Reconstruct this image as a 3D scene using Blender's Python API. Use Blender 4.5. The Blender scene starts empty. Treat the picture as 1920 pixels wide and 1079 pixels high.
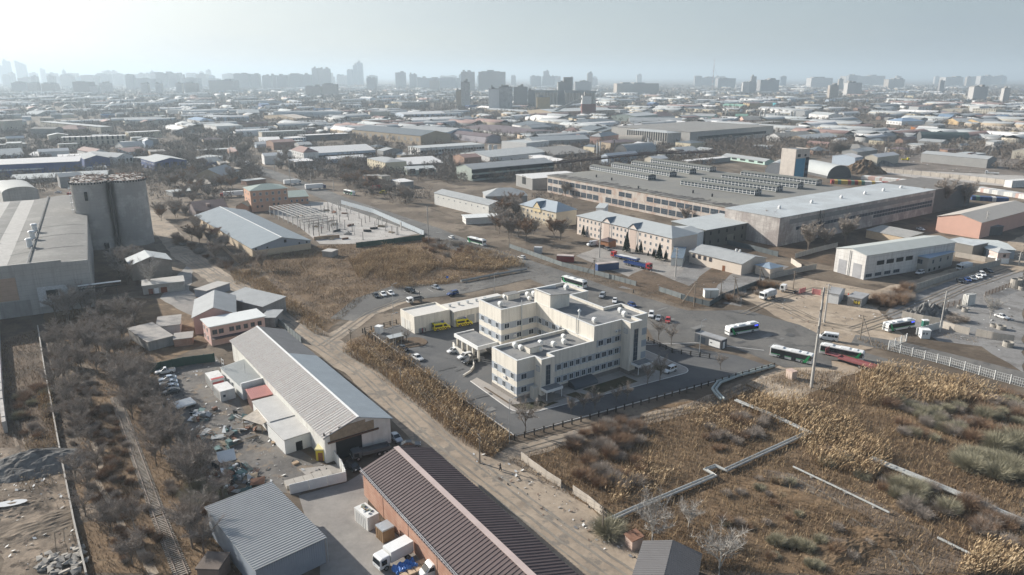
import bpy,math,random
import numpy as np
from mathutils import Vector,Matrix
sc=bpy.context.scene
COL=sc.collection
RND=random.Random(11)
NPR=np.random.default_rng(5)
rad=math.radians
F=1330.0;TH=math.atan(396.5/F);H=80.0
CT,ST=math.cos(TH),math.sin(TH)
REG={'r':(2.997,[(0,60),(640,60),(1280,60),(0,400),(640,400),(1280,400),(0,719),(640,719),(1280,719)]),'h':(8.99,[(900,620),(1060,580),(860,700),(840,520),(1020,500),(700,540)]),'a':(5.994,[(0,190),(320,190),(640,190),(960,190),(1280,190),(1600,190)]),'b':(5.994,[(0,340),(320,340),(640,340),(960,340),(1280,340),(1600,340)]),'c':(5.994,[(0,490),(320,490),(640,490),(960,490),(1280,490),(1600,490)]),'z':(4.905,[(260,640)]),'y':(4.8,[(400,860)]),'s':(4.8,[(0,90)]),'t':(3.2,[(560,90)]),'w':(1.0,[(0,0)])}
def px(r,x,y):
 s,o=REG[r[0]];o=o[int(r[1:]or 1)-1]
 return(o[0]+x/s,o[1]+y/s)
def G(x,y,z=0.0):
 "photo pixel -> place on the level z of the site"
 u=x-960;v=y-539.5
 d=v*CT+F*ST;f=F*CT-v*ST
 k=(H-z)/d
 return(u*k,f*k)
def g(r,x,y,z=0.0):
 return G(*px(r,x,y),z)
def zat(X,Y,y):
 v=y-539.5;d=v*CT+F*ST;f=F*CT-v*ST
 return H-d*Y/f
def XatY(x,y,Y):
 "direction of a pixel followed to the distance Y: gives x and height"
 u=x-960;v=y-539.5
 d=v*CT+F*ST;f=F*CT-v*ST
 return(u*Y/f,H-d*Y/f)
MATS={}
def nodes(m):
 m.use_nodes=True
 nt=m.node_tree;nt.nodes.clear()
 o=nt.nodes.new('ShaderNodeOutputMaterial');b=nt.nodes.new('ShaderNodeBsdfPrincipled')
 nt.links.new(b.outputs[0],o.inputs[0])
 return nt,b
def N(nt,t,**kw):
 n=nt.nodes.new(t)
 for k,v in kw.items():
  if k.startswith('i_'):
   n.inputs[k[2:].replace('_',' ')].default_value=v
  else:setattr(n,k,v)
 return n
def c4(c,k=1.0):return(min(c[0]*k,1),min(c[1]*k,1),min(c[2]*k,1),1)
def ramp(nt,stops):
 r=nt.nodes.new('ShaderNodeValToRGB');e=r.color_ramp.elements
 while len(e)<len(stops):e.new(0.5)
 for s,(p,c)in zip(e,stops):s.position=p;s.color=c if len(c)==4 else(*c,1)
 return r
def mixc(nt,fac,a,b,mode='MIX'):
 m=nt.nodes.new('ShaderNodeMix');m.data_type='RGBA';m.blend_type=mode
 for s,i in((fac,0),(a,6),(b,7)):
  if hasattr(s,'links'):nt.links.new(s,m.inputs[i])
  elif isinstance(s,(int,float)):m.inputs[i].default_value=s
  else:m.inputs[i].default_value=s if len(s)==4 else(*s,1)
 return m.outputs[2]
def mt(name,col,rough=.85,var=.18,sca=.35,streak=None,blotch=None,ribs=None,bump=0,metal=0,spec=.35,panel=None):
 """weathered surface: base colour varied by noise; streak=(colour, amount) vertical stains; blotch=(colour, amount, scale) worn
    patches; ribs=(axis, period, strength) sheet profile; panel=(dx, dz, colour) joints between wall panels"""
 if name in MATS:return MATS[name]
 m=bpy.data.materials.new(name);nt,b=nodes(m);L=nt.links.new
 geo=N(nt,'ShaderNodeNewGeometry');pos=geo.outputs['Position']
 n1=N(nt,'ShaderNodeTexNoise',i_Scale=sca,i_Detail=7.0,i_Roughness=.65);L(pos,n1.inputs['Vector'])
 mr=N(nt,'ShaderNodeMapRange');mr.inputs[1].default_value=.3;mr.inputs[2].default_value=.7
 L(n1.outputs[0],mr.inputs[0])
 out=mixc(nt,mr.outputs[0],c4(col,1-var),c4(col,1+var))
 if blotch:
  n2=N(nt,'ShaderNodeTexNoise',i_Scale=blotch[2],i_Detail=8.0,i_Roughness=.7);L(pos,n2.inputs['Vector'])
  r=ramp(nt,[(.5-blotch[1]*.25,(0,0,0)),(.62-blotch[1]*.25,(1,1,1))]);L(n2.outputs[0],r.inputs[0])
  out=mixc(nt,r.outputs[0],out,blotch[0])
 if streak:
  mp=N(nt,'ShaderNodeMapping');mp.inputs['Scale'].default_value=(1.1,1.1,.09);L(pos,mp.inputs[0])
  n3=N(nt,'ShaderNodeTexNoise',i_Scale=1.0,i_Detail=5.0);L(mp.outputs[0],n3.inputs['Vector'])
  r=ramp(nt,[(.48,(0,0,0)),(.72,(streak[1],)*3)]);L(n3.outputs[0],r.inputs[0])
  out=mixc(nt,r.outputs[0],out,streak[0])
 hgt=None
 if panel:
  tc=N(nt,'ShaderNodeTexCoord');sp=N(nt,'ShaderNodeSeparateXYZ');L(tc.outputs['Object'],sp.inputs[0])
  ad=N(nt,'ShaderNodeMath',operation='ADD');L(sp.outputs[0],ad.inputs[0]);L(sp.outputs[1],ad.inputs[1])
  fac=None
  for src,d,wd in((ad.outputs[0],panel[0],.05),(sp.outputs[2],panel[1],.05)):
   if not d:continue
   q=N(nt,'ShaderNodeMath',operation='PINGPONG');L(src,q.inputs[0]);q.inputs[1].default_value=d/2
   w=N(nt,'ShaderNodeMath',operation='LESS_THAN');L(q.outputs[0],w.inputs[0]);w.inputs[1].default_value=wd
   if fac is None:fac=w.outputs[0]
   else:
    mx=N(nt,'ShaderNodeMath',operation='MAXIMUM');L(fac,mx.inputs[0]);L(w.outputs[0],mx.inputs[1]);fac=mx.outputs[0]
  ml=N(nt,'ShaderNodeMath',operation='MULTIPLY');L(fac,ml.inputs[0]);ml.inputs[1].default_value=.6
  out=mixc(nt,ml.outputs[0],out,panel[2])
 if ribs:
  tc=N(nt,'ShaderNodeTexCoord');sp=N(nt,'ShaderNodeSeparateXYZ');L(tc.outputs['Object'],sp.inputs[0])
  q=N(nt,'ShaderNodeMath',operation='PINGPONG');L(sp.outputs['xyz'.index(ribs[0])],q.inputs[0]);q.inputs[1].default_value=ribs[1]/2
  r=ramp(nt,[(0,(1,1,1)),(.5,(0,0,0))])
  dv=N(nt,'ShaderNodeMath',operation='DIVIDE');L(q.outputs[0],dv.inputs[0]);dv.inputs[1].default_value=ribs[1]/2
  L(dv.outputs[0],r.inputs[0])
  hgt=r.outputs[0]
  if ribs[2]>1:
   pass
 if bump or hgt:
  bp=N(nt,'ShaderNodeBump');bp.inputs['Strength'].default_value=bump or min(ribs[2],1)
  bp.inputs['Distance'].default_value=.12
  L(hgt if hgt else n1.outputs[0],bp.inputs['Height']);L(bp.outputs[0],b.inputs['Normal'])
 L(out,b.inputs['Base Color'])
 b.inputs['Roughness'].default_value=rough;b.inputs['Metallic'].default_value=metal
 b.inputs['Specular IOR Level'].default_value=spec
 MATS[name]=m
 return m
def plain(name,col,rough=.5,metal=0,spec=.5,emit=0):
 if name in MATS:return MATS[name]
 m=bpy.data.materials.new(name);nt,b=nodes(m)
 b.inputs['Base Color'].default_value=c4(col);b.inputs['Roughness'].default_value=rough
 b.inputs['Metallic'].default_value=metal;b.inputs['Specular IOR Level'].default_value=spec
 if emit:
  b.inputs['Emission Color'].default_value=c4(col);b.inputs['Emission Strength'].default_value=emit
 MATS[name]=m
 return m
def plantmat(name,stops,rough=.9):
 if name in MATS:return MATS[name]
 m=bpy.data.materials.new(name);nt,b=nodes(m)
 a=N(nt,'ShaderNodeAttribute',attribute_name='tint')
 r=ramp(nt,stops);nt.links.new(a.outputs['Fac'],r.inputs[0]);nt.links.new(r.outputs[0],b.inputs['Base Color'])
 b.inputs['Roughness'].default_value=rough;b.inputs['Specular IOR Level'].default_value=.15
 MATS[name]=m
 return m
def earth(name,cols,scs=(.012,.06,.5),fine=.12,bump=.5,rough=.95):
 "natural or worn ground: two colours by broad noise, a third in patches, fine grain"
 if name in MATS:return MATS[name]
 m=bpy.data.materials.new(name);nt,b=nodes(m);L=nt.links.new
 pos=N(nt,'ShaderNodeNewGeometry').outputs['Position']
 def nz(s,d=8.0,ro=.62):
  n=N(nt,'ShaderNodeTexNoise',i_Scale=s,i_Detail=d,i_Roughness=ro);L(pos,n.inputs['Vector']);return n.outputs[0]
 r1=ramp(nt,[(.38,cols[0]),(.6,cols[1])]);L(nz(scs[0]),r1.inputs[0])
 out=r1.outputs[0]
 r2=ramp(nt,[(.48,(0,0,0)),(.6,(1,1,1))]);L(nz(scs[1]),r2.inputs[0])
 out=mixc(nt,r2.outputs[0],out,cols[2])
 if len(cols)>3:
  r4=ramp(nt,[(.54,(0,0,0)),(.62,(1,1,1))]);L(nz(scs[1]*2.7),r4.inputs[0])
  out=mixc(nt,r4.outputs[0],out,cols[3])
 f=nz(scs[2],10.0,.75)
 r3=ramp(nt,[(.3,(1-fine*3,)*3),(.7,(1+0*fine,)*3)]);L(f,r3.inputs[0])
 out=mixc(nt,1.0,out,r3.outputs[0],'MULTIPLY')
 L(out,b.inputs['Base Color']);b.inputs['Roughness'].default_value=rough;b.inputs['Specular IOR Level'].default_value=.2
 if bump:
  bp=N(nt,'ShaderNodeBump');bp.inputs['Strength'].default_value=bump;bp.inputs['Distance'].default_value=.25
  L(f,bp.inputs['Height']);L(bp.outputs[0],b.inputs['Normal'])
 MATS[name]=m
 return m
def tag(o,label=None,cat=None,group=None,kind=None):
 if label:o['label']=label
 if cat:o['category']=cat
 if group:o['group']=group
 if kind:o['kind']=kind
 return o
def thing(name,label,cat,loc=(0,0,0),rz=0.0,group=None):
 o=bpy.data.objects.new(name,None);COL.objects.link(o)
 o.location=(loc[0],loc[1],loc[2]if len(loc)>2 else 0);o.rotation_euler=(0,0,rz)
 o.empty_display_size=.5
 return tag(o,label,cat,group)
def link(name,me,parent=None,loc=(0,0,0),rz=0.0):
 o=bpy.data.objects.new(name,me);COL.objects.link(o)
 o.parent=parent;o.location=loc;o.rotation_euler=(0,0,rz)
 return o
def dup(root,loc,rz,label=None,group=None,scale=None):
 r=root.copy();COL.objects.link(r);r.location=(loc[0],loc[1],loc[2]if len(loc)>2 else 0);r.rotation_euler=(0,0,rz)
 if scale:r.scale=scale if hasattr(scale,'__len__')else(scale,)*3
 if label:r['label']=label
 if group:r['group']=group
 for ch in list(root.children):
  c=ch.copy();COL.objects.link(c);c.parent=r
  for gch in ch.children:
   d=gch.copy();COL.objects.link(d);d.parent=c
 return r
class MB:
 def __init__(s):s.v=[];s.f=[];s.m=[]
 def q(s,pts,m=0):
  i=len(s.v);s.v+=[tuple(p)for p in pts];s.f.append(tuple(range(i,i+len(pts))));s.m.append(m);return s
 def box(s,x0,y0,z0,x1,y1,z1,m=0,mtop=None):
  i=len(s.v)
  s.v+=[(x0,y0,z0),(x1,y0,z0),(x1,y1,z0),(x0,y1,z0),(x0,y0,z1),(x1,y0,z1),(x1,y1,z1),(x0,y1,z1)]
  for f in((3,2,1,0),(4,5,6,7),(0,1,5,4),(1,2,6,5),(2,3,7,6),(3,0,4,7)):
   s.f.append(tuple(i+k for k in f));s.m.append(m)
  if mtop is not None:s.m[-5]=mtop
  return s
 def prism(s,poly,z0,z1,m=0,mt_=None):
  n=len(poly);i=len(s.v)
  s.v+=[(p[0],p[1],z0)for p in poly]+[(p[0],p[1],z1)for p in poly]
  for k in range(n):
   j=(k+1)%n;s.f.append((i+k,i+j,i+n+j,i+n+k));s.m.append(m)
  s.f.append(tuple(i+n+k for k in range(n)));s.m.append(m if mt_ is None else mt_)
  s.f.append(tuple(i+k for k in reversed(range(n))));s.m.append(m)
  return s
 def cyl(s,x,y,z0,z1,r,n=10,m=0,r2=None):
  r2=r if r2 is None else r2;i=len(s.v)
  for zz,rr in((z0,r),(z1,r2)):
   s.v+=[(x+rr*math.cos(2*math.pi*k/n),y+rr*math.sin(2*math.pi*k/n),zz)for k in range(n)]
  for k in range(n):
   j=(k+1)%n;s.f.append((i+k,i+j,i+n+j,i+n+k));s.m.append(m)
  s.f.append(tuple(i+n+k for k in range(n)));s.m.append(m)
  s.f.append(tuple(i+k for k in reversed(range(n))));s.m.append(m)
  return s
 def tube(s,pts,r,n=5,m=0,r2=None):
  P=[Vector(p)for p in pts];i=len(s.v);K=len(P)
  for a in range(K):
   d=(P[min(a+1,K-1)]-P[max(a-1,0)]).normalized()
   u=d.cross(Vector((0,0,1)));
   if u.length<.05:u=Vector((1,0,0))
   u.normalize();w=d.cross(u)
   rr=r if r2 is None else r+(r2-r)*a/max(K-1,1)
   for k in range(n):
    t=2*math.pi*k/n
    s.v.append(tuple(P[a]+u*(rr*math.cos(t))+w*(rr*math.sin(t))))
  for a in range(K-1):
   for k in range(n):
    j=(k+1)%n;s.f.append((i+a*n+k,i+a*n+j,i+(a+1)*n+j,i+(a+1)*n+k));s.m.append(m)
  s.f.append(tuple(i+k for k in range(n)));s.m.append(m)
  s.f.append(tuple(i+(K-1)*n+k for k in range(n)));s.m.append(m)
  return s
 def beam(s,a,b,w,h=None,m=0):
  a=Vector(a);b=Vector(b);d=(b-a).normalized();h=h or w
  u=d.cross(Vector((0,0,1)))
  if u.length<.05:u=Vector((1,0,0))
  u.normalize();n=u.cross(d);i=len(s.v)
  for p in(a,b):
   for x,y in((-1,-1),(1,-1),(1,1),(-1,1)):s.v.append(tuple(p+u*(x*w/2)+n*(y*h/2)))
  for f in((0,1,2,3),(7,6,5,4),(0,4,5,1),(1,5,6,2),(2,6,7,3),(3,7,4,0)):
   s.f.append(tuple(i+k for k in f));s.m.append(m)
  return s
 def slab(s,a,b,c,d,th,m=0,corr=None,amp=.06):
  "sheet over the four corners (a-b eave, d-c ridge); corr = profile period along the eave"
  a,b,c,d=map(Vector,(a,b,c,d));nrm=(b-a).cross(d-a).normalized()
  if nrm.z<0:nrm=-nrm
  lo=[p-nrm*th for p in(a,b,c,d)]
  if not corr:
   i=len(s.v);s.v+=[tuple(p)for p in(a,b,c,d)]+[tuple(p)for p in lo]
   for f in((0,1,2,3),(7,6,5,4),(0,4,5,1),(1,5,6,2),(2,6,7,3),(3,7,4,0)):
    s.f.append(tuple(i+k for k in f));s.m.append(m)
   return s
  n=max(2,round((b-a).length/corr));i=len(s.v);K=0
  for k in range(n):
   for t,hgt in((0,0),(.62,0),(.7,amp),(.92,amp)):
    u=(k+t)/n
    s.v.append(tuple(a.lerp(b,u)+nrm*hgt));s.v.append(tuple(d.lerp(c,u)+nrm*hgt));K+=1
  s.v.append(tuple(b));s.v.append(tuple(c));K+=1
  for k in range(K-1):s.f.append((i+2*k,i+2*k+2,i+2*k+3,i+2*k+1));s.m.append(m)
  j=len(s.v);s.v+=[tuple(p)for p in lo];s.f.append((j+3,j+2,j+1,j));s.m.append(m)
  return s
 def mesh(s,name,mats):
  me=bpy.data.meshes.new(name);me.from_pydata(s.v,[],s.f)
  for m in(mats if isinstance(mats,(list,tuple))else[mats]):me.materials.append(m)
  if any(s.m):me.polygons.foreach_set('material_index',s.m)
  return me
 def build(s,name,mats,parent=None,loc=(0,0,0),rz=0.0,smooth=False):
  me=s.mesh(name,mats)
  if smooth:me.polygons.foreach_set('use_smooth',[True]*len(me.polygons))
  return link(name,me,parent,loc,rz)
def npmesh(name,V,Q,mats,mi=None,tint=None):
 "many quads at once"
 me=bpy.data.meshes.new(name);n=len(V);m=len(Q)
 me.vertices.add(n);me.vertices.foreach_set('co',np.ascontiguousarray(V,dtype=np.float32).ravel())
 me.loops.add(4*m);me.loops.foreach_set('vertex_index',np.ascontiguousarray(Q,dtype=np.int32).ravel())
 me.polygons.add(m);me.polygons.foreach_set('loop_start',np.arange(0,4*m,4,dtype=np.int32))
 for x in(mats if isinstance(mats,(list,tuple))else[mats]):me.materials.append(x)
 if mi is not None:me.polygons.foreach_set('material_index',np.ascontiguousarray(mi,dtype=np.int32))
 if tint is not None:
  a=me.attributes.new('tint','FLOAT','POINT');a.data.foreach_set('value',np.ascontiguousarray(tint,dtype=np.float32))
 me.update(calc_edges=True);me.validate()
 return me
def vnoise(x,y,s,seed=0):
 "smooth value noise 0..1"
 x=x/s;y=y/s;xi=np.floor(x).astype(np.int64);yi=np.floor(y).astype(np.int64);fx=x-xi;fy=y-yi
 fx=fx*fx*(3-2*fx);fy=fy*fy*(3-2*fy)
 def hsh(a,b):
  h=(a*374761393+b*668265263+seed*974711)&0x7fffffff
  h=((h^(h>>13))*1274126177)&0x7fffffff
  return((h^(h>>16))&0xffff)/65535.0
 return(hsh(xi,yi)*(1-fx)+hsh(xi+1,yi)*fx)*(1-fy)+(hsh(xi,yi+1)*(1-fx)+hsh(xi+1,yi+1)*fx)*fy
def inpoly(P,poly):
 x,y=P[:,0],P[:,1];r=np.zeros(len(P),bool);n=len(poly)
 for i in range(n):
  x1,y1=poly[i];x2,y2=poly[(i+1)%n]
  c=((y1>y)!=(y2>y));c&=x<(x2-x1)*(y-y1)/((y2-y1)if y2!=y1 else 1e-9)+x1
  r^=c
 return r
def sample(poly,n,seed=None):
 P=np.array(poly);lo,hi=P.min(0),P.max(0);out=[];tot=0
 while tot<n:
  Q=NPR.uniform(lo,hi,(n*2,2));Q=Q[inpoly(Q,poly)];out.append(Q);tot+=len(Q)
 return np.concatenate(out)[:n]
def area(poly):
 return abs(sum(poly[i][0]*poly[(i+1)%len(poly)][1]-poly[(i+1)%len(poly)][0]*poly[i][1]for i in range(len(poly))))/2
def W(s,z=0.0):
 "list of places from a string of photo pixels 'x,y x,y'; a region code first"
 t=s.split();r='w1'
 if ',' not in t[0]:r=t.pop(0)
 return[g(r,*map(float,q.split(',')),z)for q in t]
def rough_edge(poly,step=4.0,amp=.8):
 out=[];n=len(poly)
 for i in range(n):
  a=Vector(poly[i]);b=Vector(poly[(i+1)%n]);L=(b-a).length;k=max(1,int(L/step))
  nn=Vector((-(b-a).y,(b-a).x)).normalized()if L>0 else Vector((0,0))
  for j in range(k):
   p=a.lerp(b,j/k)+nn*(RND.uniform(-amp,amp)if j else 0)
   out.append((p.x,p.y))
 return out
ZI=[0]
def sheet(name,pts,z,m,kind='structure',edge=None):
 if edge:pts=rough_edge(pts,*edge)
 if z<.05:ZI[0]+=1;z=z*4+ZI[0]*.0002
 b=MB();b.q([(p[0],p[1],z)for p in pts])
 o=b.build(name,m);o['kind']=kind
 return o
def strip(name,pts,w,z,m,edge=None):
 "a band of width w along a line of places"
 P=[Vector(p)for p in pts];l=[];r=[]
 for i,p in enumerate(P):
  d=(P[min(i+1,len(P)-1)]-P[max(i-1,0)]).normalized();n=Vector((-d.y,d.x))
  ww=w[i]if hasattr(w,'__len__')else w
  l.append(p+n*ww/2);r.append(p-n*ww/2)
 return sheet(name,[tuple(p)for p in l]+[tuple(p)for p in reversed(r)],z,m,edge=edge)
cam=bpy.data.cameras.new('camera');co=bpy.data.objects.new('camera',cam);COL.objects.link(co);sc.camera=co
co.location=(0,0,H);co.rotation_euler=(math.pi/2-TH,0,0)
cam.sensor_width=36.0;cam.lens=36.0*F/1920;cam.clip_end=60000;cam.clip_start=1
sc.render.resolution_x=1024;sc.render.resolution_y=575
SUN_AZ=rad(180-29.0);SUN_EL=rad(24.0)
sd=Vector((math.cos(SUN_AZ)*math.cos(SUN_EL),math.sin(SUN_AZ)*math.cos(SUN_EL),math.sin(SUN_EL)))
sl=bpy.data.lights.new('sun','SUN');sl.energy=5.0;sl.angle=rad(.6);sl.color=(1,.95,.87)
so=bpy.data.objects.new('sun',sl);COL.objects.link(so);so.rotation_euler=sd.to_track_quat('Z','Y').to_euler()
so.location=(-200,200,300)
wd=bpy.data.worlds.new('World');sc.world=wd;wd.use_nodes=True
nt=wd.node_tree;bg=nt.nodes['Background']
sk=nt.nodes.new('ShaderNodeTexSky');sk.sky_type='NISHITA';sk.sun_disc=False
sk.sun_elevation=SUN_EL;sk.sun_rotation=math.pi/2-SUN_AZ
sk.air_density=1.0;sk.dust_density=2.0;sk.ozone_density=1.0;sk.altitude=300
tc=nt.nodes.new('ShaderNodeTexCoord');mp=nt.nodes.new('ShaderNodeMapping');mp.inputs['Scale'].default_value=(1.0,1.6,6.0)
nz=nt.nodes.new('ShaderNodeTexNoise');nz.inputs['Scale'].default_value=2.2;nz.inputs['Detail'].default_value=6
rp=nt.nodes.new('ShaderNodeValToRGB');rp.color_ramp.elements[0].position=.38;rp.color_ramp.elements[1].position=.75
rp.color_ramp.elements[0].color=(.72,.72,.72,1);rp.color_ramp.elements[1].color=(.93,.93,.93,1)
nt.links.new(tc.outputs['Generated'],mp.inputs[0]);nt.links.new(mp.outputs[0],nz.inputs['Vector']);nt.links.new(nz.outputs[0],rp.inputs[0])
mx=nt.nodes.new('ShaderNodeMix');mx.data_type='RGBA'
gm=nt.nodes.new('ShaderNodeSeparateXYZ');nt.links.new(tc.outputs['Generated'],gm.inputs[0])
gr=nt.nodes.new('ShaderNodeMapRange');gr.inputs[1].default_value=.16;gr.inputs[2].default_value=.6;gr.inputs[3].default_value=1;gr.inputs[4].default_value=.12
nt.links.new(gm.outputs[2],gr.inputs[0]);gx=nt.nodes.new('ShaderNodeMath');gx.operation='MULTIPLY';nt.links.new(gr.outputs[0],gx.inputs[0]);nt.links.new(rp.outputs[0],gx.inputs[1])
nt.links.new(gx.outputs[0],mx.inputs[0]);nt.links.new(sk.outputs[0],mx.inputs[6]);
dt=nt.nodes.new('ShaderNodeVectorMath');dt.operation='DOT_PRODUCT';nt.links.new(tc.outputs['Generated'],dt.inputs[0]);dt.inputs[1].default_value=tuple(sd)
gl=nt.nodes.new('ShaderNodeValToRGB');ge=gl.color_ramp.elements;ge[0].position=0.0;ge[0].color=(.25,.30,.34,1);ge[1].position=.95;ge[1].color=(.82,.84,.84,1);g2=ge.new(.45);g2.color=(.355,.398,.418,1);g3=ge.new(.72);g3.color=(.52,.55,.56,1)
nt.links.new(dt.outputs['Value'],gl.inputs[0]);vm=nt.nodes.new('ShaderNodeVectorMath');vm.operation='SCALE';vm.inputs[3].default_value=10.0
nt.links.new(gl.outputs[0],vm.inputs[0]);nt.links.new(vm.outputs[0],mx.inputs[7])
nt.links.new(mx.outputs[2],bg.inputs[0]);bg.inputs[1].default_value=.088
sc.view_settings.view_transform='Standard';sc.view_settings.look='None';sc.view_settings.exposure=0.72
sc.view_settings.gamma=1.0
sc.cycles.use_denoising=True;sc.cycles.max_bounces=5;sc.cycles.diffuse_bounces=2;sc.cycles.glossy_bounces=2
sc.cycles.transmission_bounces=2;sc.cycles.transparent_max_bounces=4
sc.cycles.caustics_reflective=False;sc.cycles.caustics_refractive=False
hz=MB();hz.box(-22000,-900,-1.5,22000,46500,260)
hm=bpy.data.materials.new('hazy_air');hm.use_nodes=True;hn=hm.node_tree;hn.nodes.clear()
ho=hn.nodes.new('ShaderNodeOutputMaterial');hv=hn.nodes.new('ShaderNodeVolumePrincipled')
hv.inputs['Color'].default_value=(.70,.83,.93,1);hv.inputs['Density'].default_value=.00016;hv.inputs['Anisotropy'].default_value=.22
hn.links.new(hv.outputs[0],ho.inputs['Volume'])
tag(hz.build('haze',hm),kind='stuff')
M_GROUND=earth('steppe_ground',[(.125,.097,.072),(.178,.14,.104),(.245,.197,.148),(.10,.077,.057)],(.008,.035,.6))
gb=MB()
xs=[-20000,-6000,-2000,-700,-300,0,300,700,2000,6000,20000];ys=[-200,60,150,300,500,900,2000,5000,10000,25000,45000]
for i in range(len(xs)-1):
 for j in range(len(ys)-1):
  gb.q([(xs[i],ys[j],0),(xs[i+1],ys[j],0),(xs[i+1],ys[j+1],0),(xs[i],ys[j+1],0)])
gb.build('ground',M_GROUND)['kind']='structure'
GLASS=plain('window_glass',(.045,.058,.075),.12,0,.6)
DARK=plain('dark_opening',(.012,.012,.013),.9)
WFRAME=plain('white_window_frame',(.62,.63,.62),.5)
GREYF=plain('grey_window_frame',(.22,.24,.26),.6)
BROWNF=plain('brown_window_frame',(.16,.10,.07),.6)
_wm={}
def winmesh(w,h,kind):
 k=(round(w,2),round(h,2),kind)
 if k in _wm:return _wm[k]
 f=MB();p=MB();t=.115 if w<4 else .14
 fr={'grey':GREYF,'brown':BROWNF}.get(kind,WFRAME)
 if kind=='dark':
  p.box(-w/2,-.03,0,w/2,.02,h);r=(None,p.mesh('pane',DARK))
 else:
  f.box(-w/2,-.07,0,-w/2+t,.02,h);f.box(w/2-t,-.07,0,w/2,.02,h)
  f.box(-w/2+t,-.07,0,w/2-t,.02,t);f.box(-w/2+t,-.07,h-t,w/2-t,.02,h)
  n=1 if w<1.1 else max(2,round(w/1.1))
  for i in range(1,n):x=-w/2+w*i/n;f.box(x-.035,-.065,t,x+.035,.02,h-t)
  if h>2.4:
   for j in range(1,round(h/1.3)):z=h*j/round(h/1.3);f.box(-w/2+t,-.06,z-.03,w/2-t,.02,z+.03)
  if kind=='sill':f.box(-w/2-.12,-.16,-.07,w/2+.12,-.002,-.005)
  p.q([(-w/2+t,-.03,t),(w/2-t,-.03,t),(w/2-t,-.03,h-t),(-w/2+t,-.03,h-t)])
  r=(f.mesh('window',fr),p.mesh('pane',GLASS))
 _wm[k]=r
 return r
def sidepos(sd_,u,L,Wd,off=0.0):
 return{0:((u,-off),0.0),1:((L+off,u),math.pi/2),2:((L-u,Wd+off),math.pi),3:((-off,Wd-u),-math.pi/2)}[sd_]
def window(root,sd_,u,z,w,h,L,Wd,kind='win',part='window',off=.012,sub=True):
 (x,y),a=sidepos(sd_,u,L,Wd,off);fm,pm=winmesh(w,h,kind)
 if fm is None:return link('opening' if part=='window' else part,pm,root,(x,y,z),a)
 o=link(part,fm,root,(x,y,z),a)
 link('pane',pm,o)
 return o
def windows(root,spec,L,Wd):
 for s in spec:
  sd_,u0,u1,n,zs,w,h=s[:7];kind=s[7]if len(s)>7 else 'win'
  for z in(zs if hasattr(zs,'__len__')else[zs]):
   for i in range(n):
    u=(u0+u1)/2 if n==1 else u0+(u1-u0)*i/(n-1)
    window(root,sd_,u,z,w,h,L,Wd,kind)
def door(root,sd_,u,w,h,m,L,Wd,name='door',handle=True,z=0.0):
 (x,y),a=sidepos(sd_,u,L,Wd,.012);b=MB()
 b.box(-w/2,-.06,.02,w/2,.02,h);o=b.build(name,m,root,(x,y,z),a)
 if w>2:
  r=MB()
  for i in range(1,5):r.box(-w/2+.1,-.085,h*i/5-.04,w/2-.1,-.061,h*i/5+.04)
  r.build('door_rail',m,o)
 elif handle:
  r=MB();r.box(w/2-.2,-.11,1.0,w/2-.12,-.061,1.15);r.build('handle',GREYF,o)
 return o
def frame3(r,A,B,C,zc,L=None,Wd=None,flip=False):
 a=g(r,*A,zc)if r else A;b=g(r,*B,zc)if r else B
 ang=math.atan2(b[1]-a[1],b[0]-a[0]);l=math.hypot(b[0]-a[0],b[1]-a[1])
 if C is not None:
  c=g(r,*C,zc)if r else C
  w=-(c[0]-a[0])*math.sin(ang)+(c[1]-a[1])*math.cos(ang)
 else:w=Wd
 return a,ang,L or l,Wd or w
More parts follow.
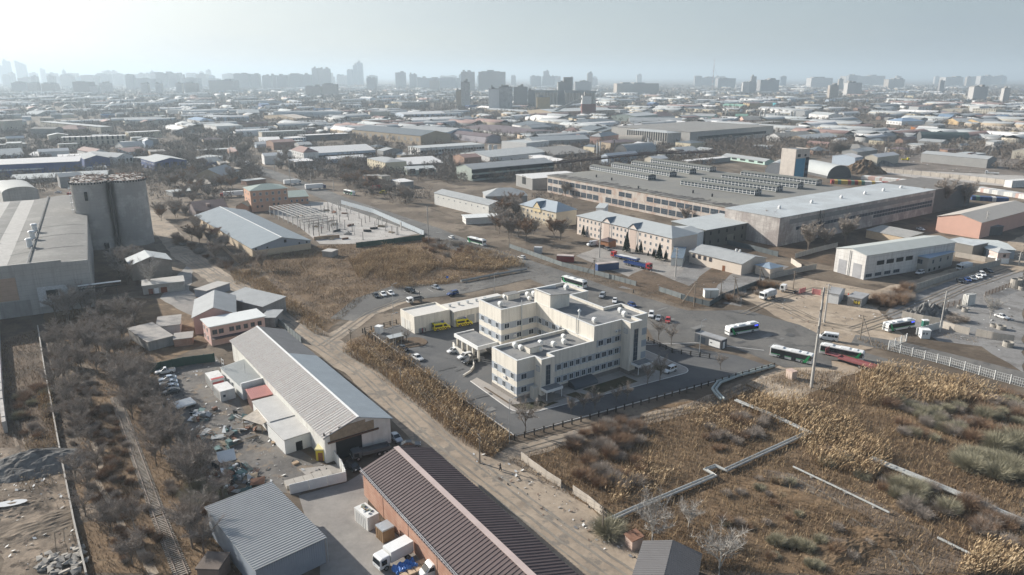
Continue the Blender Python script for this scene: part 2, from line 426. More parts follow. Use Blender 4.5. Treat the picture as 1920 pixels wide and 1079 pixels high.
def bld(name,label,cat,r,A,B,C,zc,h,roof='gx',rh=1.5,wall=None,roofm=None,over=.35,win=(),L=None,Wd=None,group=None,corr=None,th=.14,z0=0.0,plinth=None,ridge=None,amp=.07,fr=None):
 """A, B = the two ends of the front at height zc (left, right as seen), C = a far corner. local x runs along the front, y away."""
 a,ang,L,Wd=fr if fr else frame3(r,A,B,C,zc,L,Wd)
 root=thing(name,label,cat,(a[0],a[1],z0),ang,group)
 w=MB();m=MB();o=over
 if roof=='gx':
  e=[(0,0,h),(L,0,h),(L,Wd/2,h+rh),(L,Wd,h),(0,Wd,h),(0,Wd/2,h+rh)]
  w.q([(0,0,0),(L,0,0),e[1],e[0]]);w.q([(L,Wd,0),(0,Wd,0),e[4],e[3]])
  w.q([(L,0,0),(L,Wd,0),e[3],e[2],e[1]]);w.q([(0,Wd,0),(0,0,0),e[0],e[5],e[4]])
  k=rh/(Wd/2)*o;R1,R2=(-o,Wd/2,h+rh+th),(L+o,Wd/2,h+rh+th)
  m.slab((-o,-o,h-k+th),(L+o,-o,h-k+th),R2,R1,th,0,corr,amp)
  m.slab((L+o,Wd+o,h-k+th),(-o,Wd+o,h-k+th),R1,R2,th,0,corr,amp)
 elif roof=='gy':
  e=[(0,0,h),(L/2,0,h+rh),(L,0,h),(L,Wd,h),(L/2,Wd,h+rh),(0,Wd,h)]
  w.q([(0,0,0),(L,0,0),e[2],e[1],e[0]]);w.q([(L,Wd,0),(0,Wd,0),e[5],e[4],e[3]])
  w.q([(L,0,0),(L,Wd,0),e[3],e[2]]);w.q([(0,Wd,0),(0,0,0),e[0],e[5]])
  k=rh/(L/2)*o;R1,R2=(L/2,-o,h+rh+th),(L/2,Wd+o,h+rh+th)
  m.slab((L+o,-o,h-k+th),(L+o,Wd+o,h-k+th),R2,R1,th,0,corr,amp)
  m.slab((-o,Wd+o,h-k+th),(-o,-o,h-k+th),R1,R2,th,0,corr,amp)
 elif roof=='hip':
  w.prism([(0,0),(L,0),(L,Wd),(0,Wd)],0,h)
  s=min(L,Wd)/2+o
  if L>=Wd:P1,P2=(-o+s,Wd/2,h+rh),(L+o-s,Wd/2,h+rh)
  else:P1,P2=(L/2,-o+s,h+rh),(L/2,Wd+o-s,h+rh)
  q=[(-o,-o,h+.02),(L+o,-o,h+.02),(L+o,Wd+o,h+.02),(-o,Wd+o,h+.02)]
  if L>=Wd:fs=[[q[0],q[1],P2,P1],[q[1],q[2],P2],[q[2],q[3],P1,P2],[q[3],q[0],P1]]
  else:fs=[[q[0],q[1],P1],[q[1],q[2],P2,P1],[q[2],q[3],P2],[q[3],q[0],P1,P2]]
  for f in fs:m.q(f)
  m.q([(x,y,z)for x,y,z in reversed(q)])
 elif roof in('my','mx'):
  if roof=='my':hz_=[h,h,h+rh,h+rh]
  else:hz_=[h,h+rh,h+rh,h]
  c=[(0,0),(L,0),(L,Wd),(0,Wd)]
  for i in range(4):
   j=(i+1)%4;w.q([(*c[i],0),(*c[j],0),(*c[j],hz_[j]),(*c[i],hz_[i])])
  if roof=='my':
   k=rh/Wd*o
   m.slab((-o,-o,h-k+th),(L+o,-o,h-k+th),(L+o,Wd+o,h+rh+k+th),(-o,Wd+o,h+rh+k+th),th,0,corr,amp)
  else:
   k=rh/L*o
   m.slab((-o,Wd+o,h-k+th),(-o,-o,h-k+th),(L+o,-o,h+rh+k+th),(L+o,Wd+o,h+rh+k+th),th,0,corr,amp)
 elif roof=='flat':
  t=.3;w.prism([(0,0),(L,0),(L,Wd),(0,Wd)],0,h-.55)
  for x0,y0,x1,y1 in((0,0,L,t),(0,Wd-t,L,Wd),(0,t,t,Wd-t),(L-t,t,L,Wd-t)):w.box(x0,y0,h-.55,x1,y1,h)
  m.box(t,t,h-.548,L-t,Wd-t,h-.5)
 elif roof=='slab':
  w.prism([(0,0),(L,0),(L,Wd),(0,Wd)],0,h);m.box(-o,-o,h+.003,L+o,Wd+o,h+.28)
 elif roof in('ax','ay'):
  n=14;X,Y=(L,Wd)if roof=='ax' else(Wd,L)
  def at(x,y,z):return(x,y,z)if roof=='ax' else(y,X-x,z)
  pr=[(Y/2-Y/2*math.cos(math.pi*i/n),h+rh*math.sin(math.pi*i/n))for i in range(n+1)]
  for xx in(0,X):w.q([at(xx,0,0)]+[at(xx,y,z)for y,z in pr]+[at(xx,Y,0)])
  if h>.1:
   w.q([at(0,0,0),at(X,0,0),at(X,0,h),at(0,0,h)]);w.q([at(X,Y,0),at(0,Y,0),at(0,Y,h),at(X,Y,h)])
  for i in range(n):
   (y0,za),(y1,zb)=pr[i],pr[i+1]
   m.q([at(-o,y0,za+.06),at(X+o,y0,za+.06),at(X+o,y1,zb+.06),at(-o,y1,zb+.06)])
 w.build('wall',wall,root);m.build('roof',roofm,root)
 if ridge:
  b=MB()
  if roof=='gx':b.beam((-o,Wd/2,h+rh+th+.05),(L+o,Wd/2,h+rh+th+.05),ridge[1],.1)
  else:b.beam((L/2,-o,h+rh+th+.05),(L/2,Wd+o,h+rh+th+.05),ridge[1],.1)
  b.build('ridge_cap',ridge[0],root)
 if plinth:
  b=MB();b.box(-.05,-.05,0,L+.05,Wd+.05,plinth[1]);b.build('plinth',plinth[0],root)
 windows(root,win,L,Wd)
 root['_L']=L;root['_W']=Wd
 return root
def dims(o):return o['_L'],o['_W']
def local(root,x,y):
 a=root.rotation_euler[2];l=root.location
 return(l[0]+x*math.cos(a)-y*math.sin(a),l[1]+x*math.sin(a)+y*math.cos(a))
CREAM=mt('cream_render',(.69,.645,.565),.85,.05,.5,streak=((.40,.365,.315),.45))
BLUEGREY=mt('blue_grey_render',(.34,.37,.405),.8,.06,.6)
FELT=mt('grey_roof_felt',(.17,.175,.18),.92,.16,.5,blotch=((.24,.235,.225),.2,.18))
COPING=plain('pale_metal_coping',(.66,.66,.64),.5)
STONE=mt('grey_stone_plinth',(.22,.20,.18),.85,.15,1.5)
WHITE=mt('white_paint',(.74,.74,.72),.6,.05,.8)
OLDWHITE=mt('worn_white_paint',(.62,.61,.57),.8,.1,.5,streak=((.35,.31,.26),.4))
ZINC=plain('galvanised_metal',(.48,.50,.51),.45,.5)
BLACKM=plain('black_metal',(.03,.03,.032),.6)
HO=G(969,753.4);HA=0.6058
hosp=thing('clinic_building','cream and grey-blue clinic building with stepped flat roofs inside the fenced asphalt yard','building',HO,HA)
Z2,Z3,ZT=11.2,15.35,19.2
S_poly=[(0,0),(5.5,0),(5.5,-3),(9.8,-3),(9.8,-.4),(25.2,-.4),(25.2,11.6),(0,11.6)]
M_poly=[(25.2,-.4),(35.2,-.4),(35.2,-4),(39.6,-4),(39.6,-.4),(45.2,-.4),(45.2,10.6),(38.3,10.6),(38.3,25.7),(45.4,25.7),(45.4,37.8),(12.5,37.8),(12.5,25.7),(25.2,25.7)]
def block(poly,z):
 b=MB();b.prism(poly,0,z-.8);b.build('wall',CREAM,hosp)
 p=MB();c=MB();t=.4;n=len(poly)
 for i in range(n):
  a=Vector(poly[i]);q=Vector(poly[(i+1)%n]);d=(q-a).normalized();nn=Vector((-d.y,d.x))
  prv=(a-Vector(poly[i-1])).normalized();nx=(Vector(poly[(i+2)%n])-q).normalized()
  def inner(v,d0,d1):
   n0=Vector((-d0.y,d0.x));n1=Vector((-d1.y,d1.x));k=(n0+n1);return v+k*(t/(1+n0.dot(n1)))
  ai=inner(a,prv,d);qi=inner(q,d,nx)
  for mb,zz0,zz1,grow in((p,z-.8,z,0),(c,z,z+.07,.06)):
   A=a-nn*grow;Q=q-nn*grow;B1=ai+nn*grow;B2=qi+nn*grow
   mb.prism([tuple(A),tuple(Q),tuple(B2),tuple(B1)],zz0,zz1)
 p.build('parapet',CREAM,hosp);c.build('coping',COPING,hosp)
 r=MB();r.q([(x,y,z-.79)for x,y in poly]);r.build('roof',FELT,hosp)
block(S_poly,Z2);block(M_poly,Z3)
b=MB();b.prism([(25.3,19.2),(32.5,19.2),(32.5,26.9),(25.3,26.9)],Z3-.78,ZT-.9)
b.q([(25.3,19.2,ZT-.9),(25.3,19.2,ZT),(32.5,19.2,ZT-.9)]);b.q([(25.3,26.9,ZT-.9),(25.3,26.9,ZT),(32.5,26.9,ZT-.9)])
b.q([(25.3,19.2,ZT-.9),(25.3,26.9,ZT-.9),(25.3,26.9,ZT),(25.3,19.2,ZT)]);b.build('stair_tower',CREAM,hosp)
b=MB();b.slab((25.1,26.2,ZT+.1),(25.1,19.0,ZT+.1),(32.8,19.0,ZT-.75),(32.8,26.2,ZT-.75),.12);b.build('stair_tower_roof',FELT,hosp)
b=MB()
for q in((25.05,18.9,25.35,27.1),):b.box(q[0],q[1],ZT+.1,q[2],q[3],ZT+.3)
b.box(25.3,26.3,ZT-.8,32.9,26.7,ZT+.25);b.build('coping',COPING,hosp)
b=MB()
for poly in(S_poly,M_poly):
 n=len(poly)
 for i in range(n):
  a=Vector(poly[i]);q=Vector(poly[(i+1)%n]);d=(q-a).normalized();nn=Vector((d.y,-d.x))
  b.prism([tuple(a),tuple(q),tuple(q+nn*.08+d*.08),tuple(a+nn*.08-d*.08)],0,1.25)
b.build('plinth',STONE,hosp)
FL=[1.9,5.5,9.1]
def band(x0,y0,x1,y1,floors,nw,ww=1.9,pad=.9,first=None,hh=2.0):
 a=Vector((x0,y0));q=Vector((x1,y1));d=(q-a).normalized();L=(q-a).length;nn=Vector((d.y,-d.x));ang=math.atan2(d.y,d.x)
 for z in floors:
  o=MB();o.prism([tuple(a+d*.02),tuple(q-d*.02),tuple(q-d*.02+nn*.03),tuple(a+d*.02+nn*.03)],z,z+hh);o.build('window_band',BLUEGREY,hosp)
  for i in range(nw):
   u=(first or pad+ww/2)+(L-2*pad-ww)*i/max(nw-1,1);p=a+d*u+nn*.035
   fm,pm=winmesh(ww,hh-.35,'sill');w_=link('window',fm,hosp,(p.x,p.y,z+.2),ang);link('pane',pm,w_)
fl2=FL[:2]
band(0,0,5.5,0,fl2,1,1.9,1.2);band(9.8,-.4,25.2,-.4,fl2,7,1.45,.55);band(25.2,-.4,35.2,-.4,fl2,4,1.75,.6)
band(26.2,-.4,35.2,-.4,[FL[2]],3,1.9,.5);band(39.6,-.4,45.2,-.4,FL,1,1.8,.8)
band(0,11.6,0,0,fl2,3,1.55,1.2);band(12.5,37.8,12.5,25.7,FL,3,1.6,1.3);band(12.5,25.7,25.2,25.7,FL,3,1.9,1.0)
band(25.2,25.5,25.2,12.2,[FL[0],FL[1],FL[2]],4,1.6,.9)
for x0,x1,y,z1 in((6.9,8.4,-3,9.4),(36.6,38.2,-4,13.3)):
 fm,pm=winmesh(x1-x0,z1-3.9,'grey');o=link('stair_window',fm,hosp,((x0+x1)/2,y-.02,3.9));link('pane',pm,o)
for x0,x1,y0,d in((5.3,10.6,-3,2.6),(36.0,41.6,-4,3.0)):
 o=MB();o.box(x0,y0-d,3.0,x1,y0-.003,3.7,0);o.build('porch_fascia',WHITE,hosp)
 o=MB();o.box(x0+.12,y0-d+.12,3.701,x1-.12,y0-.03,3.73);o.build('porch_roof',FELT,hosp)
 for xx in(x0+.25,x1-.25):
  o=MB();o.cyl(xx,y0-d+.25,.81,2.999,.09,8);o.build('porch_post',WHITE,hosp)
 o=MB();o.box(x0,y0-d,0,x1,y0-.1,.8);o.box(x1,y0-d,0,x1+.5,y0-.1,.55);o.box(x1+.5,y0-d,0,x1+1,y0-.1,.28);o.build('porch_steps',STONE,hosp)
 o=MB();o.box(x0+1.6,y0-.07,.82,x0+3.6,y0-.01,2.95);o.build('door',plain('dark_door',(.05,.055,.06),.3),hosp)
o=MB()
for i in range(8):
 t0,t1=math.pi*i/16,math.pi*(i+1)/16
 o.q([(16.5,-.5-3*math.cos(t0),.15+1.7*math.sin(t0)),(24.5,-.5-3*math.cos(t0),.15+1.7*math.sin(t0)),(24.5,-.5-3*math.cos(t1),.15+1.7*math.sin(t1)),(16.5,-.5-3*math.cos(t1),.15+1.7*math.sin(t1))])
for xx in(16.5,24.5):o.q([(xx,-.5,.15)]+[(xx,-.5-3*math.cos(math.pi*i/16),.15+1.7*math.sin(math.pi*i/16))for i in range(9)])
o.build('basement_hatch_roof',plain('dark_slate_sheet',(.07,.08,.09),.5),hosp)
def vent(x,y,z,s=1.0,kind=0):
 o=MB()
 o.box(x-.45*s,y-.4*s,z,x+.45*s,y+.4*s,z+.55*s);o.box(x-.75*s,y-.6*s,z+.55*s,x+.75*s,y+.6*s,z+1.15*s)
 for i in range(6):
  t0,t1=math.pi*i/6,math.pi*(i+1)/6
  o.q([(x-.75*s*math.cos(t0),y-.6*s,z+1.15*s+.6*s*math.sin(t0)),(x-.75*s*math.cos(t0),y+.6*s,z+1.15*s+.6*s*math.sin(t0)),(x-.75*s*math.cos(t1),y+.6*s,z+1.15*s+.6*s*math.sin(t1)),(x-.75*s*math.cos(t1),y-.6*s,z+1.15*s+.6*s*math.sin(t1))])
 for yy in(y-.6*s,y+.6*s):o.q([(x-.75*s*math.cos(math.pi*i/6),yy,z+1.15*s+.6*s*math.sin(math.pi*i/6))for i in range(7)])
 o.build('roof_ventilator',COPING,hosp)
def hz_at(px_,py_,z):
 x,y=G(px_,py_,z);x-=HO[0];y-=HO[1];return x*math.cos(HA)+y*math.sin(HA),-x*math.sin(HA)+y*math.cos(HA)
for rr,X,Y,z,s in(('h1',590,290,Z2-.8,.85),('h1',690,330,Z2-.8,.85),('h1',1020,250,Z2-.8,.85),('h1',1240,270,Z2-.8,.85),('h1',1415,225,Z2-.8,.85),('h1',1410,145,Z2-.8,.85),('h1',1015,350,Z2-.8,.7),('h2',490,225,Z3-.8,.85),('h2',995,125,Z3-.8,.95),('h2',925,55,Z3-.8,.85),('h4',885,495,Z3-.8,.9),('h4',1345,335,Z3-.8,.95),('h4',1450,320,Z3-.8,.95),('h4',1370,390,Z3-.8,.7),('h5',375,390,Z3-.8,.95),('h4',960,370,Z3-.8,.8)):
 u,v=hz_at(*px(rr,X,Y),z);vent(u,v,z,s)
for rr,X,Y,z,wx,wy in(('h1',840,400,Z2-.8,4.2,2.4),('h4',1010,395,Z3-.8,4.4,2.6)):
 u,v=hz_at(*px(rr,X,Y),z);o=MB();o.box(u,v,z,u+wx,v+wy,z+1.6);o.build('ventilation_shaft',CREAM,hosp)
 o=MB();o.box(u-.15,v-.15,z+1.603,u+wx+.15,v+wy+.15,z+1.72);o.build('shaft_cover',FELT,hosp)
for rr,X,Y in(('h2',235,145),):
 u,v=hz_at(*px(rr,X,Y),Z3-.8);o=MB();o.cyl(u,v,Z3-.8,Z3+1.2,.22,10);o.cyl(u,v,Z3+1.2,Z3+1.75,.55,10,0,.2);o.build('flue',COPING,hosp)
u,v=19.5,25.55;o=MB();o.cyl(u,v-.25,1,Z3+1.8,.16,8);o.build('flue',ZINC,hosp)
u=25.05;o=MB();o.cyl(u-.1,6.8,Z2-.7,Z3+.5,.1,6);o.build('downpipe',ZINC,hosp)
for x,y,z,a in((-.02,5.2,4.7,-math.pi/2),(33.2,-.42,12.1,0),(34.4,-.42,12.1,0),(4.6,-.02,2.7,0),(25.18,15.5,8.6,-math.pi/2),(25.18,14.0,8.6,-math.pi/2),(17.2,25.68,6.2,0)):
 o=MB();o.box(-.45,-.35,0,.45,-.03,.65);ac=o.build('air_conditioner',WHITE,hosp,(x,y,z),a)
 o=MB();o.cyl(0,0,0,.02,.24,12);k=o.build('fan_grille',GREYF,ac,(-.1,-.355,.32));k.rotation_euler=(math.pi/2,0,0)
o=MB();o.box(4.0,-1.9,0,5.49,-.1,3.4);o.build('lift_box',CREAM,hosp)
for x,y,z in((5.48,-1.5,8.4),(35.18,-2.2,12.6)):
 o=MB();o.box(-.05,-.75,-.75,0,.75,.75);e=o.build('wall_emblem',BLUEGREY,hosp,(x,y,z))
 o=MB()
 for i in range(4):o.box(-.09,-.6+.34*i,-.6,-.051,-.42+.34*i,.6-.12*(i%2))
 o.build('emblem_bar',CREAM,e)
cn=thing('entrance_canopy','flat grey canopy with white fascia over the clinic ramp','canopy',HO,HA)
ZC=5.0
o=MB();o.box(5.4,27.4,ZC-1.1,12.4,27.75,ZC);o.box(5.4,27.75,ZC-1.1,5.75,40.6,ZC);o.box(5.4,40.6,ZC-1.1,12.4,40.95,ZC);o.build('fascia',WHITE,cn)
o=MB();o.box(5.75,27.75,ZC-.7,12.4,40.6,ZC-.35);o.build('roof',FELT,cn)
for y in(28.2,31.2,34.2,37.2,40.1):
 o=MB();o.box(5.9,y-.3,0,6.5,y+.3,ZC-.702);o.build('column',CREAM,cn)
for y in(28.2,40.1):
 o=MB();o.box(11.2,y-.3,0,11.8,y+.3,ZC-.702);o.build('column',CREAM,cn)
rp_=thing('ramp_wall','low curved cream wall of the ambulance ramp under the canopy','wall',HO,HA)
o=MB();pts=[(5.2,41.2),(4.2,38.5),(4.4,34.5),(4.6,30),(3.8,27.2),(2.4,24.8),(.2,22.8),(-3.2,21.2)]
for i in range(len(pts)-1):
 a,q=Vector(pts[i]),Vector(pts[i+1]);d=(q-a).normalized();nn=Vector((-d.y,d.x))*.16
 o.prism([tuple(a+nn),tuple(a-nn),tuple(q-nn+d*.05),tuple(q+nn+d*.05)],0,2.2-.26*i)
o.build('wall',CREAM,rp_)
gar=bld('garage','cream garage block with pale flat roof at the back-left of the clinic yard','garage',None,None,None,None,0,5.9,'flat',wall=CREAM,roofm=mt('pale_roof_sheet',(.60,.57,.52),.8,.05),fr=((HO[0]+1.4*math.cos(HA)-59.4*math.sin(HA),HO[1]+1.4*math.sin(HA)+59.4*math.cos(HA)),HA,13.3,10.0))
for u in(2.0,5.5):door(gar,3,u,2.6,3.4,OLDWHITE,13.3,10,'garage_door')
for u,w_,h_ in((2.6,2.2,1.6),(6.6,1.2,2.6),(10.3,1.1,1.2)):
 door(gar,0,u,w_,h_,mt('grey_steel_door',(.30,.31,.31),.6),13.3,10,'door',z=0 if h_>1.5 else 1.6)
gar2=bld('garage','long cream garage row with vents, between the garage block and the clinic','garage',None,None,None,None,0,5.2,'slab',wall=CREAM,roofm=MATS['pale_roof_sheet'],fr=((HO[0]+15.2*math.cos(HA)-57.6*math.sin(HA),HO[1]+15.2*math.sin(HA)+57.6*math.cos(HA)),HA,23.0,9.0),over=.2)
for u in(2.6,6.3,10.0,13.7):door(gar2,0,u,2.9,3.3,mt('grey_garage_door',(.36,.37,.37),.6),23,9,'garage_door')
for u in(1.5,5,8.5,12,15.5):
 o=MB();o.box(-.3,-.3,0,.3,.3,.7);o.box(-.45,-.45,.7,.45,.45,.85);o.build('roof_vent',ZINC,gar2,(u,5.5,5.48))
def mk_asphalt(name,a,b_,c_,patch=.5):
 return mt(name,a,.9,.13,.12,blotch=(b_,.35,.09),bump=.08)
ASPH=earth('worn_asphalt',[(0.135,0.129,0.121),(0.158,0.152,0.142),(0.193,0.182,0.166),(0.111,0.107,0.101)],(.03,.05,.8),.08,.15,.9)
ASPHN=earth('yard_asphalt',[(.105,.105,.105),(.12,.12,.12),(.135,.133,.13)],(.04,.1,1.2),.05,.1,.9)
DIRTR=earth('dusty_road',[(0.358,0.288,0.218),(0.429,0.351,0.269),(0.286,0.234,0.181),(0.229,0.201,0.169)],(.04,.09,.7),.1,.4)
SANDY=earth('trampled_sand',[(0.44,0.354,0.264),(0.372,0.297,0.222),(0.495,0.406,0.312),(0.303,0.244,0.186)],(.03,.08,.6),.1,.4)
GRAVEL=earth('grey_gravel',[(0.253,0.241,0.23),(0.31,0.301,0.287),(0.207,0.196,0.184)],(.04,.12,1.1),.12,.5)
PAVE=earth('concrete_paving',[(.36,.33,.30),(.39,.36,.325),(.33,.305,.275)],(.05,.2,1.5),.06,.1)
SLAB=earth('pale_concrete_slab',[(0.458,0.422,0.387),(0.396,0.37,0.339),(0.493,0.466,0.431)],(.05,.15,.9),.08,.1)
YARDC=earth('old_concrete_yard',[(0.306,0.282,0.258),(0.36,0.334,0.3),(0.258,0.24,0.222)],(.04,.09,.6),.08,.2)
LAWN=earth('dry_lawn',[(.10,.085,.05),(.13,.105,.062),(.085,.082,.045)],(.05,.2,1.2),.15,.4)
SOIL=earth('dark_soil',[(0.147,0.105,0.0713),(0.192,0.138,0.0948),(0.111,0.0814,0.0575)],(.05,.12,.8),.15,.6)
SCRUB=earth('scrub_earth',[(0.191,0.128,0.0773),(0.255,0.174,0.104),(0.156,0.107,0.0662),(0.297,0.208,0.127)],(.03,.07,.9),.15,.6)
MUD=earth('churned_mud',[(0.137,0.107,0.0819),(0.241,0.193,0.145),(0.37,0.293,0.221),(0.0966,0.0743,0.0567)],(.06,.11,.5),.16,.9)
def hl(pts):return[(HO[0]+u*math.cos(HA)-v*math.sin(HA),HO[1]+u*math.sin(HA)+v*math.cos(HA))for u,v in pts]
sheet('ground_scrub',W('180,700 70,580 170,560 330,560 400,640 290,690 330,800 400,900 480,1079 120,1079'),.004,SCRUB,edge=(6,1.2))
sheet('ground_reedbed',W('950,860 1480,690 1700,690 1920,760 1920,1079 1230,1079 1100,960'),.004,SCRUB,edge=(6,1.5))
sheet('ground_reedbed',W('500,470 800,445 880,452 1000,505 830,535 700,548 640,600 610,625 560,590 430,505'),.004,SCRUB,edge=(6,1.2))
sheet('ground_verge',W('640,650 700,615 965,815 930,860 800,780'),.004,SCRUB,edge=(6,.8))
sheet('ground_sandy',W('1390,560 1500,520 1640,545 1800,500 1920,440 1920,520 1700,560 1560,600 1480,605'),.006,SANDY,edge=(6,1.0))
sheet('ground_sandy',W('1480,600 1640,575 1700,640 1560,670 1500,640'),.010,SANDY,edge=(5,.9))
sheet('ground_sandy',W('1400,720 1500,665 1620,690 1480,760'),.010,SANDY,edge=(5,.9))
sheet('ground_sandy',W('1660,590 1700,560 1800,520 1920,510 1920,700 1840,650 1760,640'),.008,GRAVEL,edge=(6,.8))
sheet('ground_sandy',W('1430,880 1560,905 1680,960 1790,1020 1830,1079 1600,1079 1660,1030 1560,960 1440,905'),.010,earth('bare_brown_earth',[(.20,.15,.108),(.255,.195,.145),(.165,.125,.09),(.29,.23,.175)],(.05,.12,.8),.14,.6),edge=(4,.8))
sheet('ground_sandy',W('880,850 1000,870 1130,975 1180,1000 1230,1079 1180,1079 1060,1000 950,930'),.008,DIRTR,edge=(4,.8))
sheet('ground_factory',W('1160,540 1300,470 1480,500 1400,540 1390,575'),.006,GRAVEL,edge=(6,.6))
sheet('ground_factory',W('1080,480 1180,440 1300,485 1260,530 1180,520'),.009,YARDC,edge=(6,.6))
sheet('ground_factory',W('1410,470 1560,440 1700,400 1780,420 1700,450 1560,500'),.006,SOIL,edge=(6,.8))
sheet('ground_yard',W('1150,530 1210,505 1300,540 1370,565 1300,580'),.012,SOIL,edge=(5,.6))
sheet('ground_yard',W('160,560 175,490 150,455 290,465 330,520 270,545'),.006,SOIL,edge=(6,.6))
sheet('ground_scrapland',W('1540,262 1920,285 1920,330 1700,345 1540,310'),.006,earth('scrapyard_dirt',[(.20,.17,.145),(.26,.22,.185),(.15,.125,.105)],(.02,.05,.4),.12,.3))
sheet('ground_scrapland',W('1600,315 1920,330 1920,352 1750,340'),.010,SLAB)
sheet('ground_rubble',W('0,840 90,840 120,900 150,1000 160,1079 0,1079'),.008,MUD,edge=(4,.7))
sheet('ground_waste',W('0,600 60,600 85,700 110,830 0,850'),.006,SOIL,edge=(4,.7))
strip('road',W('380,270 470,312 560,345 640,378 720,405 800,432 870,462 960,492 1040,522 1120,552 1200,585'),[15,15,16,16,16,16,16,17,19,20,20],.016,ASPH,edge=(8,.25))
sheet('road',W('1100,545 1160,545 1290,583 1400,582 1500,610 1560,640 1560,690 1470,690 1340,640 1240,660 1210,610'),.020,ASPH,edge=(6,.5))
strip('road',W('1500,650 1600,668 1720,700 1920,752 2000,775'),[22,11,8.5,8.5,8.5],.024,ASPH,edge=(6,.3))
strip('road',W('1600,636 1690,652 1800,680 1960,722'),[9,11,11,11],.020,ASPH,edge=(6,.3))
strip('road',W('640,600 700,565 760,548 850,543 930,530 1010,512 1060,520'),[9,16,22,15,10,10,14],.020,ASPH,edge=(6,.3))
strip('dirt_road',W('270,395 310,432 350,480 420,528 510,580 600,640 690,700 770,775 850,850 940,920 1060,1010 1170,1090 1250,1150'),[11,12,11,10,10,10.5,10.5,11,11,11,11,11,11],.012,DIRTR,edge=(4,.5))
strip('dirt_track',W('600,650 650,618 690,588 760,560'),[6,6,6,8],.014,DIRTR,edge=(4,.5))
strip('dirt_track',W('1400,725 1300,765 1150,800 980,845 930,880'),[4,5,5,6,8],.012,DIRTR,edge=(4,.5))
strip('far_road',W('395,268 320,242 262,222 200,200'),16,.02,ASPH)
strip('dirt_road',W('1290,560 1400,470 1500,440 1640,400 1780,385'),10,.012,SOIL,edge=(8,.6))
strip('footpath',W('175,830 190,870 180,900 205,940 228,985 262,1030 290,1079'),[1.2,1,1,1.1,1.1,1.3,1.4],.014,SANDY,edge=(1.5,.15))
sheet('yard_asphalt',hl([(-10.8,-14.3),(73,-22.5),(72,-12),(60,11.5),(56,40),(46,50),(46,70),(1.3,70),(-9.8,68)]),.014,ASPHN)
def arc(cx,cy,r,a0,a1,n=6):return[(cx+r*math.cos(rad(a0+(a1-a0)*i/n)),cy+r*math.sin(rad(a0+(a1-a0)*i/n)))for i in range(n+1)]
pv=MB();pp=hl([(-3.2,17.5),(-3.9,2)]+arc(1.6,-2.2,5.6,180,278)+[(30,-10.6),(49,-12.2)]+arc(49,-8.7,3.5,270,350,4)+[(52.5,10),(46,11),(45.2,-.4),(25,-.4),(0,0),(0,12),(-.5,18.5)])
pv.prism(pp,0,.13);o=pv.build('pavement',PAVE);o['kind']='structure'
kb=MB()
kl=hl([(-3.2,17.5),(-3.9,2)]+arc(1.6,-2.2,5.6,180,278)+[(30,-10.6),(49,-12.2)]+arc(49,-8.7,3.5,270,350,4)+[(52.5,10)])
WHK=mt('whitewashed_kerb',(.62,.60,.57),.85,.1,1.0)
for i in range(len(kl)-1):kb.beam((*kl[i],.08),(*kl[i+1],.08),.22,.17)
tag(kb.build('kerb',WHK),'whitewashed kerb curving round the clinic pavement','kerb')
for i,(pl,lb)in enumerate(((hl([(73,-22.7),(-10.8,-14.5),(-9.8,68)]),'long whitewashed kerb along the fence of the clinic yard'),(hl([(-9.8,68),(1.3,69.9)]),'short pale kerb between the white booth and the garage block'),(hl([(52.5,12),(70,2),(82,-14)]),'pale kerb along the side drive right of the clinic'))):
 kb=MB()
 for k in range(len(pl)-1):kb.beam((*pl[k],.09),(*pl[k+1],.09),.2,.18)
 tag(kb.build('kerb',WHK),lb,'kerb')
for i,q in enumerate(([(12.5,-4.2),(16,-4.2),(17.5,-8.3),(14,-8.3)],[(18.5,-4.0),(33.8,-4.0),(34.2,-8.8),(19.5,-8.8)],[(43,-4),(48,-4),(50.5,-7.6),(45,-8.2)],[(-2.6,-.8),(5.2,-3.3),(8.6,-6.6),(2.6,-7.0),(-1.2,-5.2),(-2.4,-3)],[(-2.5,12),(-2.0,12),(-2.0,0),(-2.6,0)])):
 sheet('lawn',hl(q),.136,LAWN if i!=4 else SOIL)
ib=MB();ip=hl(arc(-2.8,52.8,4.6,-70,110,9)+[(-7,57),(-6.5,49.5)]);ib.prism(ip,0,.2);o=ib.build('lawn',SOIL);o['kind']='structure'
sheet('yard_concrete',W('560,930 650,905 690,880 690,960 880,1110 600,1110 600,1060'),.012,YARDC)
sheet('yard_concrete',W('290,690 405,668 470,790 620,880 560,930 440,905 400,890 330,790'),.012,earth('oily_yard',[(.19,.175,.16),(.235,.215,.19),(.15,.14,.13),(.26,.21,.16)],(.04,.09,.7),.12,.3),edge=(5,.4))
sheet('yard_concrete',W('560,880 640,870 650,890 590,905'),.016,PAVE)
sheet('yard_slab',W('500,395 560,378 640,380 795,437 680,458 600,458 560,425'),.014,SLAB)
sheet('yard_concrete',W('690,300 790,292 900,290 880,320 760,325'),.01,ASPH)
sheet('yard_concrete',W('330,300 390,290 430,312 350,316'),.01,SLAB)
sheet('yard_concrete',W('355,545 370,480 330,520 300,560 370,600 390,580'),.010,YARDC,edge=(5,.5))
mk=MB()
def dash(a,b,w=.15):
 a=Vector(a);b=Vector(b);d=(b-a).normalized();n=Vector((-d.y,d.x))*w/2
 mk.q([(*(a+n),.125),(*(a-n),.125),(*(b-n),.125),(*(b+n),.125)])
for x in range(0,5):
 a=Vector(G(735+22*x,548-2*x));dash(a,a+Vector((2.6,-4.2)),.14)
mk.build('road_marking',plain('faded_road_paint',(.5,.49,.46),.8))['kind']='structure'
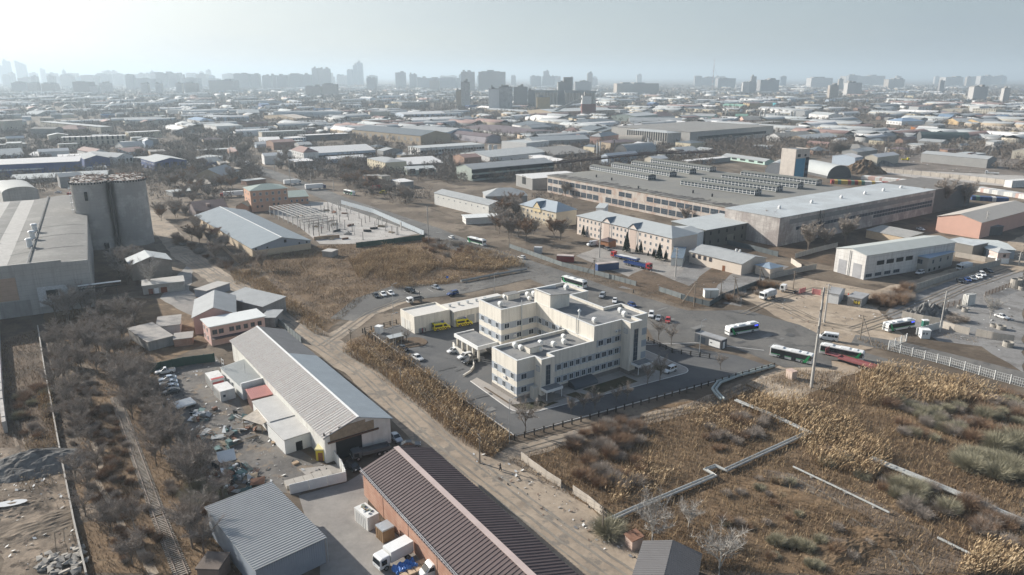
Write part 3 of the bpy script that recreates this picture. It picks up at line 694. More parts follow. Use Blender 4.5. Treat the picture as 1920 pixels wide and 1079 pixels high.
def tracks(pts,offs,w,m):
 P=[Vector(q)for q in pts]
 for o_ in offs:
  Q=[]
  for i,q in enumerate(P):d=(P[min(i+1,len(P)-1)]-P[max(i-1,0)]).normalized();n=Vector((-d.y,d.x));Q.append(tuple(q+n*(o_+RND.uniform(-.25,.25))))
  strip('wheel_track',Q,w,.030,m,edge=(2.5,.16))
TRK=earth('worn_wheel_track',[(.25,.22,.185),(.30,.268,.225),(.22,.195,.165)],(.06,.2,1.0),.1,.3);TRD=earth('dark_wheel_track',[(.235,.20,.16),(.28,.24,.195),(.20,.172,.14)],(.06,.2,1.0),.1,.3)
tracks(W('350,480 420,528 510,580 600,640 690,700 770,775 850,850 940,920 1060,1010 1170,1090'),(-2.9,-1.3,1.2,2.8),.55,TRK)
tracks(W('1400,725 1300,765 1150,800 980,845'),(-.8,.8),.45,TRD);tracks(W('1440,560 1520,600 1600,620 1690,590 1800,540 1900,505'),(-3.2,-1.4,.9,2.6),.5,TRD);tracks(W('1390,590 1450,565 1530,540 1620,560'),(-1.1,.9),.5,TRD);tracks(W('1470,890 1560,940 1660,1010 1720,1079'),(-1.0,.8),.5,TRD);tracks(W('600,650 650,618 690,588 760,560'),(-.9,.9),.5,TRK);tracks(W('20,760 60,860 110,960 130,1079'),(-1.5,-.2,1.4),.5,MUD)
PT=[mt('tar_patch_dark',(.085,.084,.083),.9,.1,.6),mt('tar_patch_pale',(.19,.185,.175),.9,.08,.6)]
for poly,n in((W('1100,550 1290,590 1400,590 1500,620 1540,660 1480,680 1340,630 1220,600'),16),(W('640,382 800,436 960,496 1040,520 960,485 800,428'),9),(W('1600,668 1720,702 1900,748 1900,742 1720,696'),6),(hl([(-9,40),(-9,-10),(-4,-10),(0,40),(10,55),(-6,60)]),7)):
 for x,y in sample(poly,n):
  a=RND.uniform(.3,.9);l,w=RND.uniform(1.5,6),RND.uniform(.8,2.4);c,s_=math.cos(a),math.sin(a)
  sheet('road_patch',[(x+u*c-v*s_,y+u*s_+v*c)for u,v in((-l/2,-w/2),(l/2,-w/2),(l/2,w/2),(-l/2,w/2))],.032,PT[RND.random()<.6],edge=(.9,.12))
for poly,n in((W('290,690 405,668 470,790 620,880 560,930 440,905 330,790'),500),(W('860,840 1000,880 1150,980 1200,1060 1060,1000 930,910'),160),(W('0,850 90,850 140,1000 150,1079 0,1079'),260),(W('1500,540 1640,575 1700,620 1560,650 1440,590'),160),(W('1700,560 1900,520 1900,680 1800,640'),260),(W('1150,460 1300,500 1400,560 1180,530'),120),(W('1540,265 1910,290 1910,325 1700,345 1540,310'),700),(W('520,395 640,385 790,438 680,455 600,455'),260)):
 V=[];Q=[];MI=[]
 for x,y in sample(poly,n):
  k=.10+.45*RND.random()**3+max(0,y-350)*.0022*RND.random();a=RND.uniform(0,3.14);c,s_=math.cos(a)*k,math.sin(a)*k;z=.14;j=len(V);V+=[(x-c,y-s_,z),(x+s_*.6,y-c*.6,z+k*.3),(x+c,y+s_,z+k*.5),(x-s_*.6,y+c*.6,z+.02)];Q.append((j,j+1,j+2,j+3));MI.append(RND.randrange(4))
 o=link('litter',npmesh('litter',np.array(V),np.array(Q),[plain('litter_white',(.6,.6,.58),.8),plain('litter_grey',(.28,.27,.26),.9),plain('litter_brown',(.16,.11,.08),.9),plain('litter_black',(.03,.03,.03),.9)],MI));o['kind']='stuff'
ROOFGREY=mt('grey_metal_roof',(.34,.35,.35),.8,.1,.25,spec=.2,ribs=('x',.5,.5))
ROOFGREYY=mt('grey_metal_roof_cross',(.34,.35,.35),.8,.1,.25,spec=.2,ribs=('y',.5,.5))
ROOFBLUE=mt('blue_grey_metal_roof',(.235,.268,.29),.8,.07,.2,ribs=('x',.6,.4),spec=.2)
ROOFPALE=mt('pale_metal_roof',(.46,.48,.475),.75,.07,.2,ribs=('x',.6,.4),spec=.2)
ROOFBROWN=mt('brown_metal_tile',(.10,.072,.07),.6,.12,.4,spec=.3)
ROOFOLD=mt('old_fibre_cement_roof',(.375,.36,.345),.9,.08,.5,blotch=((.33,.285,.25),.0,2.2),ribs=('x',1.1,.8))
BRICKR=mt('red_brick',(.37,.205,.145),.9,.14,.8,blotch=((.42,.26,.19),.25,.5),panel=(0,.6,(.28,.15,.11)))
BRICKY=mt('yellow_brick',(.47,.37,.26),.9,.1,.7)
PINK=mt('pink_render',(.56,.37,.32),.85,.08,.5,streak=((.4,.3,.27),.3))
CONC=mt('old_concrete',(.29,.28,.265),.92,.14,.4,streak=((.16,.15,.14),.5))
CONCP=mt('concrete_panels',(.40,.385,.36),.9,.1,.4,streak=((.25,.23,.21),.5),panel=(6,1.8,(.2,.19,.18)))
WHPANEL=mt('white_panels',(.60,.585,.56),.85,.09,.4,streak=((.36,.33,.30),.5),panel=(6,1.5,(.3,.29,.28)))
STEELB=mt('blue_grey_sheet_wall',(.27,.30,.34),.6,.06,.4,ribs=('x',.4,.5))
RUST=mt('rusty_metal',(.19,.10,.065),.9,.25,.6)
TIMBER=mt('weathered_planks',(.27,.215,.15),.9,.25,1.2)
def pt(r,x,y,z=0):return g(r,x,y,z)
A=G(680,884,5.4);B=G(843.5,1064,5.4);C=G(807,842,5.4)
n1=bld('brick_warehouse','long red-brick warehouse under a brown ribbed roof beside the dusty road','warehouse',None,A,B,C,5.4,5.4,'gx',2.6,BRICKR,ROOFBROWN,.5,L=62,corr=.85,amp=.10,ridge=(mt('pinkish_ridge_sheet',(.46,.37,.34),.6,.1),1.1))
L,Wd=dims(n1)
sn=MB()
for i in range(62):sn.beam((i+.5,-.35,5.45),(i+.5,-.45,6.25),.06);
for z in(5.75,6.2):sn.beam((0,-.42,z),(L,-.42,z),.06)
sn.build('snow_guard',plain('galvanised_rail',(.6,.6,.6),.4,.3),n1)
for u in(9,19.5,30,40.5):
 b=MB();b.box(-.25,-.06,0,.25,.02,5.3);b.build('wall_pier',BRICKR,n1,(u,0,0))
A=g('r7',1435,1040,5.1);B=g('r7',1820,865,5.1);C=g('r7',1250,680,5.1)
n2=bld('storage_shed','single-pitch grey ribbed shed with blue-grey end wall by the railway strip','shed',None,A,B,C,5.1,5.0,'my',.6,STEELB,mt('grey_ribbed_sheet',(.33,.335,.335),.75,.07,.4,spec=.25),.35,th=.12)
for ch in list(n2.children):
 if ch.name.startswith('roof'):bpy.data.objects.remove(ch)
L,Wd=dims(n2);m=MB();m.slab((L+.35,-.35,5.1),(L+.35,Wd+.35,5.7),(-.35,Wd+.35,5.7),(-.35,-.35,5.1),.12,0,.62,.09)
m.build('roof',MATS['grey_ribbed_sheet'],n2)
b=MB();b.beam((L+.3,-.3,.3),(L+.3,-.3,4.9),.12);b.build('downpipe',ZINC,n2)
A=px('r4',1300,715);B=(608,820);C=(534,620)
A=G(*A,6.3);B=G(*B,6.3);C=G(*C,6.3)
b3=bld('long_warehouse','long grey gabled warehouse with blotchy ribbed roof and timber-patched gable, middle of the left yard','warehouse',None,A,B,C,6.3,6.2,'gx',2.6,OLDWHITE,ROOFOLD,.5,ridge=(WHITE,.5))
L,Wd=dims(b3)
for ch in list(b3.children):
 if ch.name.startswith('roof'):bpy.data.objects.remove(ch)
k=2.6/(Wd/2)*.5
m=MB();m.slab((-.5,-.5,6.2-k+.14),(L+.5,-.5,6.2-k+.14),(L+.5,Wd/2,8.94),(-.5,Wd/2,8.94),.14,0,.9,.05);m.build('roof',ROOFOLD,b3)
m=MB();m.slab((L+.5,Wd+.5,6.2-k+.14),(L*.36,Wd+.5,6.2-k+.14),(L*.36,Wd/2,8.94),(L+.5,Wd/2,8.94),.14);m.build('roof',mt('blue_grey_flat_sheet',(.27,.305,.33),.8,.07,.3,spec=.2,ribs=('x',.9,.3)),b3)
m=MB();m.slab((L*.36,Wd+.5,6.2-k+.12),(-.5,Wd+.5,6.2-k+.12),(-.5,Wd/2,8.92),(L*.36,Wd/2,8.92),.14,0,.9,.05);m.build('roof',mt('dark_old_roof',(.21,.205,.20),.85,.12,.4),b3)
b=MB();b.box(L+.01,1.2,4.9,L+.1,Wd-4,7.0);b.box(L+.01,3.2,7.0,L+.09,Wd-6,7.7);b.build('timber_panel',TIMBER,b3)
b=MB();b.box(L+.005,2.4,.02,L+.06,8.4,4.5);b.build('gateway',DARK,b3)
b=MB();b.box(L+.07,.6,4.5,L+.4,Wd-3,4.85);b.build('gate_lintel',mt('brown_beam',(.10,.055,.035),.8),b3)
zf=lambda x,y,z:g('z',x,y,z)
a4=bld('workshop_annex','white annex with ribbed lean-to roof and TV aerial beside the parked cars','annex',None,zf(755,245,3.6),zf(950,425,3.6),zf(900,92,4.2),3.6,3.5,'my',.9,WHITE,mt('pale_green_grey_roof',(.42,.43,.41),.6,.06,.4,ribs=('x',.8,.9)),.2,corr=.8,amp=.06,win=[(0,3,9,3,1.2,1.2,1.3)])
L,Wd=dims(a4)
b=MB();b.box(L-.25,-.2,3.3,L+.25,Wd+.2,4.75);b.build('end_parapet',WHITE,a4)
b=MB();b.tube([(L*.55,Wd*.5,4),(L*.55,Wd*.5,7)],.05);b.build('mast',ZINC,a4)
b=MB();b.tube([(.4,.3,3.5),(.4,.3,6.5)],.06);b.tube([(2,.3,3.5),(2,.3,6.5)],.06);b.beam((.4,.3,6.3),(2,.3,6.3),.08);b.beam((.4,.3,5.2),(2,.3,5.2),.08);b.build('lattice_frame',WHITE,a4)
pc=bld('porch','porch with red sheet roof at the end of the white annex','porch',None,zf(1040,528,3.2),zf(1225,485,3.2),zf(990,462,3.2),3.2,3.1,'my',.5,mt('dark_red_boards',(.10,.05,.04),.8),mt('red_sheet_roof',(.42,.17,.15),.6,.1,ribs=('x',.5,.5)),.25)
b5=bld('flat_cabin','white flat-roofed cabin behind the open shelter in the junk yard','cabin',None,zf(1048,562,3.6),zf(1210,748,3.6),zf(1300,498,3.6),3.6,3.6,'slab',0,WHITE,mt('dirty_white_roof',(.47,.46,.44),.8,.1,.4),.15)
b5b=bld('flat_cabin','white flat-roofed cabin with dark doorway next to the yellow kiosk','cabin',None,zf(1340,918,3.4),zf(1610,832,3.4),zf(1212,752,3.4),3.4,3.4,'slab',0,WHITE,MATS['dirty_white_roof'],.12)
door(b5b,0,3.2,1.5,2.2,DARK,*dims(b5b))
ki=bld('kiosk','small yellow kiosk with brown door and pale roof','kiosk',None,zf(1625,1000,2.7),zf(1745,1000,2.7),zf(1525,943,2.7),2.7,2.6,'slab',0,mt('yellow_paint',(.60,.46,.05),.5,.05),mt('pale_yellow_roof',(.55,.50,.28),.7),.15,Wd=4.2)
door(ki,0,1.0,1.0,2.0,mt('brown_door',(.22,.09,.04),.5),*dims(ki))
b=MB();b.cyl(dims(ki)[0]-.5,-.6,0,5.4,.16,8);b.cyl(dims(ki)[0]-.5,-.6,5.4,7.0,.17,8,1);b.build('stove_pipe',[WHITE,BLACKM],ki)
def cabin(r,A,B,C,z,label,m,roofm,L=None,Wd=None,win=()):
 o=bld('container_cabin',label,'container',r,A,B,C,z,z,'slab',0,m,roofm,.04,L=L,Wd=Wd,win=win)
 L,Wd=dims(o);b=MB()
 for x in(.02,L-.02):
  for y in(.02,Wd-.02):b.box(x-.09,y-.09,0,x+.09,y+.09,z)
 b.build('corner_post',m,o)
 b=MB()
 for i in range(1,int(L/.5)):b.box(i*.5-.05,-.05,.15,i*.5+.05,-.003,z-.12)
 b.build('wall_rib',m,o);return o
CW=mt('container_white',(.66,.65,.62),.6,.08,.6,streak=((.4,.34,.28),.3))
cabin('z',(685,412),(750,475),(770,372),2.6,'white container cabin with a window, front one of two by the parked cars',CW,CW,Wd=3.6,win=[(1,.9,.9,1,1.0,.9,.9)])
cr=cabin('z',(612,302),(668,372),(700,288),2.6,'white container with a red-painted roof end, rear one of two by the parked cars',CW,CW,Wd=3.4)
L,Wd=dims(cr);b=MB();b.box(L-1.3,.1,2.9,L-.1,Wd-.1,2.93);b.box(L+.01,.3,.8,L+.05,Wd-.3,2.2);b.build('red_paint',mt('red_sheet_paint',(.45,.10,.09),.6),cr)
PW=[(0,1,0,0,0,0,0)]
ph=bld('pink_house','pink two-storey house with grey hipped gable roof at the bend of the dusty road','house','r4',(1085,585),(1320,560),(1205,450),6.0,6.0,'gy',2.6,PINK,ROOFGREYY,.5,Wd=20)
pw=bld('pink_wing','pink front wing with flat white roof and six upper windows','house','r4',(1178,640),(1485,580),(1135,598),6.3,6.2,'slab',0,PINK,mt('white_flat_roof',(.62,.63,.61),.6,.04),.5,win=[(0,1.3,3.2,2,3.6,1.5,1.5,'brown'),(3,1.5,5,2,[1,3.6],1.1,1.4)])
L,Wd=dims(pw)
windows(pw,[(0,L*.38,L*.50,2,3.6,1.5,1.5,'brown'),(0,L*.64,L*.9,3,3.6,1.3,1.5,'brown')],L,Wd)
b=MB();b.box(0,-2.2,2.6,L*.95,-.05,2.75);b.build('lower_roof',mt('dark_canopy_sheet',(.09,.07,.07),.8),pw)
bld('pink_extension','low grey-roofed extension behind the pink house','extension','r4',(1250,470),(1475,525),(1440,445),4.5,4.4,'my',.9,CONC,ROOFGREY,.3,Wd=10)
bld('open_garage','lean-to garage with dark opening at the end of the pink wing','garage','r4',(1465,590),(1545,590),(1450,545),3.2,3.2,'slab',0,CONC,ROOFGREY,.3,Wd=8)
b9=bld('brick_outhouse','whitewashed brick outhouse with flat roof in front of the small gabled house','outhouse','r4',(800,415),(1035,388),(790,395),3.2,3.4,'slab',0,mt('whitewashed_brick',(.40,.37,.33),.9,.2,.8),mt('pale_flat_roof',(.42,.40,.37),.9,.1),.25,Wd=9)
door(b9,0,2.6,1.5,2.1,mt('red_brown_door',(.20,.07,.04),.6),*dims(b9));door(b9,0,4.6,1.6,2.2,WHITE,*dims(b9));door(b9,0,7.2,2.2,2.2,MATS['red_brown_door'],*dims(b9))
b10=bld('gabled_house','tall plain brick house with pale gable roof and attic hatch near the silos','house','r4',(735,292),(960,262),(710,250),6.7,6.7,'gy',2.4,mt('grey_brown_brick',(.27,.235,.20),.9,.12,.6),ROOFPALE,.5,Wd=13)
L,Wd=dims(b10);window(b10,0,L/2,6.8,1.0,1.6,L,Wd,'dark')
bld('low_shed','low grey sheds with patched roof among the bare trees','shed','r4',(830,725),(970,690),(780,575),3.0,3.0,'my',.4,CONC,mt('patched_shed_roof',(.25,.235,.22),.9,.15,.3,blotch=((.36,.33,.30),.4,.2)),.3,Wd=16)
bld('low_shed','low grey shed with ribbed roof beside the white van','shed','r4',(880,640),(1010,625),(850,570),3.0,3.0,'my',.4,OLDWHITE,MATS['patched_shed_roof'],.3,Wd=9)
bld('low_shed','small dark lean-to in front of the grey sheds','shed','r4',(975,712),(1080,700),(965,670),2.4,2.4,'my',.3,BRICKR,MATS['patched_shed_roof'],.2,Wd=5)
bld('garage_block','row of flat garages by the dusty road behind the pink house','garage','r4',(1160,440),(1290,395),(1150,405),2.8,2.8,'slab',0,STEELB,mt('pale_flat_roof',(.42,.40,.37)),.2,Wd=6)
h=16.4
A=G(0,511,h);B=G(165,493,h);C=G(105,372,h);A=tuple(Vector(B)+(Vector(A)-Vector(B)).normalized()*58)
hall=bld('factory_hall','huge concrete factory hall with wavy grey roof at the left edge','factory hall',None,A,B,C,h,h,'slab',0,CONCP,FELT,.0,L=58)
L,Wd=dims(hall)
for ch in list(hall.children):
 if ch.name.startswith('roof'):bpy.data.objects.remove(ch)
HR=mt('weathered_roll_roof',(.215,.21,.195),.93,.1,.25,blotch=((.165,.16,.15),.45,.07),streak=((.28,.265,.24),.4))
m=MB();nx=24;xs0=L-27.0
def hz_(x):
 t=(x-(L-9))/17.0
 return h-.2+1.5*math.cos(max(-1.3,min(1.3,abs(t)*1.3))*1.2)if x>L-26 else h-.2+1.5*math.cos(1.56)+.25*math.sin((L-26-x)/14*math.pi)**2
X=[L*i/60 for i in range(61)];Y=[Wd*j/10 for j in range(11)]
for i in range(60):
 for j in range(10):m.q([(X[i],Y[j],hz_(X[i])),(X[i+1],Y[j],hz_(X[i+1])),(X[i+1],Y[j+1],hz_(X[i+1])),(X[i],Y[j+1],hz_(X[i]))])
m.build('roof',HR,hall,smooth=True)
m=MB();prev=[0,L-34,L-34,L-27,L-27,L-8,L-8,L];zz=[h+.5,h+.5,h+1.4,h+1.4,h+2.1,h+2.1,h+1.2,h+1.2]
for i in range(0,8,2):m.box(prev[i],-.3,h-1,prev[i+1],.35,zz[i])
m.box(L-.4,.36,h-.4,L+.02,Wd,h+.55);m.build('parapet',CONCP,hall)
for yy in(26,52,74):
 m=MB()
 for i in range(59):m.q([(X[i],yy,hz_(X[i])+.05),(X[i+1],yy,hz_(X[i+1])+.05),(X[i+1],yy+.5,hz_(X[i+1])+.05),(X[i],yy+.5,hz_(X[i])+.05)])
 m.build('expansion_joint',DARK,hall)
m=MB();m.box(L-18.4,.5,h+1.2,L-18.0,Wd,h+1.6);m.build('roof_ridge',FELT,hall)
for yy in(34,50,66):m=MB();m.cyl(L-19,yy,h+1,h+4,1.0,10);m.cyl(L-19,yy,h+4,h+4.5,1.4,10,0,.9);m.build('roof_vent',COPING,hall)
b=MB();b.box(L-16.5,-.12,2.6,L-7.5,-.02,9.6);b.build('white_panel',mt('speckled_white',(.55,.55,.54),.8,.3,2.5),hall)
b=MB();b.box(L-14,-.2,5.2,L-10.5,-.125,8.2);b.build('window',DARK,hall)
b=MB();b.box(L-42,-.1,6.0,L-22,-.02,14);b.build('pinkish_panel',mt('tan_panels',(.42,.30,.225),.9,.1,.5,panel=(40,1.6,(.25,.18,.14))),hall)
b=MB();b.box(L-28,-.1,.1,L-19,-.03,5.6);b.build('loading_door',CONC,hall)
cg=thing('crane_gantry','black lattice gantry frame against the hall wall','gantry',(hall.location[0],hall.location[1],0),hall.rotation_euler[2])
b=MB()
for x in(L-3,L+7.5):
 for dy in(-4.4,-3.2):b.beam((x,dy,0),(x,dy,8),.22)
 for k in range(8):b.beam((x,-4.4,k),(x,-3.2,k+1),.1)
b.build('leg',BLACKM,cg);b=MB()
for y in(-4.4,-3.2):
 for z in(8,9.2):b.beam((L-4,y,z),(L+9,y,z),.2)
for k in range(12):b.beam((L-4+k,-4.4,8),(L-3+k,-4.4,9.2),.1)
b.build('girder',BLACKM,cg);b=MB();b.box(L-4.2,-4.6,9.31,L+9.2,-3.0,9.42);b.build('snow_sheet',COPING,cg)
hall2=bld('hall_annex','pale barrel-roofed hall behind the big concrete hall','hall','a1',(20,1040),(430,1005),(400,920),13,13,'ay',3.2,CONCP,mt('pale_roll_roof',(.38,.385,.37),.85,.08),.3)
sx,sy=G(224,466)
ang=math.atan2(sy,sx)-math.pi/2
silo=thing('silo','twin-barrelled concrete silo with ragged rusty top and a dark stain down the joint','silo',(sx,sy),ang)
SILOM=mt('silo_concrete',(.42,.395,.365),.92,.13,.35,panel=(0,1.6,(.27,.255,.235)),blotch=((.34,.315,.29),.35,.12))
for cx,cy in((-8.2,9),(8.0,9),(-8.2,24),(8.0,24)):
 b=MB();b.cyl(cx,cy,0,32.2,7.95,40);b.build('silo_barrel',SILOM,silo,smooth=False)
b=MB();b.box(-.7,2.6,0,.7,7,31.8);b.build('joint_wall',mt('tar_stain',(.055,.05,.045),.9),silo)
b=MB()
for i in range(420):
 a=RND.uniform(0,2*math.pi);r=8.6*math.sqrt(RND.random());cx,cy=RND.choice(((-8.2,9),(8,9),(-8.2,24),(8,24)))
 x,y=cx+r*math.cos(a),cy+r*math.sin(a);z=32.2+RND.uniform(0,1.1)*(1-r/12)
 d=Vector((RND.uniform(-1,1),RND.uniform(-1,1),RND.uniform(-.2,.25)))*RND.uniform(.5,1.9)
 b.beam((x,y,z),(x+d.x,y+d.y,max(32.25,z+d.z)),RND.uniform(.15,.8),RND.uniform(.05,.3),RND.choice((0,0,1,2)))
tag(b.build('roof_debris',[RUST,mt('broken_slate',(.085,.078,.07),.9,.2),mt('brown_debris',(.13,.085,.06),.9,.3)],silo),kind='stuff')
for i in range(40):
 a=math.pi+math.pi*i/39
 for cx in(-8.2,8.0):
  if i%2:b=MB();b.box(cx+8.3*math.cos(a)-.25,9+8.3*math.sin(a)-.25,31.3,cx+8.3*math.cos(a)+.25,9+8.3*math.sin(a)+.25,32.1);b.build('eaves_bracket',BLACKM,silo)
b=MB();b.box(-10.8,.5,24,-9.6,1.2,28);b.box(-6,.6,.2,-4,1.4,3);b.build('opening',DARK,silo)
b=MB()
for k in(-16.8,-15.9):b.beam((k,8.5,0),(k,8.5,32),.15)
for k in range(9):b.box(-17.2,7.4,3.4*k+2,-15.4,9.4,3.4*k+2.15);b.beam((-16.9,7.5,3.4*k),(-15.6,9.2,3.4*k+2),.1)
b.build('stair_scaffold',ZINC,silo)
b14=bld('long_shed','long low cream shed with wide blue-grey roof and pale ridge beside the steel frame','shed','b2',(275,385),(915,758),(845,330),4.2,4.2,'gx',3.4,mt('cream_brick',(.52,.42,.30),.9,.08,.6),ROOFBLUE,.5,ridge=(WHITE,.5),win=[(0,4,30,5,2.2,1.1,1.1,'brown'),(0,34,62,5,2.2,1.1,1.1,'brown')],fr=None)
L,Wd=dims(b14);window(b14,1,Wd*.56,4.9,1.2,1.4,L,Wd,'dark')
for u in(.06,.25,.8,.93):window(b14,1,Wd*u,3.3,.8,.8,L,Wd,'dark')
b=MB();b.q([(L+.02,.3,3.0),(L+.02,Wd-.3,3.0),(L+.02,Wd-.1,4.2),(L+.02,Wd/2,7.4),(L+.02,.1,4.2)]);b.build('gable_cladding',STEELB,b14)
b13=bld('brick_office','three-storey salmon brick office with green hipped roof','office','b2',(890,108),(1310,75),(790,68),13.2,13.0,'hip',2.6,mt('salmon_brick',(.50,.30,.21),.9,.07,.5),mt('green_grey_roof',(.25,.30,.27),.6,.06),.6,win=[])
L,Wd=dims(b13);windows(b13,[(0,L*.1,L*.93,6,[6.0,9.8],1.5,1.8,'sill'),(0,L*.16,L*.28,2,2.4,1.2,1.4,'brown'),(0,L*.6,L*.72,2,3.0,1.2,1.5,'brown'),(3,Wd*.3,Wd*.7,2,[6,9.8],1.4,1.8)],L,Wd)
bld('brick_annex','low brick annex with green roof right of the salmon brick office','annex','b2',(1320,185),(1545,170),(1310,115),5,5,'my',2.0,mt('salmon_brick',(.5,.3,.2)),MATS['green_grey_roof'],.5,Wd=14,win=[(0,2,12,4,1.8,1.2,1.6)])
bld('brick_porch','small brick porch with green gable roof left of the salmon brick office','porch','b2',(735,280),(870,280),(715,240),4,4,'gy',2.0,MATS['salmon_brick'],MATS['green_grey_roof'],.5,Wd=9)
mr_=bld('mansard_house','house with dark brown tiled gable roof behind the long low shed','house','b2',(285,335),(640,300),(190,245),4.5,4.4,'gx',4.0,mt('dark_boarding',(.16,.13,.13),.9,.1),mt('dark_brown_roof',(.14,.10,.095),.8,.1),.6,Wd=22)
L,Wd=dims(mr_);m=MB();m.box(L*.4,3,5.2,L*.5,8,7.4);m.build('dormer',MATS['dark_brown_roof'],mr_)
for A,B,C,z,lb in(((1700,790),(1810,800),(1720,700),2.5,'ruined grey block hut near the construction slab'),):
 bld('block_hut',lb,'hut','b2',A,B,C,z,z,'slab',0,CONC,MATS['pale_flat_roof'],.2,Wd=5)
fa=g('b2',1110,285,5.5);fb=g('b2',1420,410,5.5);fc=g('b2',1340,225,5.5)
ang=math.atan2(fb[1]-fa[1],fb[0]-fa[0]);LL=math.hypot(fb[0]-fa[0],fb[1]-fa[1]);WW=-(fc[0]-fa[0])*math.sin(ang)+(fc[1]-fa[1])*math.cos(ang)
sf=thing('steel_frame','pale steel hall frame under construction on the concrete slab','frame',fa,ang)
SF=plain('pale_steel',(.50,.48,.45),.6,.1)
for i in range(7):
 x=LL*i/6
 for y in(0,WW/2,WW):
  b=MB();b.box(x-.18,y-.18,0,x+.18,y+.18,5.2);b.build('column',SF,sf)
 b=MB();b.beam((x,0,5.35),(x,WW,5.35),.3);b.build('beam',SF,sf)
for j in range(7):
 b=MB();b.beam((0,WW*j/6,5.65),(LL,WW*j/6,5.65),.28);b.build('purlin',SF,sf)
BR=mt('grey_steel',(.25,.23,.21),.7)
for k,(p0,p1)in enumerate((((1450,440),(1760,395)),((1497,462),(1812,412)),((1548,485),(1866,436)),((1600,508),(1866,438)))):
 q0,q1=g('b2',*p0,5),g('b2',*p1,5)
 fr_=thing('portal_frame',('first','second','third','fourth')[k]+' brown portal frame counted from the pale steel hall frame','frame',q0,math.atan2(q1[1]-q0[1],q1[0]-q0[0]),'portal frames on the concrete slab')
 D=math.hypot(q1[0]-q0[0],q1[1]-q0[1])
 for u in(0,.33,.66,1):b=MB();b.box(D*u-.15,-.15,0,D*u+.15,.15,4.9);b.build('column',BR,fr_)
 b=MB();b.beam((-.2,0,5.05),(D+.2,0,5.05),.3);b.build('beam',BR,fr_)
cols=[(1690,230),(1730,260),(1770,265),(1815,270),(1865,290),(1905,300)]
for i,(x,y)in enumerate(cols):
 q=g('b2',x,y+95);o=thing('bare_column','bare upright column standing alone on the construction slab','column',q,.5,'bare columns on the construction slab')
 b=MB();b.box(-.15,-.15,0,.15,.15,4.6);b.build('shaft',BR,o);b=MB();b.box(-.4,-.4,0,.4,.4,.25);b.build('footing',CONC,o)
for i,(x,y)in enumerate([(20,70),(62,95),(122,140),(40,30),(100,20),(160,40),(210,60),(190,80),(250,90),(285,105),(318,110),(135,45)]):
 q=g('r5',x,y+10);o=thing('bare_column','bare upright column standing alone on the construction slab','column',q,.5,'bare columns on the construction slab')
 b=MB();b.box(-.15,-.15,0,.15,.15,4.2);b.build('shaft',BR,o);b=MB();b.box(-.4,-.4,0,.4,.4,.25);b.build('footing',CONC,o)
for i,(x,y)in enumerate(sample(W('520,398 640,388 770,437 690,452 600,452'),34)):
 o=thing('bare_column','bare upright column standing alone on the construction slab','column',(x,y),.5,'bare columns on the construction slab');b=MB();b.box(-.16,-.16,0,.16,.16,4.4);b.build('shaft',SF if i%2 else BR,o);b=MB();b.box(-.4,-.4,0,.4,.4,.25);b.build('footing',CONC,o)
for i,(x,y)in enumerate(sample(W('540,400 640,392 760,435 690,450 600,450'),22)):
 o=thing('material_stack','stack of building material lying on the construction slab','stack',(x,y),RND.uniform(0,3),'stacks of building material on the construction slab');b=MB()
 for k in range(3):b.box(-RND.uniform(1,2.4),-.7+.5*k,.06,RND.uniform(1,2.4),-.3+.5*k,RND.uniform(.4,1.3))
 b.build('stack',(RUST,TIMBER,CONC,DARK)[i%4],o)
po=bld('pale_office','long three-storey pale pink office with grey hipped roof and gabled dormers','office','b4',(735,388),(1800,642),(1030,315),9.8,9.8,'hip',3.4,mt('pale_pink_render',(.62,.535,.47),.85,.04,.4),mt('grey_sheet_roof',(.35,.37,.375),.85,.06,.3,spec=.15),.7,Wd=17)
L,Wd=dims(po)
us=[]
for s0,s1,n in((.035,.26,6),(.32,.375,2),(.42,.545,4),(.6,.65,2),(.695,.965,6)):
 us+=[s0+(s1-s0)*i/(n-1)for i in range(n)]
for u in us:
 for z in(1.0,4.1,7.3):window(po,0,L*u,z,1.15,1.6,L,Wd,'win')
for u in(.28,.40,.575,.675):b=MB();b.box(L*u-.12,-.12,0,L*u+.12,-.004,9.7);b.build('downpipe',GREYF,po)
for u in(.345,.625):
 b=MB();x=L*u;w=3.0
 b.q([(x-w,-.25,9.9),(x+w,-.25,9.9),(x,-.25,12.2)]);b.q([(x-w,-.25,9.7),(x+w,-.25,9.7),(x+w,-.25,9.9),(x-w,-.25,9.9)]);b.build('dormer',MATS['pale_pink_render'],po)
 b=MB();b.q([(x-w-.4,-.6,9.75),(x,-.6,12.45),(x,6.2,12.45)]);b.q([(x+w+.4,-.6,9.75),(x,-.6,12.45),(x,6.2,12.45)]);b.build('dormer_roof',mt('dark_slate_roof',(.15,.19,.23),.5),po)
 b=MB();b.box(x-2.2,-.1,.1,x+2.2,-.02,9.6);b.build('bay_panel',mt('tan_pink_render',(.52,.42,.36),.85,.04),po)
 for z in(1.0,4.1,7.3):
  for dx in(-1,1):
   fm,pm=winmesh(1.15,1.6,'win')
   pass
en=bld('brick_porch','brown brick entrance porch with hipped roof in front of the pale pink office','porch','b4',(985,660),(1085,680),(1000,630),3.4,3.3,'hip',1.4,mt('orange_brick',(.36,.17,.09),.9,.1),MATS['dark_brown_roof'],.5,Wd=6)
rp2=bld('roof_cabin','small white plant room behind the pale pink office','plant room','b4',(945,300),(1040,305),(950,275),11,11,'my',.5,WHITE,ROOFPALE,.3,Wd=12)
bld('dark_side_annex','annex with dark slate roof at the right end of the pale pink office','annex','b4',(1790,860),(1918,870),(1850,750),3.6,3.6,'my',2.2,OLDWHITE,MATS['dark_slate_roof'],.3,Wd=12)
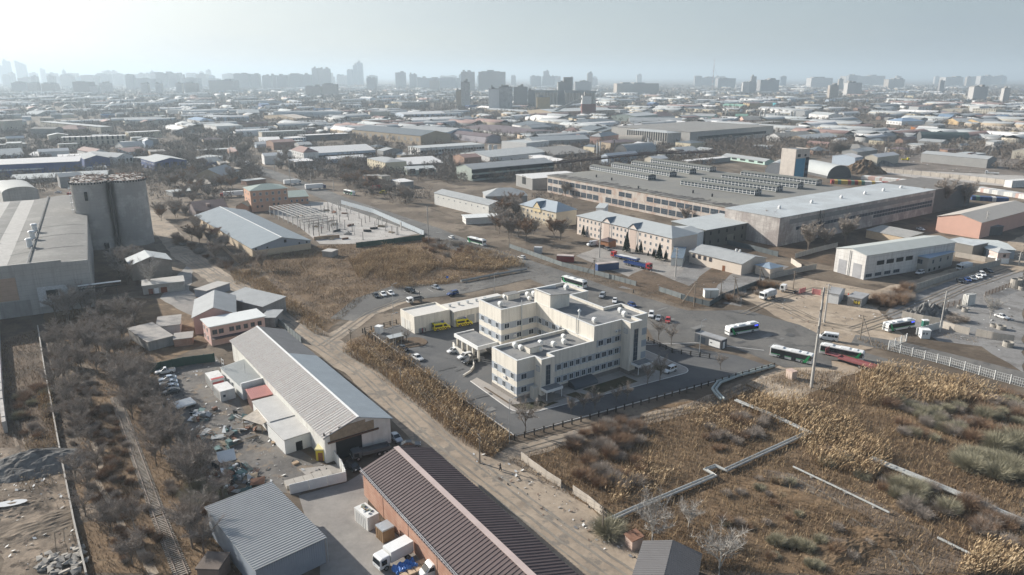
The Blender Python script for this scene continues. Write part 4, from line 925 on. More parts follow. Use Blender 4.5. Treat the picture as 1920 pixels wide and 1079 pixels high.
b17=bld('white_block','long white two-storey block with grey gable roof and small square windows','block','r2',(522,905),(828,975),(580,882),7.5,7.5,'gx',1.8,mt('dull_white',(.56,.55,.52),.85,.06),ROOFGREY,.4,Wd=13)
L,Wd=dims(b17);windows(b17,[(0,L*.08,L*.92,9,4.8,1.0,1.0)],L,Wd)
bld('hip_house','grey house with pale hipped roof among the bare trees beside the white block','house','r2',(810,925),(1045,920),(850,890),6.5,6.5,'hip',4.0,mt('grey_render',(.33,.31,.29),.9),ROOFGREY,.5,Wd=18)
yh=bld('yellow_house','pale yellow house with blue-grey hipped roof and a gabled dormer','house','b4',(95,262),(498,352),(240,200),8.5,8.5,'hip',4.2,mt('pale_yellow_render',(.56,.48,.36),.85,.06),mt('blue_grey_sheet',(.33,.37,.40),.5,.05),.6,Wd=15)
L,Wd=dims(yh);windows(yh,[(0,L*.1,L*.9,8,[2,5.4],1.2,1.5)],L,Wd)
b=MB();x=L*.48;b.q([(x-3.4,-.3,6.5),(x+3.4,-.3,6.5),(x+3.4,-.3,8.6),(x,-.3,12),(x-3.4,-.3,8.6)]);b.build('dormer',mt('yellow_render',(.62,.50,.30),.85),yh)
b=MB();b.q([(x-3.8,-.5,8.4),(x,-.5,12.3),(x,6.5,12.3)]);b.q([(x+3.8,-.5,8.4),(x,-.5,12.3),(x,6.5,12.3)]);b.build('dormer_roof',MATS['dark_slate_roof'],yh)
bld('flat_store','low white flat-roofed store by the road below the white block','store','r5',(700,30),(890,20),(720,5),3.5,3.5,'slab',0,MATS['dull_white'],mt('white_flat_roof',(.6,.6,.6)),.5,Wd=10)
ch_=bld('cream_hall','low cream hall with grey gable roof and four dark windows, near the pale pink office','hall','b5',(80,790),(665,930),(150,720),5.0,5.0,'gx',1.9,mt('cream_hall_render',(.60,.52,.44),.85,.05),ROOFGREY,.5,Wd=17)
L,Wd=dims(ch_);windows(ch_,[(0,L*.09,L*.42,4,2.6,1.6,1.8,'brown')],L,Wd);door(ch_,0,L*.68,1.4,2.4,mt('brown_door',(.2,.1,.05)),L,Wd)
for u in(.55,.62):b=MB();b.cyl(L*u,Wd*.75,6,7.2,.5,8);b.build('roof_vent',COPING,ch_)
bld('cream_annex','small cream annex with blue hipped roof at the end of the cream hall','annex','b5',(820,940),(985,985),(890,880),3.8,3.8,'hip',1.4,MATS['cream_hall_render'],mt('slate_blue_sheet',(.24,.30,.36),.5),.5,Wd=8)
bld('white_gable_block','white stepped-gable block with grey turret roof left of the dark brick block','block','b5',(60,600),(255,540),(0,520),9,8.2,'gx',1.2,WHITE,MATS['grey_sheet_roof'],.3,Wd=16)
db=bld('dark_brick_block','two-storey dark brick block with pale sheet roof beside the big factory','block','b5',(262,548),(815,450),(430,375),9,8.8,'my',.8,mt('dark_green_brick',(.115,.112,.10),.9,.08,.6),ROOFPALE,.4)
L,Wd=dims(db);windows(db,[(0,L*.1,L*.9,6,[1.6,6.0],1.1,1.7,'dark')],L,Wd);door(db,0,L*.5,5,4.6,mt('dull_green_gate',(.17,.17,.14),.7),L,Wd,'gate')
lh=bld('long_factory','long pale-roofed factory wing with weathered panel walls beside the great factory','factory',None,G(1463,408.7,14.4),G(1824,343.3,14.4),g('b5',690,268,14.4),14.4,14.2,'slab',0,mt('grimy_factory_panels',(.50,.46,.425),.9,.14,.3,streak=((.24,.21,.19),.6),blotch=((.33,.29,.27),.3,.12),panel=(6,1.8,(.22,.2,.19))),mt('light_grey_membrane',(.46,.49,.50),.85,.07,.1,spec=.15,blotch=((.40,.42,.425),.3,.06)),.25)
L,Wd=dims(lh)
K=L*.76
for ch in list(lh.children):
 if ch.name.startswith('roof'):bpy.data.objects.remove(ch)
b=MB();b.box(-.25,-.25,14.2,K,Wd+.25,14.48);b.build('roof',MATS['light_grey_membrane'],lh)
b=MB();b.box(K+.01,-.25,14.2,L+.25,Wd+.25,14.46);b.build('roof',mt('dark_roofing_felt',(.17,.158,.145),.95,.15,.2),lh)
b=MB()
for x0 in range(8,int(K)-6,6):b.box(x0,-.05,10.2,x0+5.9,-.01,12.6)
b.build('dark_panel',mt('dull_grey_panel',(.24,.23,.22),.9,.15,.5),lh)
b=MB();b.box(K,-.06,.1,L-.1,-.01,14.1);b.build('dark_wall',mt('dark_tin_wall',(.13,.125,.12),.9,.15,.3),lh)
for x0 in range(14,int(K)-4,3):
 window(lh,0,x0+1.5,6.6,2.8,1.7,L,Wd,'grey')
 if x0>K*.55:window(lh,0,x0+1.5,4.6,2.8,1.7,L,Wd,'grey')
for u in(.1,.24,.38,.5,.6,.7):
 b=MB();b.cyl(0,0,0,.8,.8,10);b.cyl(0,0,.8,1.9,1.0,10,0,.15);b.build('roof_cowl',COPING,lh,(L*u,Wd*.45,14.5))
b=MB()
for y in(-.8,-2.6):b.beam((30,y,0),(32.5,y,15),.2);b.beam((35,y,0),(32.5,y,15),.2)
for k in range(6):b.beam((30+.4*k,-.8,2.4*k),(35-.4*k,-2.6,2.4*k+2),.12)
b.build('lattice_mast',mt('dark_steel',(.07,.065,.06),.7),lh)
gf=bld('great_factory','vast low factory with sagging felt roof and eight glazed roof lanterns','factory',None,g('a4',400,835,12),g('b5',680,330,12),g('a5',1200,800,12),12,12,'slab',0,mt('peeling_brick_wall',(.50,.45,.40),.9,.1,.4,streak=((.30,.24,.21),.5),blotch=((.40,.30,.245),.15,.2)),mt('sagging_roof_felt',(.235,.225,.195),.95,.1,.06,blotch=((.19,.185,.17),.4,.03)),.5,Wd=118)
L,Wd=dims(gf)
for i in range(int(L/6.1)):
 for z,hh in((7.0,3.0),(1.4,3.4)):
  if RND.random()<.95:window(gf,0,3.2+i*6.1,z,5.4,hh,L,Wd,'grey')
b=MB()
for i in range(int(L/2)):
 x=i*2+RND.uniform(0,1);b.box(x,RND.uniform(.3,2),12.281,x+RND.uniform(.6,1.8),RND.uniform(5,12),12.281+RND.uniform(.06,.28))
b.build('torn_felt',mt('torn_dark_felt',(.14,.13,.12),.95,.2),gf)
LAN=mt('lantern_roof',(.155,.158,.142),.9,.08)
def lantern(p0,p1,n):
 q0,q1=g('a5',*p0,14.8),g('a5',*p1,14.8);a=math.atan2(q1[1]-q0[1],q1[0]-q0[0]);D=math.hypot(q1[0]-q0[0],q1[1]-q0[1])
 ra=gf.rotation_euler[2];dx,dy=q0[0]-gf.location[0],q0[1]-gf.location[1]
 lx,ly=dx*math.cos(ra)+dy*math.sin(ra),-dx*math.sin(ra)+dy*math.cos(ra)
 b=MB();w=7.0
 b.box(0,0,0,D,w,.6);ln=b.build('roof_lantern',LAN,gf,(lx,ly,12.28),a-ra)
 b=MB();b.q([(-.3,-.4,3.3),(D+.3,-.4,3.3),(D+.3,w/2,4.1),(-.3,w/2,4.1)]);b.q([(-.3,w+.4,3.3),(D+.3,w+.4,3.3),(D+.3,w/2,4.1),(-.3,w/2,4.1)])
 b.q([(D,0,3.3),(D,w,3.3),(D,w/2,4.05)]);b.build('lantern_roof',LAN,ln)
 b=MB();k=int(D/2.6)
 for i in range(k+1):
  x=D*i/k;b.box(x-.16,-.12,.6,x+.16,.1,3.3)
 b.box(0,-.1,1.85,D,.05,2.1);b.box(0,-.1,.6,D,.08,.8);b.box(0,-.1,3.1,D,.08,3.3)
 for y in(0,w/4,w/2,w*.75,w):b.box(D-.05,y-.1,.6,D+.1,y+.1,3.3)
 b.box(D-.04,0,1.85,D+.08,w,2.05);b.build('glazing_bar',WFRAME,ln)
 b=MB();b.q([(.1,.02,.6),(D-.1,.02,.6),(D-.1,.02,3.3),(.1,.02,3.3)]);b.q([(D-.07,0,.6),(D-.07,w,.6),(D-.07,w,3.3),(D-.07,0,3.3)]);b.q([(.1,w,.6),(D-.1,w,.6),(D-.1,w,3.3),(.1,w,3.3)]);b.build('pane',GLASS,ln)
for p0,p1 in(((-20,905),(810,1020)),((210,865),(1050,980)),((440,838),(1290,945)),((655,805),(1500,908)),((-1040,735),(-390,850)),((-800,710),(-150,815)),((-575,690),(75,785)),((-360,665),(300,760))):lantern(p0,p1,10)
for x,y in(('b5',(115,135)),('b5',(330,175)),('b4',(1420,85)),('a4',(948,855)),('a4',(1120,890))):
 q=g(x,*y,12.3);ra=gf.rotation_euler[2];dx,dy=q[0]-gf.location[0],q[1]-gf.location[1]
 b=MB();b.cyl(0,0,0,1.4,.5,8);b.cyl(0,0,1.4,1.9,.8,8,0,.2);b.build('roof_vent',BLACKM,gf,(dx*math.cos(ra)+dy*math.sin(ra),-dx*math.sin(ra)+dy*math.cos(ra),12.28))
tx=g('a5',1245,850,12);ty=g('a5',1095,830,12);tz=g('a5',1440,870,12)
tw=bld('concrete_tower','pale concrete tower block with a blue sheet face rising behind the factory roof','tower',None,(tx[0],tx[1]),(tx[0]+9.5,tx[1]+5.4),ty,30,31,'flat',0,mt('tower_concrete',(.50,.45,.40),.9,.1,.4,panel=(0,3.2,(.34,.30,.27)),streak=((.3,.26,.23),.4)),FELT,.2,L=14.5,Wd=12.5)
L,Wd=dims(tw);b=MB();b.box(.6,-.1,4,L-4.2,-.01,24.5);b.build('blue_cladding',mt('blue_sheet',(.07,.24,.36),.6,.08,.4),tw)
b=MB()
for k in range(5):b.box(L-3.6,-.08,8+3.8*k,L-.4,-.01,9.8+3.8*k)
b.box(2,-.06,25.5,5,-.01,27.5);b.box(9,-.06,25.8,11,-.01,27.2);b.build('opening',DARK,tw)
b=MB();b.box(L-3.9,-.07,3,L-.1,-.02,25);b.build('dark_bay',mt('dark_bay_sheet',(.05,.07,.09),.7),tw)
wh=bld('white_brick_hall','white panel hall with two grey gates and pale gable roof, right of the crossroads','hall',None,px('r6',865,192)and G(*px('r6',865,195),10.3),G(*px('r6',1035,238),10.3),G(*px('r6',1290,112),10.3),10.3,10.2,'gy',1.4,WHPANEL,mt('pale_sheet_roof',(.42,.44,.42),.85,.07,.2,spec=.15,ribs=('y',1.0,.3)),.3,Wd=None)
L,Wd=dims(wh)
door(wh,0,L*.27,L*.27,6.0,mt('grey_gate',(.30,.30,.31),.7),L,Wd,'gate');door(wh,0,L*.76,L*.27,6.0,MATS['grey_gate'],L,Wd,'gate')
for i in range(4):window(wh,1,Wd*(.16+.105*i),5.4,4.4,1.8,L,Wd,'dark')
for i in range(4):window(wh,1,Wd*(.05+.10*i),.8,3.8,1.5,L,Wd,'grey')
b=MB();b.cyl(L*.49,-.35,.1,10.8,.14,6);b.build('downpipe',GREYF,wh)
wa=bld('hall_annex','grey block annex with bright blue-grey sheet roof on the side of the white panel hall','annex','b6',(650,825),(850,865),(1135,795),6.6,6.5,'slab',0,mt('grey_block_wall',(.33,.315,.29),.9,.08,.5),mt('bright_blue_grey_sheet',(.33,.43,.55),.45,.04,metal=.2),.5)
L,Wd=dims(wa);windows(wa,[(1,Wd*.2,Wd*.8,3,3.6,1.6,1.8,'grey'),(1,Wd*.1,Wd*.5,3,.6,1.4,1.1,'dark'),(0,L*.5,L*.5,1,3.4,3,2,'grey')],L,Wd)
bld('block_store','grey-brown store with pale L-shaped roof behind the blue-roofed annex','store','b6',(1040,668),(1350,728),(1160,635),6,6,'slab',0,mt('grey_brown_block',(.22,.20,.175),.9,.08),mt('pale_membrane',(.5,.52,.52),.6),.3,Wd=12)
pk=bld('pink_warehouse','pink-walled warehouse with wide beige gable roof at the right edge','warehouse','b6',(950,390),(1445,462),(1700,250),8.6,8.4,'gy',2.8,mt('pink_wall',(.62,.38,.30),.85,.05,.3),mt('beige_roof',(.45,.41,.36),.7,.05,.2,ribs=('y',1.2,.3)),.4,Wd=70)
bld('dark_lean_to','dark concrete lean-to in front of the pink-walled warehouse','lean-to','b6',(1480,520),(1690,510),(1540,478),4.6,4.6,'slab',0,mt('dark_block',(.13,.125,.12),.9,.1),mt('dark_flat_roof',(.2,.2,.2),.9),.2,Wd=12)
bld('white_shop','low building with pale folded roof below the pink-walled warehouse','building','b6',(1500,760),(1820,775),(1560,650),4.2,4.2,'gx',.8,MATS['blue_grey_sheet'],mt('pale_folded_roof',(.52,.54,.52),.6,.05),.4,Wd=20)
gh=bld('gate_house','small pink and white gatehouse with grey pyramid roof','gatehouse','b6',(1630,800),(1765,800),(1650,765),5.2,5.0,'hip',1.6,mt('pale_pink_wall',(.52,.42,.38),.85),ROOFGREY,.5,Wd=6)
b=MB();b.box(-.1,-.1,0,dims(gh)[0]+.1,6.1,2.4);b.build('lower_wall',WHITE,gh);window(gh,0,3,2.9,1.2,1.4,*dims(gh),'brown')
bld('slate_store','long low store with ribbed old slate roof behind the white panel hall','store','b6',(150,550),(600,640),(215,485),4,4,'my',1.2,BRICKY,mt('old_slate_roof',(.33,.32,.30),.9,.12,.3,ribs=('x',1.4,.8)),.3,Wd=13)
gs=bld('guard_shop','low white garage with blue gable and grey flat roof behind the pylon','garage','c5',(1640,350),(1760,370),(1760,290),4.0,3.8,'gx',1.2,WHITE,mt('grey_flat_roof',(.3,.3,.3),.8),.3,Wd=9)
gg=bld('graffiti_garage','low grey garage with yellow and black lettering on its wall, beside the dark thicket','garage','c6',(-60,400),(95,430),(20,330),3.2,3.2,'slab',0,CONC,MATS['grey_flat_roof'],.2,Wd=8)
L,Wd=dims(gg);b=MB();b.box(L*.45,-.05,.9,L*.9,-.01,2.5);b.build('painted_panel',BLACKM,gg);b=MB()
for i in range(5):x=L*(.47+.055*i);b.box(x,-.09,1.1+.15*(i%2),x+L*.03,-.055,2.3-.2*(i%3));b.box(x,-.09,1.6,x+L*.045,-.056,1.8)
b.box(L*.8,-.09,1.2,L*.89,-.055,2.3);b.build('lettering',MATS['yellow_paint'],gg)
br=bld('corner_shed','dark ribbed gable roof of a shed cut by the lower edge of the picture','shed',None,G(1190,1079,3.4),G(1300,1105,3.4),G(1265,1040,3.4),3.4,3.3,'gy',1.3,STEELB,mt('dark_ribbed_roof',(.13,.125,.125),.6,.06),.4,corr=.5,amp=.05,Wd=9)
bld('privy','pinkish wooden privy with rusty roof in the dry scrub','privy',None,g('r8',1595,850,2.1),g('r8',1625,905,1.2),g('r8',1625,800,2.1),2.1,2.1,'my',.3,mt('pinkish_boards',(.48,.36,.30),.9,.1),RUST,.2,L=2.2,Wd=2.2)
bld('privy','small white and brown hut beside the green pipe bend near the buses','hut',None,g('r6',580,905,1.0),g('r6',610,920,1.0),g('r6',600,865,2.2),1.0,2.2,'slab',0,mt('white_brown_hut',(.5,.4,.34),.85,.15),mt('pink_hut_roof',(.5,.37,.31),.8),.1,L=2.2,Wd=1.8)
bld('brick_hut','tiny ruined brick hut at the lower end of the railway strip','hut','r7',(1105,1045),(1240,1050),(1090,960),3,3,'slab',0,mt('old_pinkish_brick',(.24,.18,.15),.9,.2),mt('dark_plank_roof',(.15,.12,.10),.9,.25),.2,L=3.6,Wd=4)
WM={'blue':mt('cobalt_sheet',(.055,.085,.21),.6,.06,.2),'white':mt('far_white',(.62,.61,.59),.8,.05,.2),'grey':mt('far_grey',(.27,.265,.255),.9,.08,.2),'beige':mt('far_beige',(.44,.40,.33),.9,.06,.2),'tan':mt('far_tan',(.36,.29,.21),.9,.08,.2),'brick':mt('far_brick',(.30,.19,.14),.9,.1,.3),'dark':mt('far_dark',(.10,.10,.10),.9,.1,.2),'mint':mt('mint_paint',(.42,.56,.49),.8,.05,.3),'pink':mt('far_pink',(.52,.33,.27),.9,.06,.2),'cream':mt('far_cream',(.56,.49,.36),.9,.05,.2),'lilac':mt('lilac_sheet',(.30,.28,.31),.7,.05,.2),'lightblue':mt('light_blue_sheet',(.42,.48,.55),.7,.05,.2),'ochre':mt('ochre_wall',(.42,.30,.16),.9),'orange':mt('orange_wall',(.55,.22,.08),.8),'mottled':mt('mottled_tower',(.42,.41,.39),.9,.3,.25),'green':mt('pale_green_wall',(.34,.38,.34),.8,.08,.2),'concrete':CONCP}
RM={'pale':mt('far_pale_roof',(.39,.405,.40),.88,.06,.1),'white':mt('far_white_roof',(.58,.57,.555),.88,.04,.1),'grey':mt('far_grey_roof',(.32,.33,.33),.88,.07,.1),'slate':mt('far_slate_roof',(.12,.14,.155),.88,.06,.1),'brown':mt('far_brown_roof',(.13,.10,.105),.88,.08,.1),'red':mt('far_red_roof',(.24,.155,.135),.8,.08,.1),'blue':mt('far_blue_roof',(.20,.28,.38),.88,.05,.1),'green':mt('far_green_roof',(.17,.31,.24),.88,.05,.1),'teal':mt('far_teal_roof',(.10,.42,.44),.88,.05,.1),'felt':mt('far_felt_roof',(.22,.21,.195),.95,.12,.05),'tan':mt('far_tan_roof',(.40,.35,.29),.9,.06,.1),'dgreen':mt('dark_green_sheet',(.06,.085,.08),.6,.1,.1)}
def mid(name,label,cat,r,A,B,C,hp,roof,rh,w,rf,Wd=None,win=None,L=None,ov=.4,zextra=0):
 pa=px(r,*A);s=REG[r[0]][0]
 X,Y=G(pa[0],pa[1]+hp/s);h=max(2.0,zat(X,Y,pa[1]))
 a=g(r,*A,h);b=g(r,*B,h);c=g(r,*C,h)if C else None
 o=bld(name,label,cat,None,a,b,c,h,h,roof,rh,WM[w],RM[rf],ov,L=L,Wd=Wd)
 l,wd_=dims(o)
 if win:
  for sd_,n,rows,ww,hh,kind in win:
   D=l if sd_ in(0,2)else wd_
   for k in range(rows):
    z=h*(k+.35)/rows
    b_=MB()
    for i in range(n):
     u=D*(i+.5)/n;(x,y),an=sidepos(sd_,u,l,wd_,.05)
     dx,dy=math.cos(an)*ww/2,math.sin(an)*ww/2
     b_.q([(x-dx,y-dy,z),(x+dx,y+dy,z),(x+dx,y+dy,z+hh),(x-dx,y-dy,z+hh)])
    b_.build('window_row',DARK if kind=='d' else GLASS if kind=='g' else WM[kind],o)
 return o
mid('blue_warehouse','very long cobalt blue warehouse with pale roof behind the left concrete hall','warehouse','a1',(-200,725),(890,676),None,135,'my',2,'blue','white',26)
mid('blue_lean_to','low blue lean-to with white roof edge in front of the very long blue warehouse','lean-to','a1',(-200,800),(490,762),None,72,'my',.8,'blue','white',9)
mid('blue_hall','cobalt blue hall with grey gable roof at the end of the very long blue warehouse','hall','a1',(945,655),(1232,638),None,92,'gy',3,'blue','grey',40)
mid('grey_lean_to','low grey lean-to at the foot of the cobalt blue hall','lean-to','a1',(900,765),(1195,748),None,38,'my',.8,'lightblue','grey',9)
mid('grey_shed','long low grey-roofed shed running behind the silo and the concrete hall','shed','a1',(100,885),(1200,830),None,46,'my',1.5,'concrete','pale',20)
mid('grey_hall','grey gabled hall with lit white side wall between two blue halls','hall','a1',(1310,632),(1490,612),None,90,'gy',3,'white','grey',45,win=[(0,4,1,2,3,'d')])
mid('grey_block','low grey workshop row right of the grey gabled hall','workshop','a1',(1490,645),(1632,640),None,62,'slab',0,'grey','pale',14,win=[(0,8,1,1.5,1.5,'d')])
mid('brown_hall','brown-roofed hall behind the cobalt blue hall','hall','a1',(1045,580),(1212,568),None,60,'gy',3,'white','red',45)
mid('reddish_house','two-step grey house with reddish front roof beyond the blue halls','house','a1',(1440,575),(1670,552),None,50,'my',3,'lightblue','red',16)
mid('grey_house','grey gabled house behind the reddish-roofed two-step house','house','a1',(1385,512),(1622,495),None,70,'gx',4,'white','grey',20)
mid('blue_hall','cobalt blue hall with grey gable roof and white window rows facing the main street','hall','a1',(1735,688),(2095,662),None,100,'gy',3,'blue','pale',42,win=[(3,9,2,1.6,1.2,'white'),(0,4,1,3,4,'d')])
mid('apartment_block','long beige four-storey block with white roof and dark stair strips','block','a1',(690,412),(1410,388),None,108,'slab',0,'beige','white',15,win=[(0,12,2,2,4.2,'d')])
mid('apartment_block','cream block with white roof right behind the long beige four-storey block','block','a1',(1445,354),(1812,336),None,66,'slab',0,'cream','white',15)
mid('hip_house','broad house with pinkish hipped roof in the hazy trees','house','a1',(620,315),(880,318),None,60,'hip',5,'tan','red',24)
mid('apartment_block','narrow five-storey block with lit balconied side in the hazy trees','block','a1',(1130,292),(1262,285),(1065,205),90,'slab',0,'beige','pale',win=[(3,8,4,2,1.5,'d')])
mid('apartment_block','dim grey block with one lit end in the left haze','block','a1',(340,310),(615,312),None,100,'gx',2,'grey','felt',16)
mid('apartment_block','pale block cut by the left edge in the haze','block','a1',(-120,225),(42,228),None,130,'slab',0,'beige','felt',30)
mid('white_roof_shed','shed with pale pitched roof at the left edge behind the very long blue warehouse','shed','a1',(0,612),(270,596),None,55,'gx',5,'lightblue','pale',35)
mid('white_roof_shed','low shed with brilliant white roof behind the very long blue warehouse','shed','a1',(290,622),(575,614),None,24,'my',2,'grey','white',28)
mid('store','long low concrete store at the left edge in the haze','store','a1',(-60,498),(300,478),None,45,'slab',0,'grey','pale',15)
mid('white_roof_hall','long hall with white roof at the far edge of the hazy wood','hall','a1',(1110,96),(1495,88),None,30,'slab',0,'grey','white',25)
mid('green_roof_hall','pale green-roofed hall far off in the left haze','hall','a1',(245,148),(415,150),None,20,'gx',6,'grey','pale',50)
mid('school','white three-storey building with pale blue hipped roof beside the tree-lined avenue','building','a2',(182,200),(325,222),(435,208),70,'hip',4,'white','blue',win=[(0,8,3,1.6,1.6,'d')])
mid('school','white building with flat grey roof next to the blue-hipped white building','building','a2',(370,258),(512,285),(740,262),85,'slab',0,'white','pale',win=[(0,8,3,1.6,1.6,'d')])
mid('white_roof_hall','sprawling hall with white roof behind the white avenue buildings','hall','a2',(340,178),(680,188),None,25,'gx',3,'white','pale',40)
mid('white_roof_hall','hall with chalk-white front in the trees behind the avenue','hall','a2',(235,140),(440,130),None,30,'slab',0,'white','white',30)
mid('grey_shed','twin grey gabled shed on the far side of the wood','shed','a2',(760,135),(1000,130),None,40,'gx',5,'grey','pale',40)
for i,(x0,x1,lb)in enumerate(((1155,1560,'first pale teal arched hangar from the left in the far row'),(1380,1700,'second pale teal arched hangar from the left in the far row'),(1600,1920,'third pale teal arched hangar from the left in the far row'))):
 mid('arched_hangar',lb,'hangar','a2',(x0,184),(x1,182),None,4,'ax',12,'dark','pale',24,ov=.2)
mid('gabled_shed','beige gabled shed in front of the pale teal arched hangars','shed','a2',(1410,195),(1582,188),(1350,150),45,'gx',4,'tan','tan')
mid('long_greenhouse','long half-buried shed with broken white roof in the trees','shed','a2',(815,325),(1310,300),None,25,'gx',3,'grey','pale',18)
mid('town_office','three-storey office, white above and salmon below, with brown hipped roof','office','a2',(1350,545),(1492,580),(1662,570),112,'hip',4,'white','red',win=[(0,7,2,1.3,1.8,'d')])
mid('white_warehouse','big white warehouse with snow-white roof right of the salmon and white office','warehouse','a2',(1665,585),(2300,548),None,85,'gx',4,'lightblue','white',50,win=[(0,12,1,5,2.4,'d')])
mid('white_lean_to','low white-roofed lean-to in front of the big white warehouse','lean-to','a2',(1780,655),(2200,628),None,45,'my',1.5,'lightblue','white',10)
mid('small_office','small pale blue office beside the open steel canopy','office','a2',(1365,418),(1522,408),None,66,'slab',0,'lightblue','white',22,win=[(0,5,2,1.6,1.6,'d')])
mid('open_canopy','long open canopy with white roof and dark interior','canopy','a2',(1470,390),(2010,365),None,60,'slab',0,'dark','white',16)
mid('white_roof_shed','low shed with dazzling white roof left of the small pale blue office','shed','a2',(1000,455),(1235,448),None,35,'my',2.5,'grey','white',35)
mid('grey_gabled_house','wide gabled workshop with grey roof in the trees behind the brick office','workshop','a2',(270,835),(575,838),None,85,'gy',5,'tan','grey',30)
mid('kiosk_shop','small blue shop with dark gable roof by the main street','shop','a2',(440,688),(592,672),(368,655),52,'gx',3,'blue','slate')
mid('white_canopy_shop','low shop with pale roof left of the small blue shop','shop','a2',(250,640),(405,655),None,35,'my',1.5,'white','pale',18)
mid('cube_house','boxy beige house with one window by the main street','house','a2',(555,698),(665,692),(512,672),62,'flat',0,'beige','felt',win=[(0,1,1,2,2,'d')])
mid('cube_house','small boxy house with pale roof right of the boxy beige house','house','a2',(735,765),(802,758),(700,738),45,'slab',0,'tan','tan')
mid('long_wall_shed','long flat brown shed behind the brick office roof','shed','a2',(850,900),(1065,875),None,45,'slab',0,'brick','pale',8)
mid('tan_roof_shed','shed with tan tilted roof in the trees left of the brick office','shed','a2',(365,940),(520,915),None,28,'my',2.2,'grey','tan',15)
mid('flat_store','long flat grey store half hidden by trees at the left of the dirt road','store','a2',(20,1030),(300,1000),None,45,'slab',0,'grey','pale',12)
mid('dark_roof_hall','big brick hall with dark slate gable roof','hall','a3',(890,392),(1228,368),(315,308),100,'gy',5,'tan','slate',win=[(3,12,1,5,4,'grey')])
mid('grey_blue_hall','grey-blue hall with white verge behind the big dark-roofed brick hall','hall','a3',(1190,352),(1480,322),(855,296),80,'gy',4,'lightblue','grey')
mid('lilac_hall','lilac hall with plum-brown gable roof','hall','a3',(1628,405),(1790,395),(1260,348),70,'gy',3,'lilac','brown')
mid('brown_strip_hall','very long low hall with plum-brown roof strips','hall','a3',(1960,372),(2500,345),(1420,292),30,'gy',3,'white','brown')
mid('white_office','long white two-storey office and store with dark window band','office','a3',(885,532),(1608,485),(780,508),80,'slab',0,'white','pale',win=[(0,22,1,3,2.2,'d'),(3,5,2,2,2,'d')])
mid('white_hall','white hall with broad grey roof and brilliant white gable','hall','a3',(1670,632),(2325,568),(1392,575),55,'gx',3.5,'white','pale')
mid('damaged_hall','pale green hall with torn roof and open dark side in front of the white hall','hall','a3',(1475,770),(2380,690),(1305,735),130,'gx',3,'green','grey',win=[(0,9,2,11,3.2,'d')])
mid('cream_office','cream three-storey office with grey roof and dark windows on its lit side','office','a3',(290,642),(492,692),(642,655),110,'hip',2,'cream','grey',win=[(0,7,3,1.3,1.6,'d')])
mid('white_roof_store','store with plain white mono roof right of the cream three-storey office','store','a3',(735,715),(1155,690),None,42,'my',3,'grey','white',30)
mid('green_store','low pale green store with wavy canopy below the white mono roof','store','a3',(745,778),(1065,765),None,60,'my',1.5,'green','pale',14,win=[(0,3,1,5,4,'d')])
mid('ruined_house','roofless ruined brick house with green balcony by the street','ruin','a3',(290,850),(452,838),None,95,'slab',0,'brick','felt',10,win=[(0,3,2,2,2,'d')])
mid('beige_house','narrow beige house right of the roofless ruined house','house','a3',(455,850),(550,842),None,105,'slab',0,'beige','felt',8)
mid('grey_garage','grey garage with white roof edge right of the narrow beige house','garage','a3',(555,885),(660,915),(600,845),65,'slab',0,'grey','white')
mid('white_hall','long white-roofed hall with blue-grey window band in the far trees','hall','a3',(700,152),(1172,138),None,48,'gx',4,'lightblue','white',45,win=[(0,8,1,8,2.4,'d')])
mid('white_hall','lower white-roofed hall in front of the hall with blue-grey window band','hall','a3',(790,210),(1320,195),None,36,'gx',3,'white','white',28)
mid('ruin','roofless beige ruin with three broken piers','ruin','a3',(320,125),(545,120),None,60,'flat',0,'beige','felt',12)
mid('brick_shed','brown brick shed with pale roof below the roofless beige ruin','shed','a3',(310,218),(540,210),(195,210),60,'slab',0,'brick','pale')
mid('grey_block','grey four-storey block with long pale roof, far centre-left','block','a3',(680,18),(988,10),None,62,'slab',0,'grey','felt',18,win=[(0,14,3,2,2,'d')])
mid('blue_store','small royal blue store with white roof line left of the long grey sheds','store','a3',(1430,50),(1575,46),None,38,'slab',0,'blue','blue',20)
mid('beige_store','beige block joined to the small royal blue store','block','a3',(1575,45),(1705,42),None,45,'slab',0,'beige','pale',20)
mid('long_shed','very long low grey shed on the far side of the winter wood','shed','a3',(1610,92),(2180,128),None,30,'gx',3,'tan','grey',25)
mid('white_roof_plant','grey plant hall with white trim and brilliant white roof beside the great factory','hall','a4',(45,828),(230,875),(620,792),122,'slab',0,'grey','white',win=[(0,1,1,6,6,'d')])
mid('long_hall','very long grey-roofed hall with cream end in front of the grain elevator','hall','a4',(445,122),(1155,98),(350,98),55,'gx',4,'tan','pale')
mid('black_roof_house','white-walled house with black gable roof and grey end','house','a4',(0,262),(215,290),(240,235),50,'gx',5,'white','slate',win=[(0,6,1,2,2,'d')])
mid('grey_round_shed','grey shed with rounded roof right of the black-roofed house','shed','a4',(220,300),(455,285),None,55,'gx',4,'grey','grey',25)
mid('slate_house','white house with blue-slate hipped roof in the middle distance','house','a4',(625,232),(862,248),(950,210),42,'hip',5,'white','slate',win=[(0,8,1,2,2,'d')])
mid('orange_shop','bright orange flat-roofed shop left of the blue-slate hipped house','shop','a4',(462,215),(620,208),None,45,'slab',0,'orange','tan',16)
mid('red_brown_house','brick house with reddish-brown hipped roof','house','a4',(570,335),(742,340),None,40,'hip',5,'brick','red',22)
mid('grey_cottage','grey cottage with slate roof, left of two beside the reddish-brown roof','cottage','a4',(750,310),(890,335),(900,285),60,'gx',5,'grey','slate')
mid('grey_cottage','grey cottage with slate roof, right of two beside the reddish-brown roof','cottage','a4',(890,320),(1010,345),(1060,290),60,'gx',5,'grey','slate')
mid('pink_block','pink-ended block with grey hipped roof behind the metal bins','block','a4',(875,395),(1000,402),(1282,380),75,'hip',4,'pink','grey')
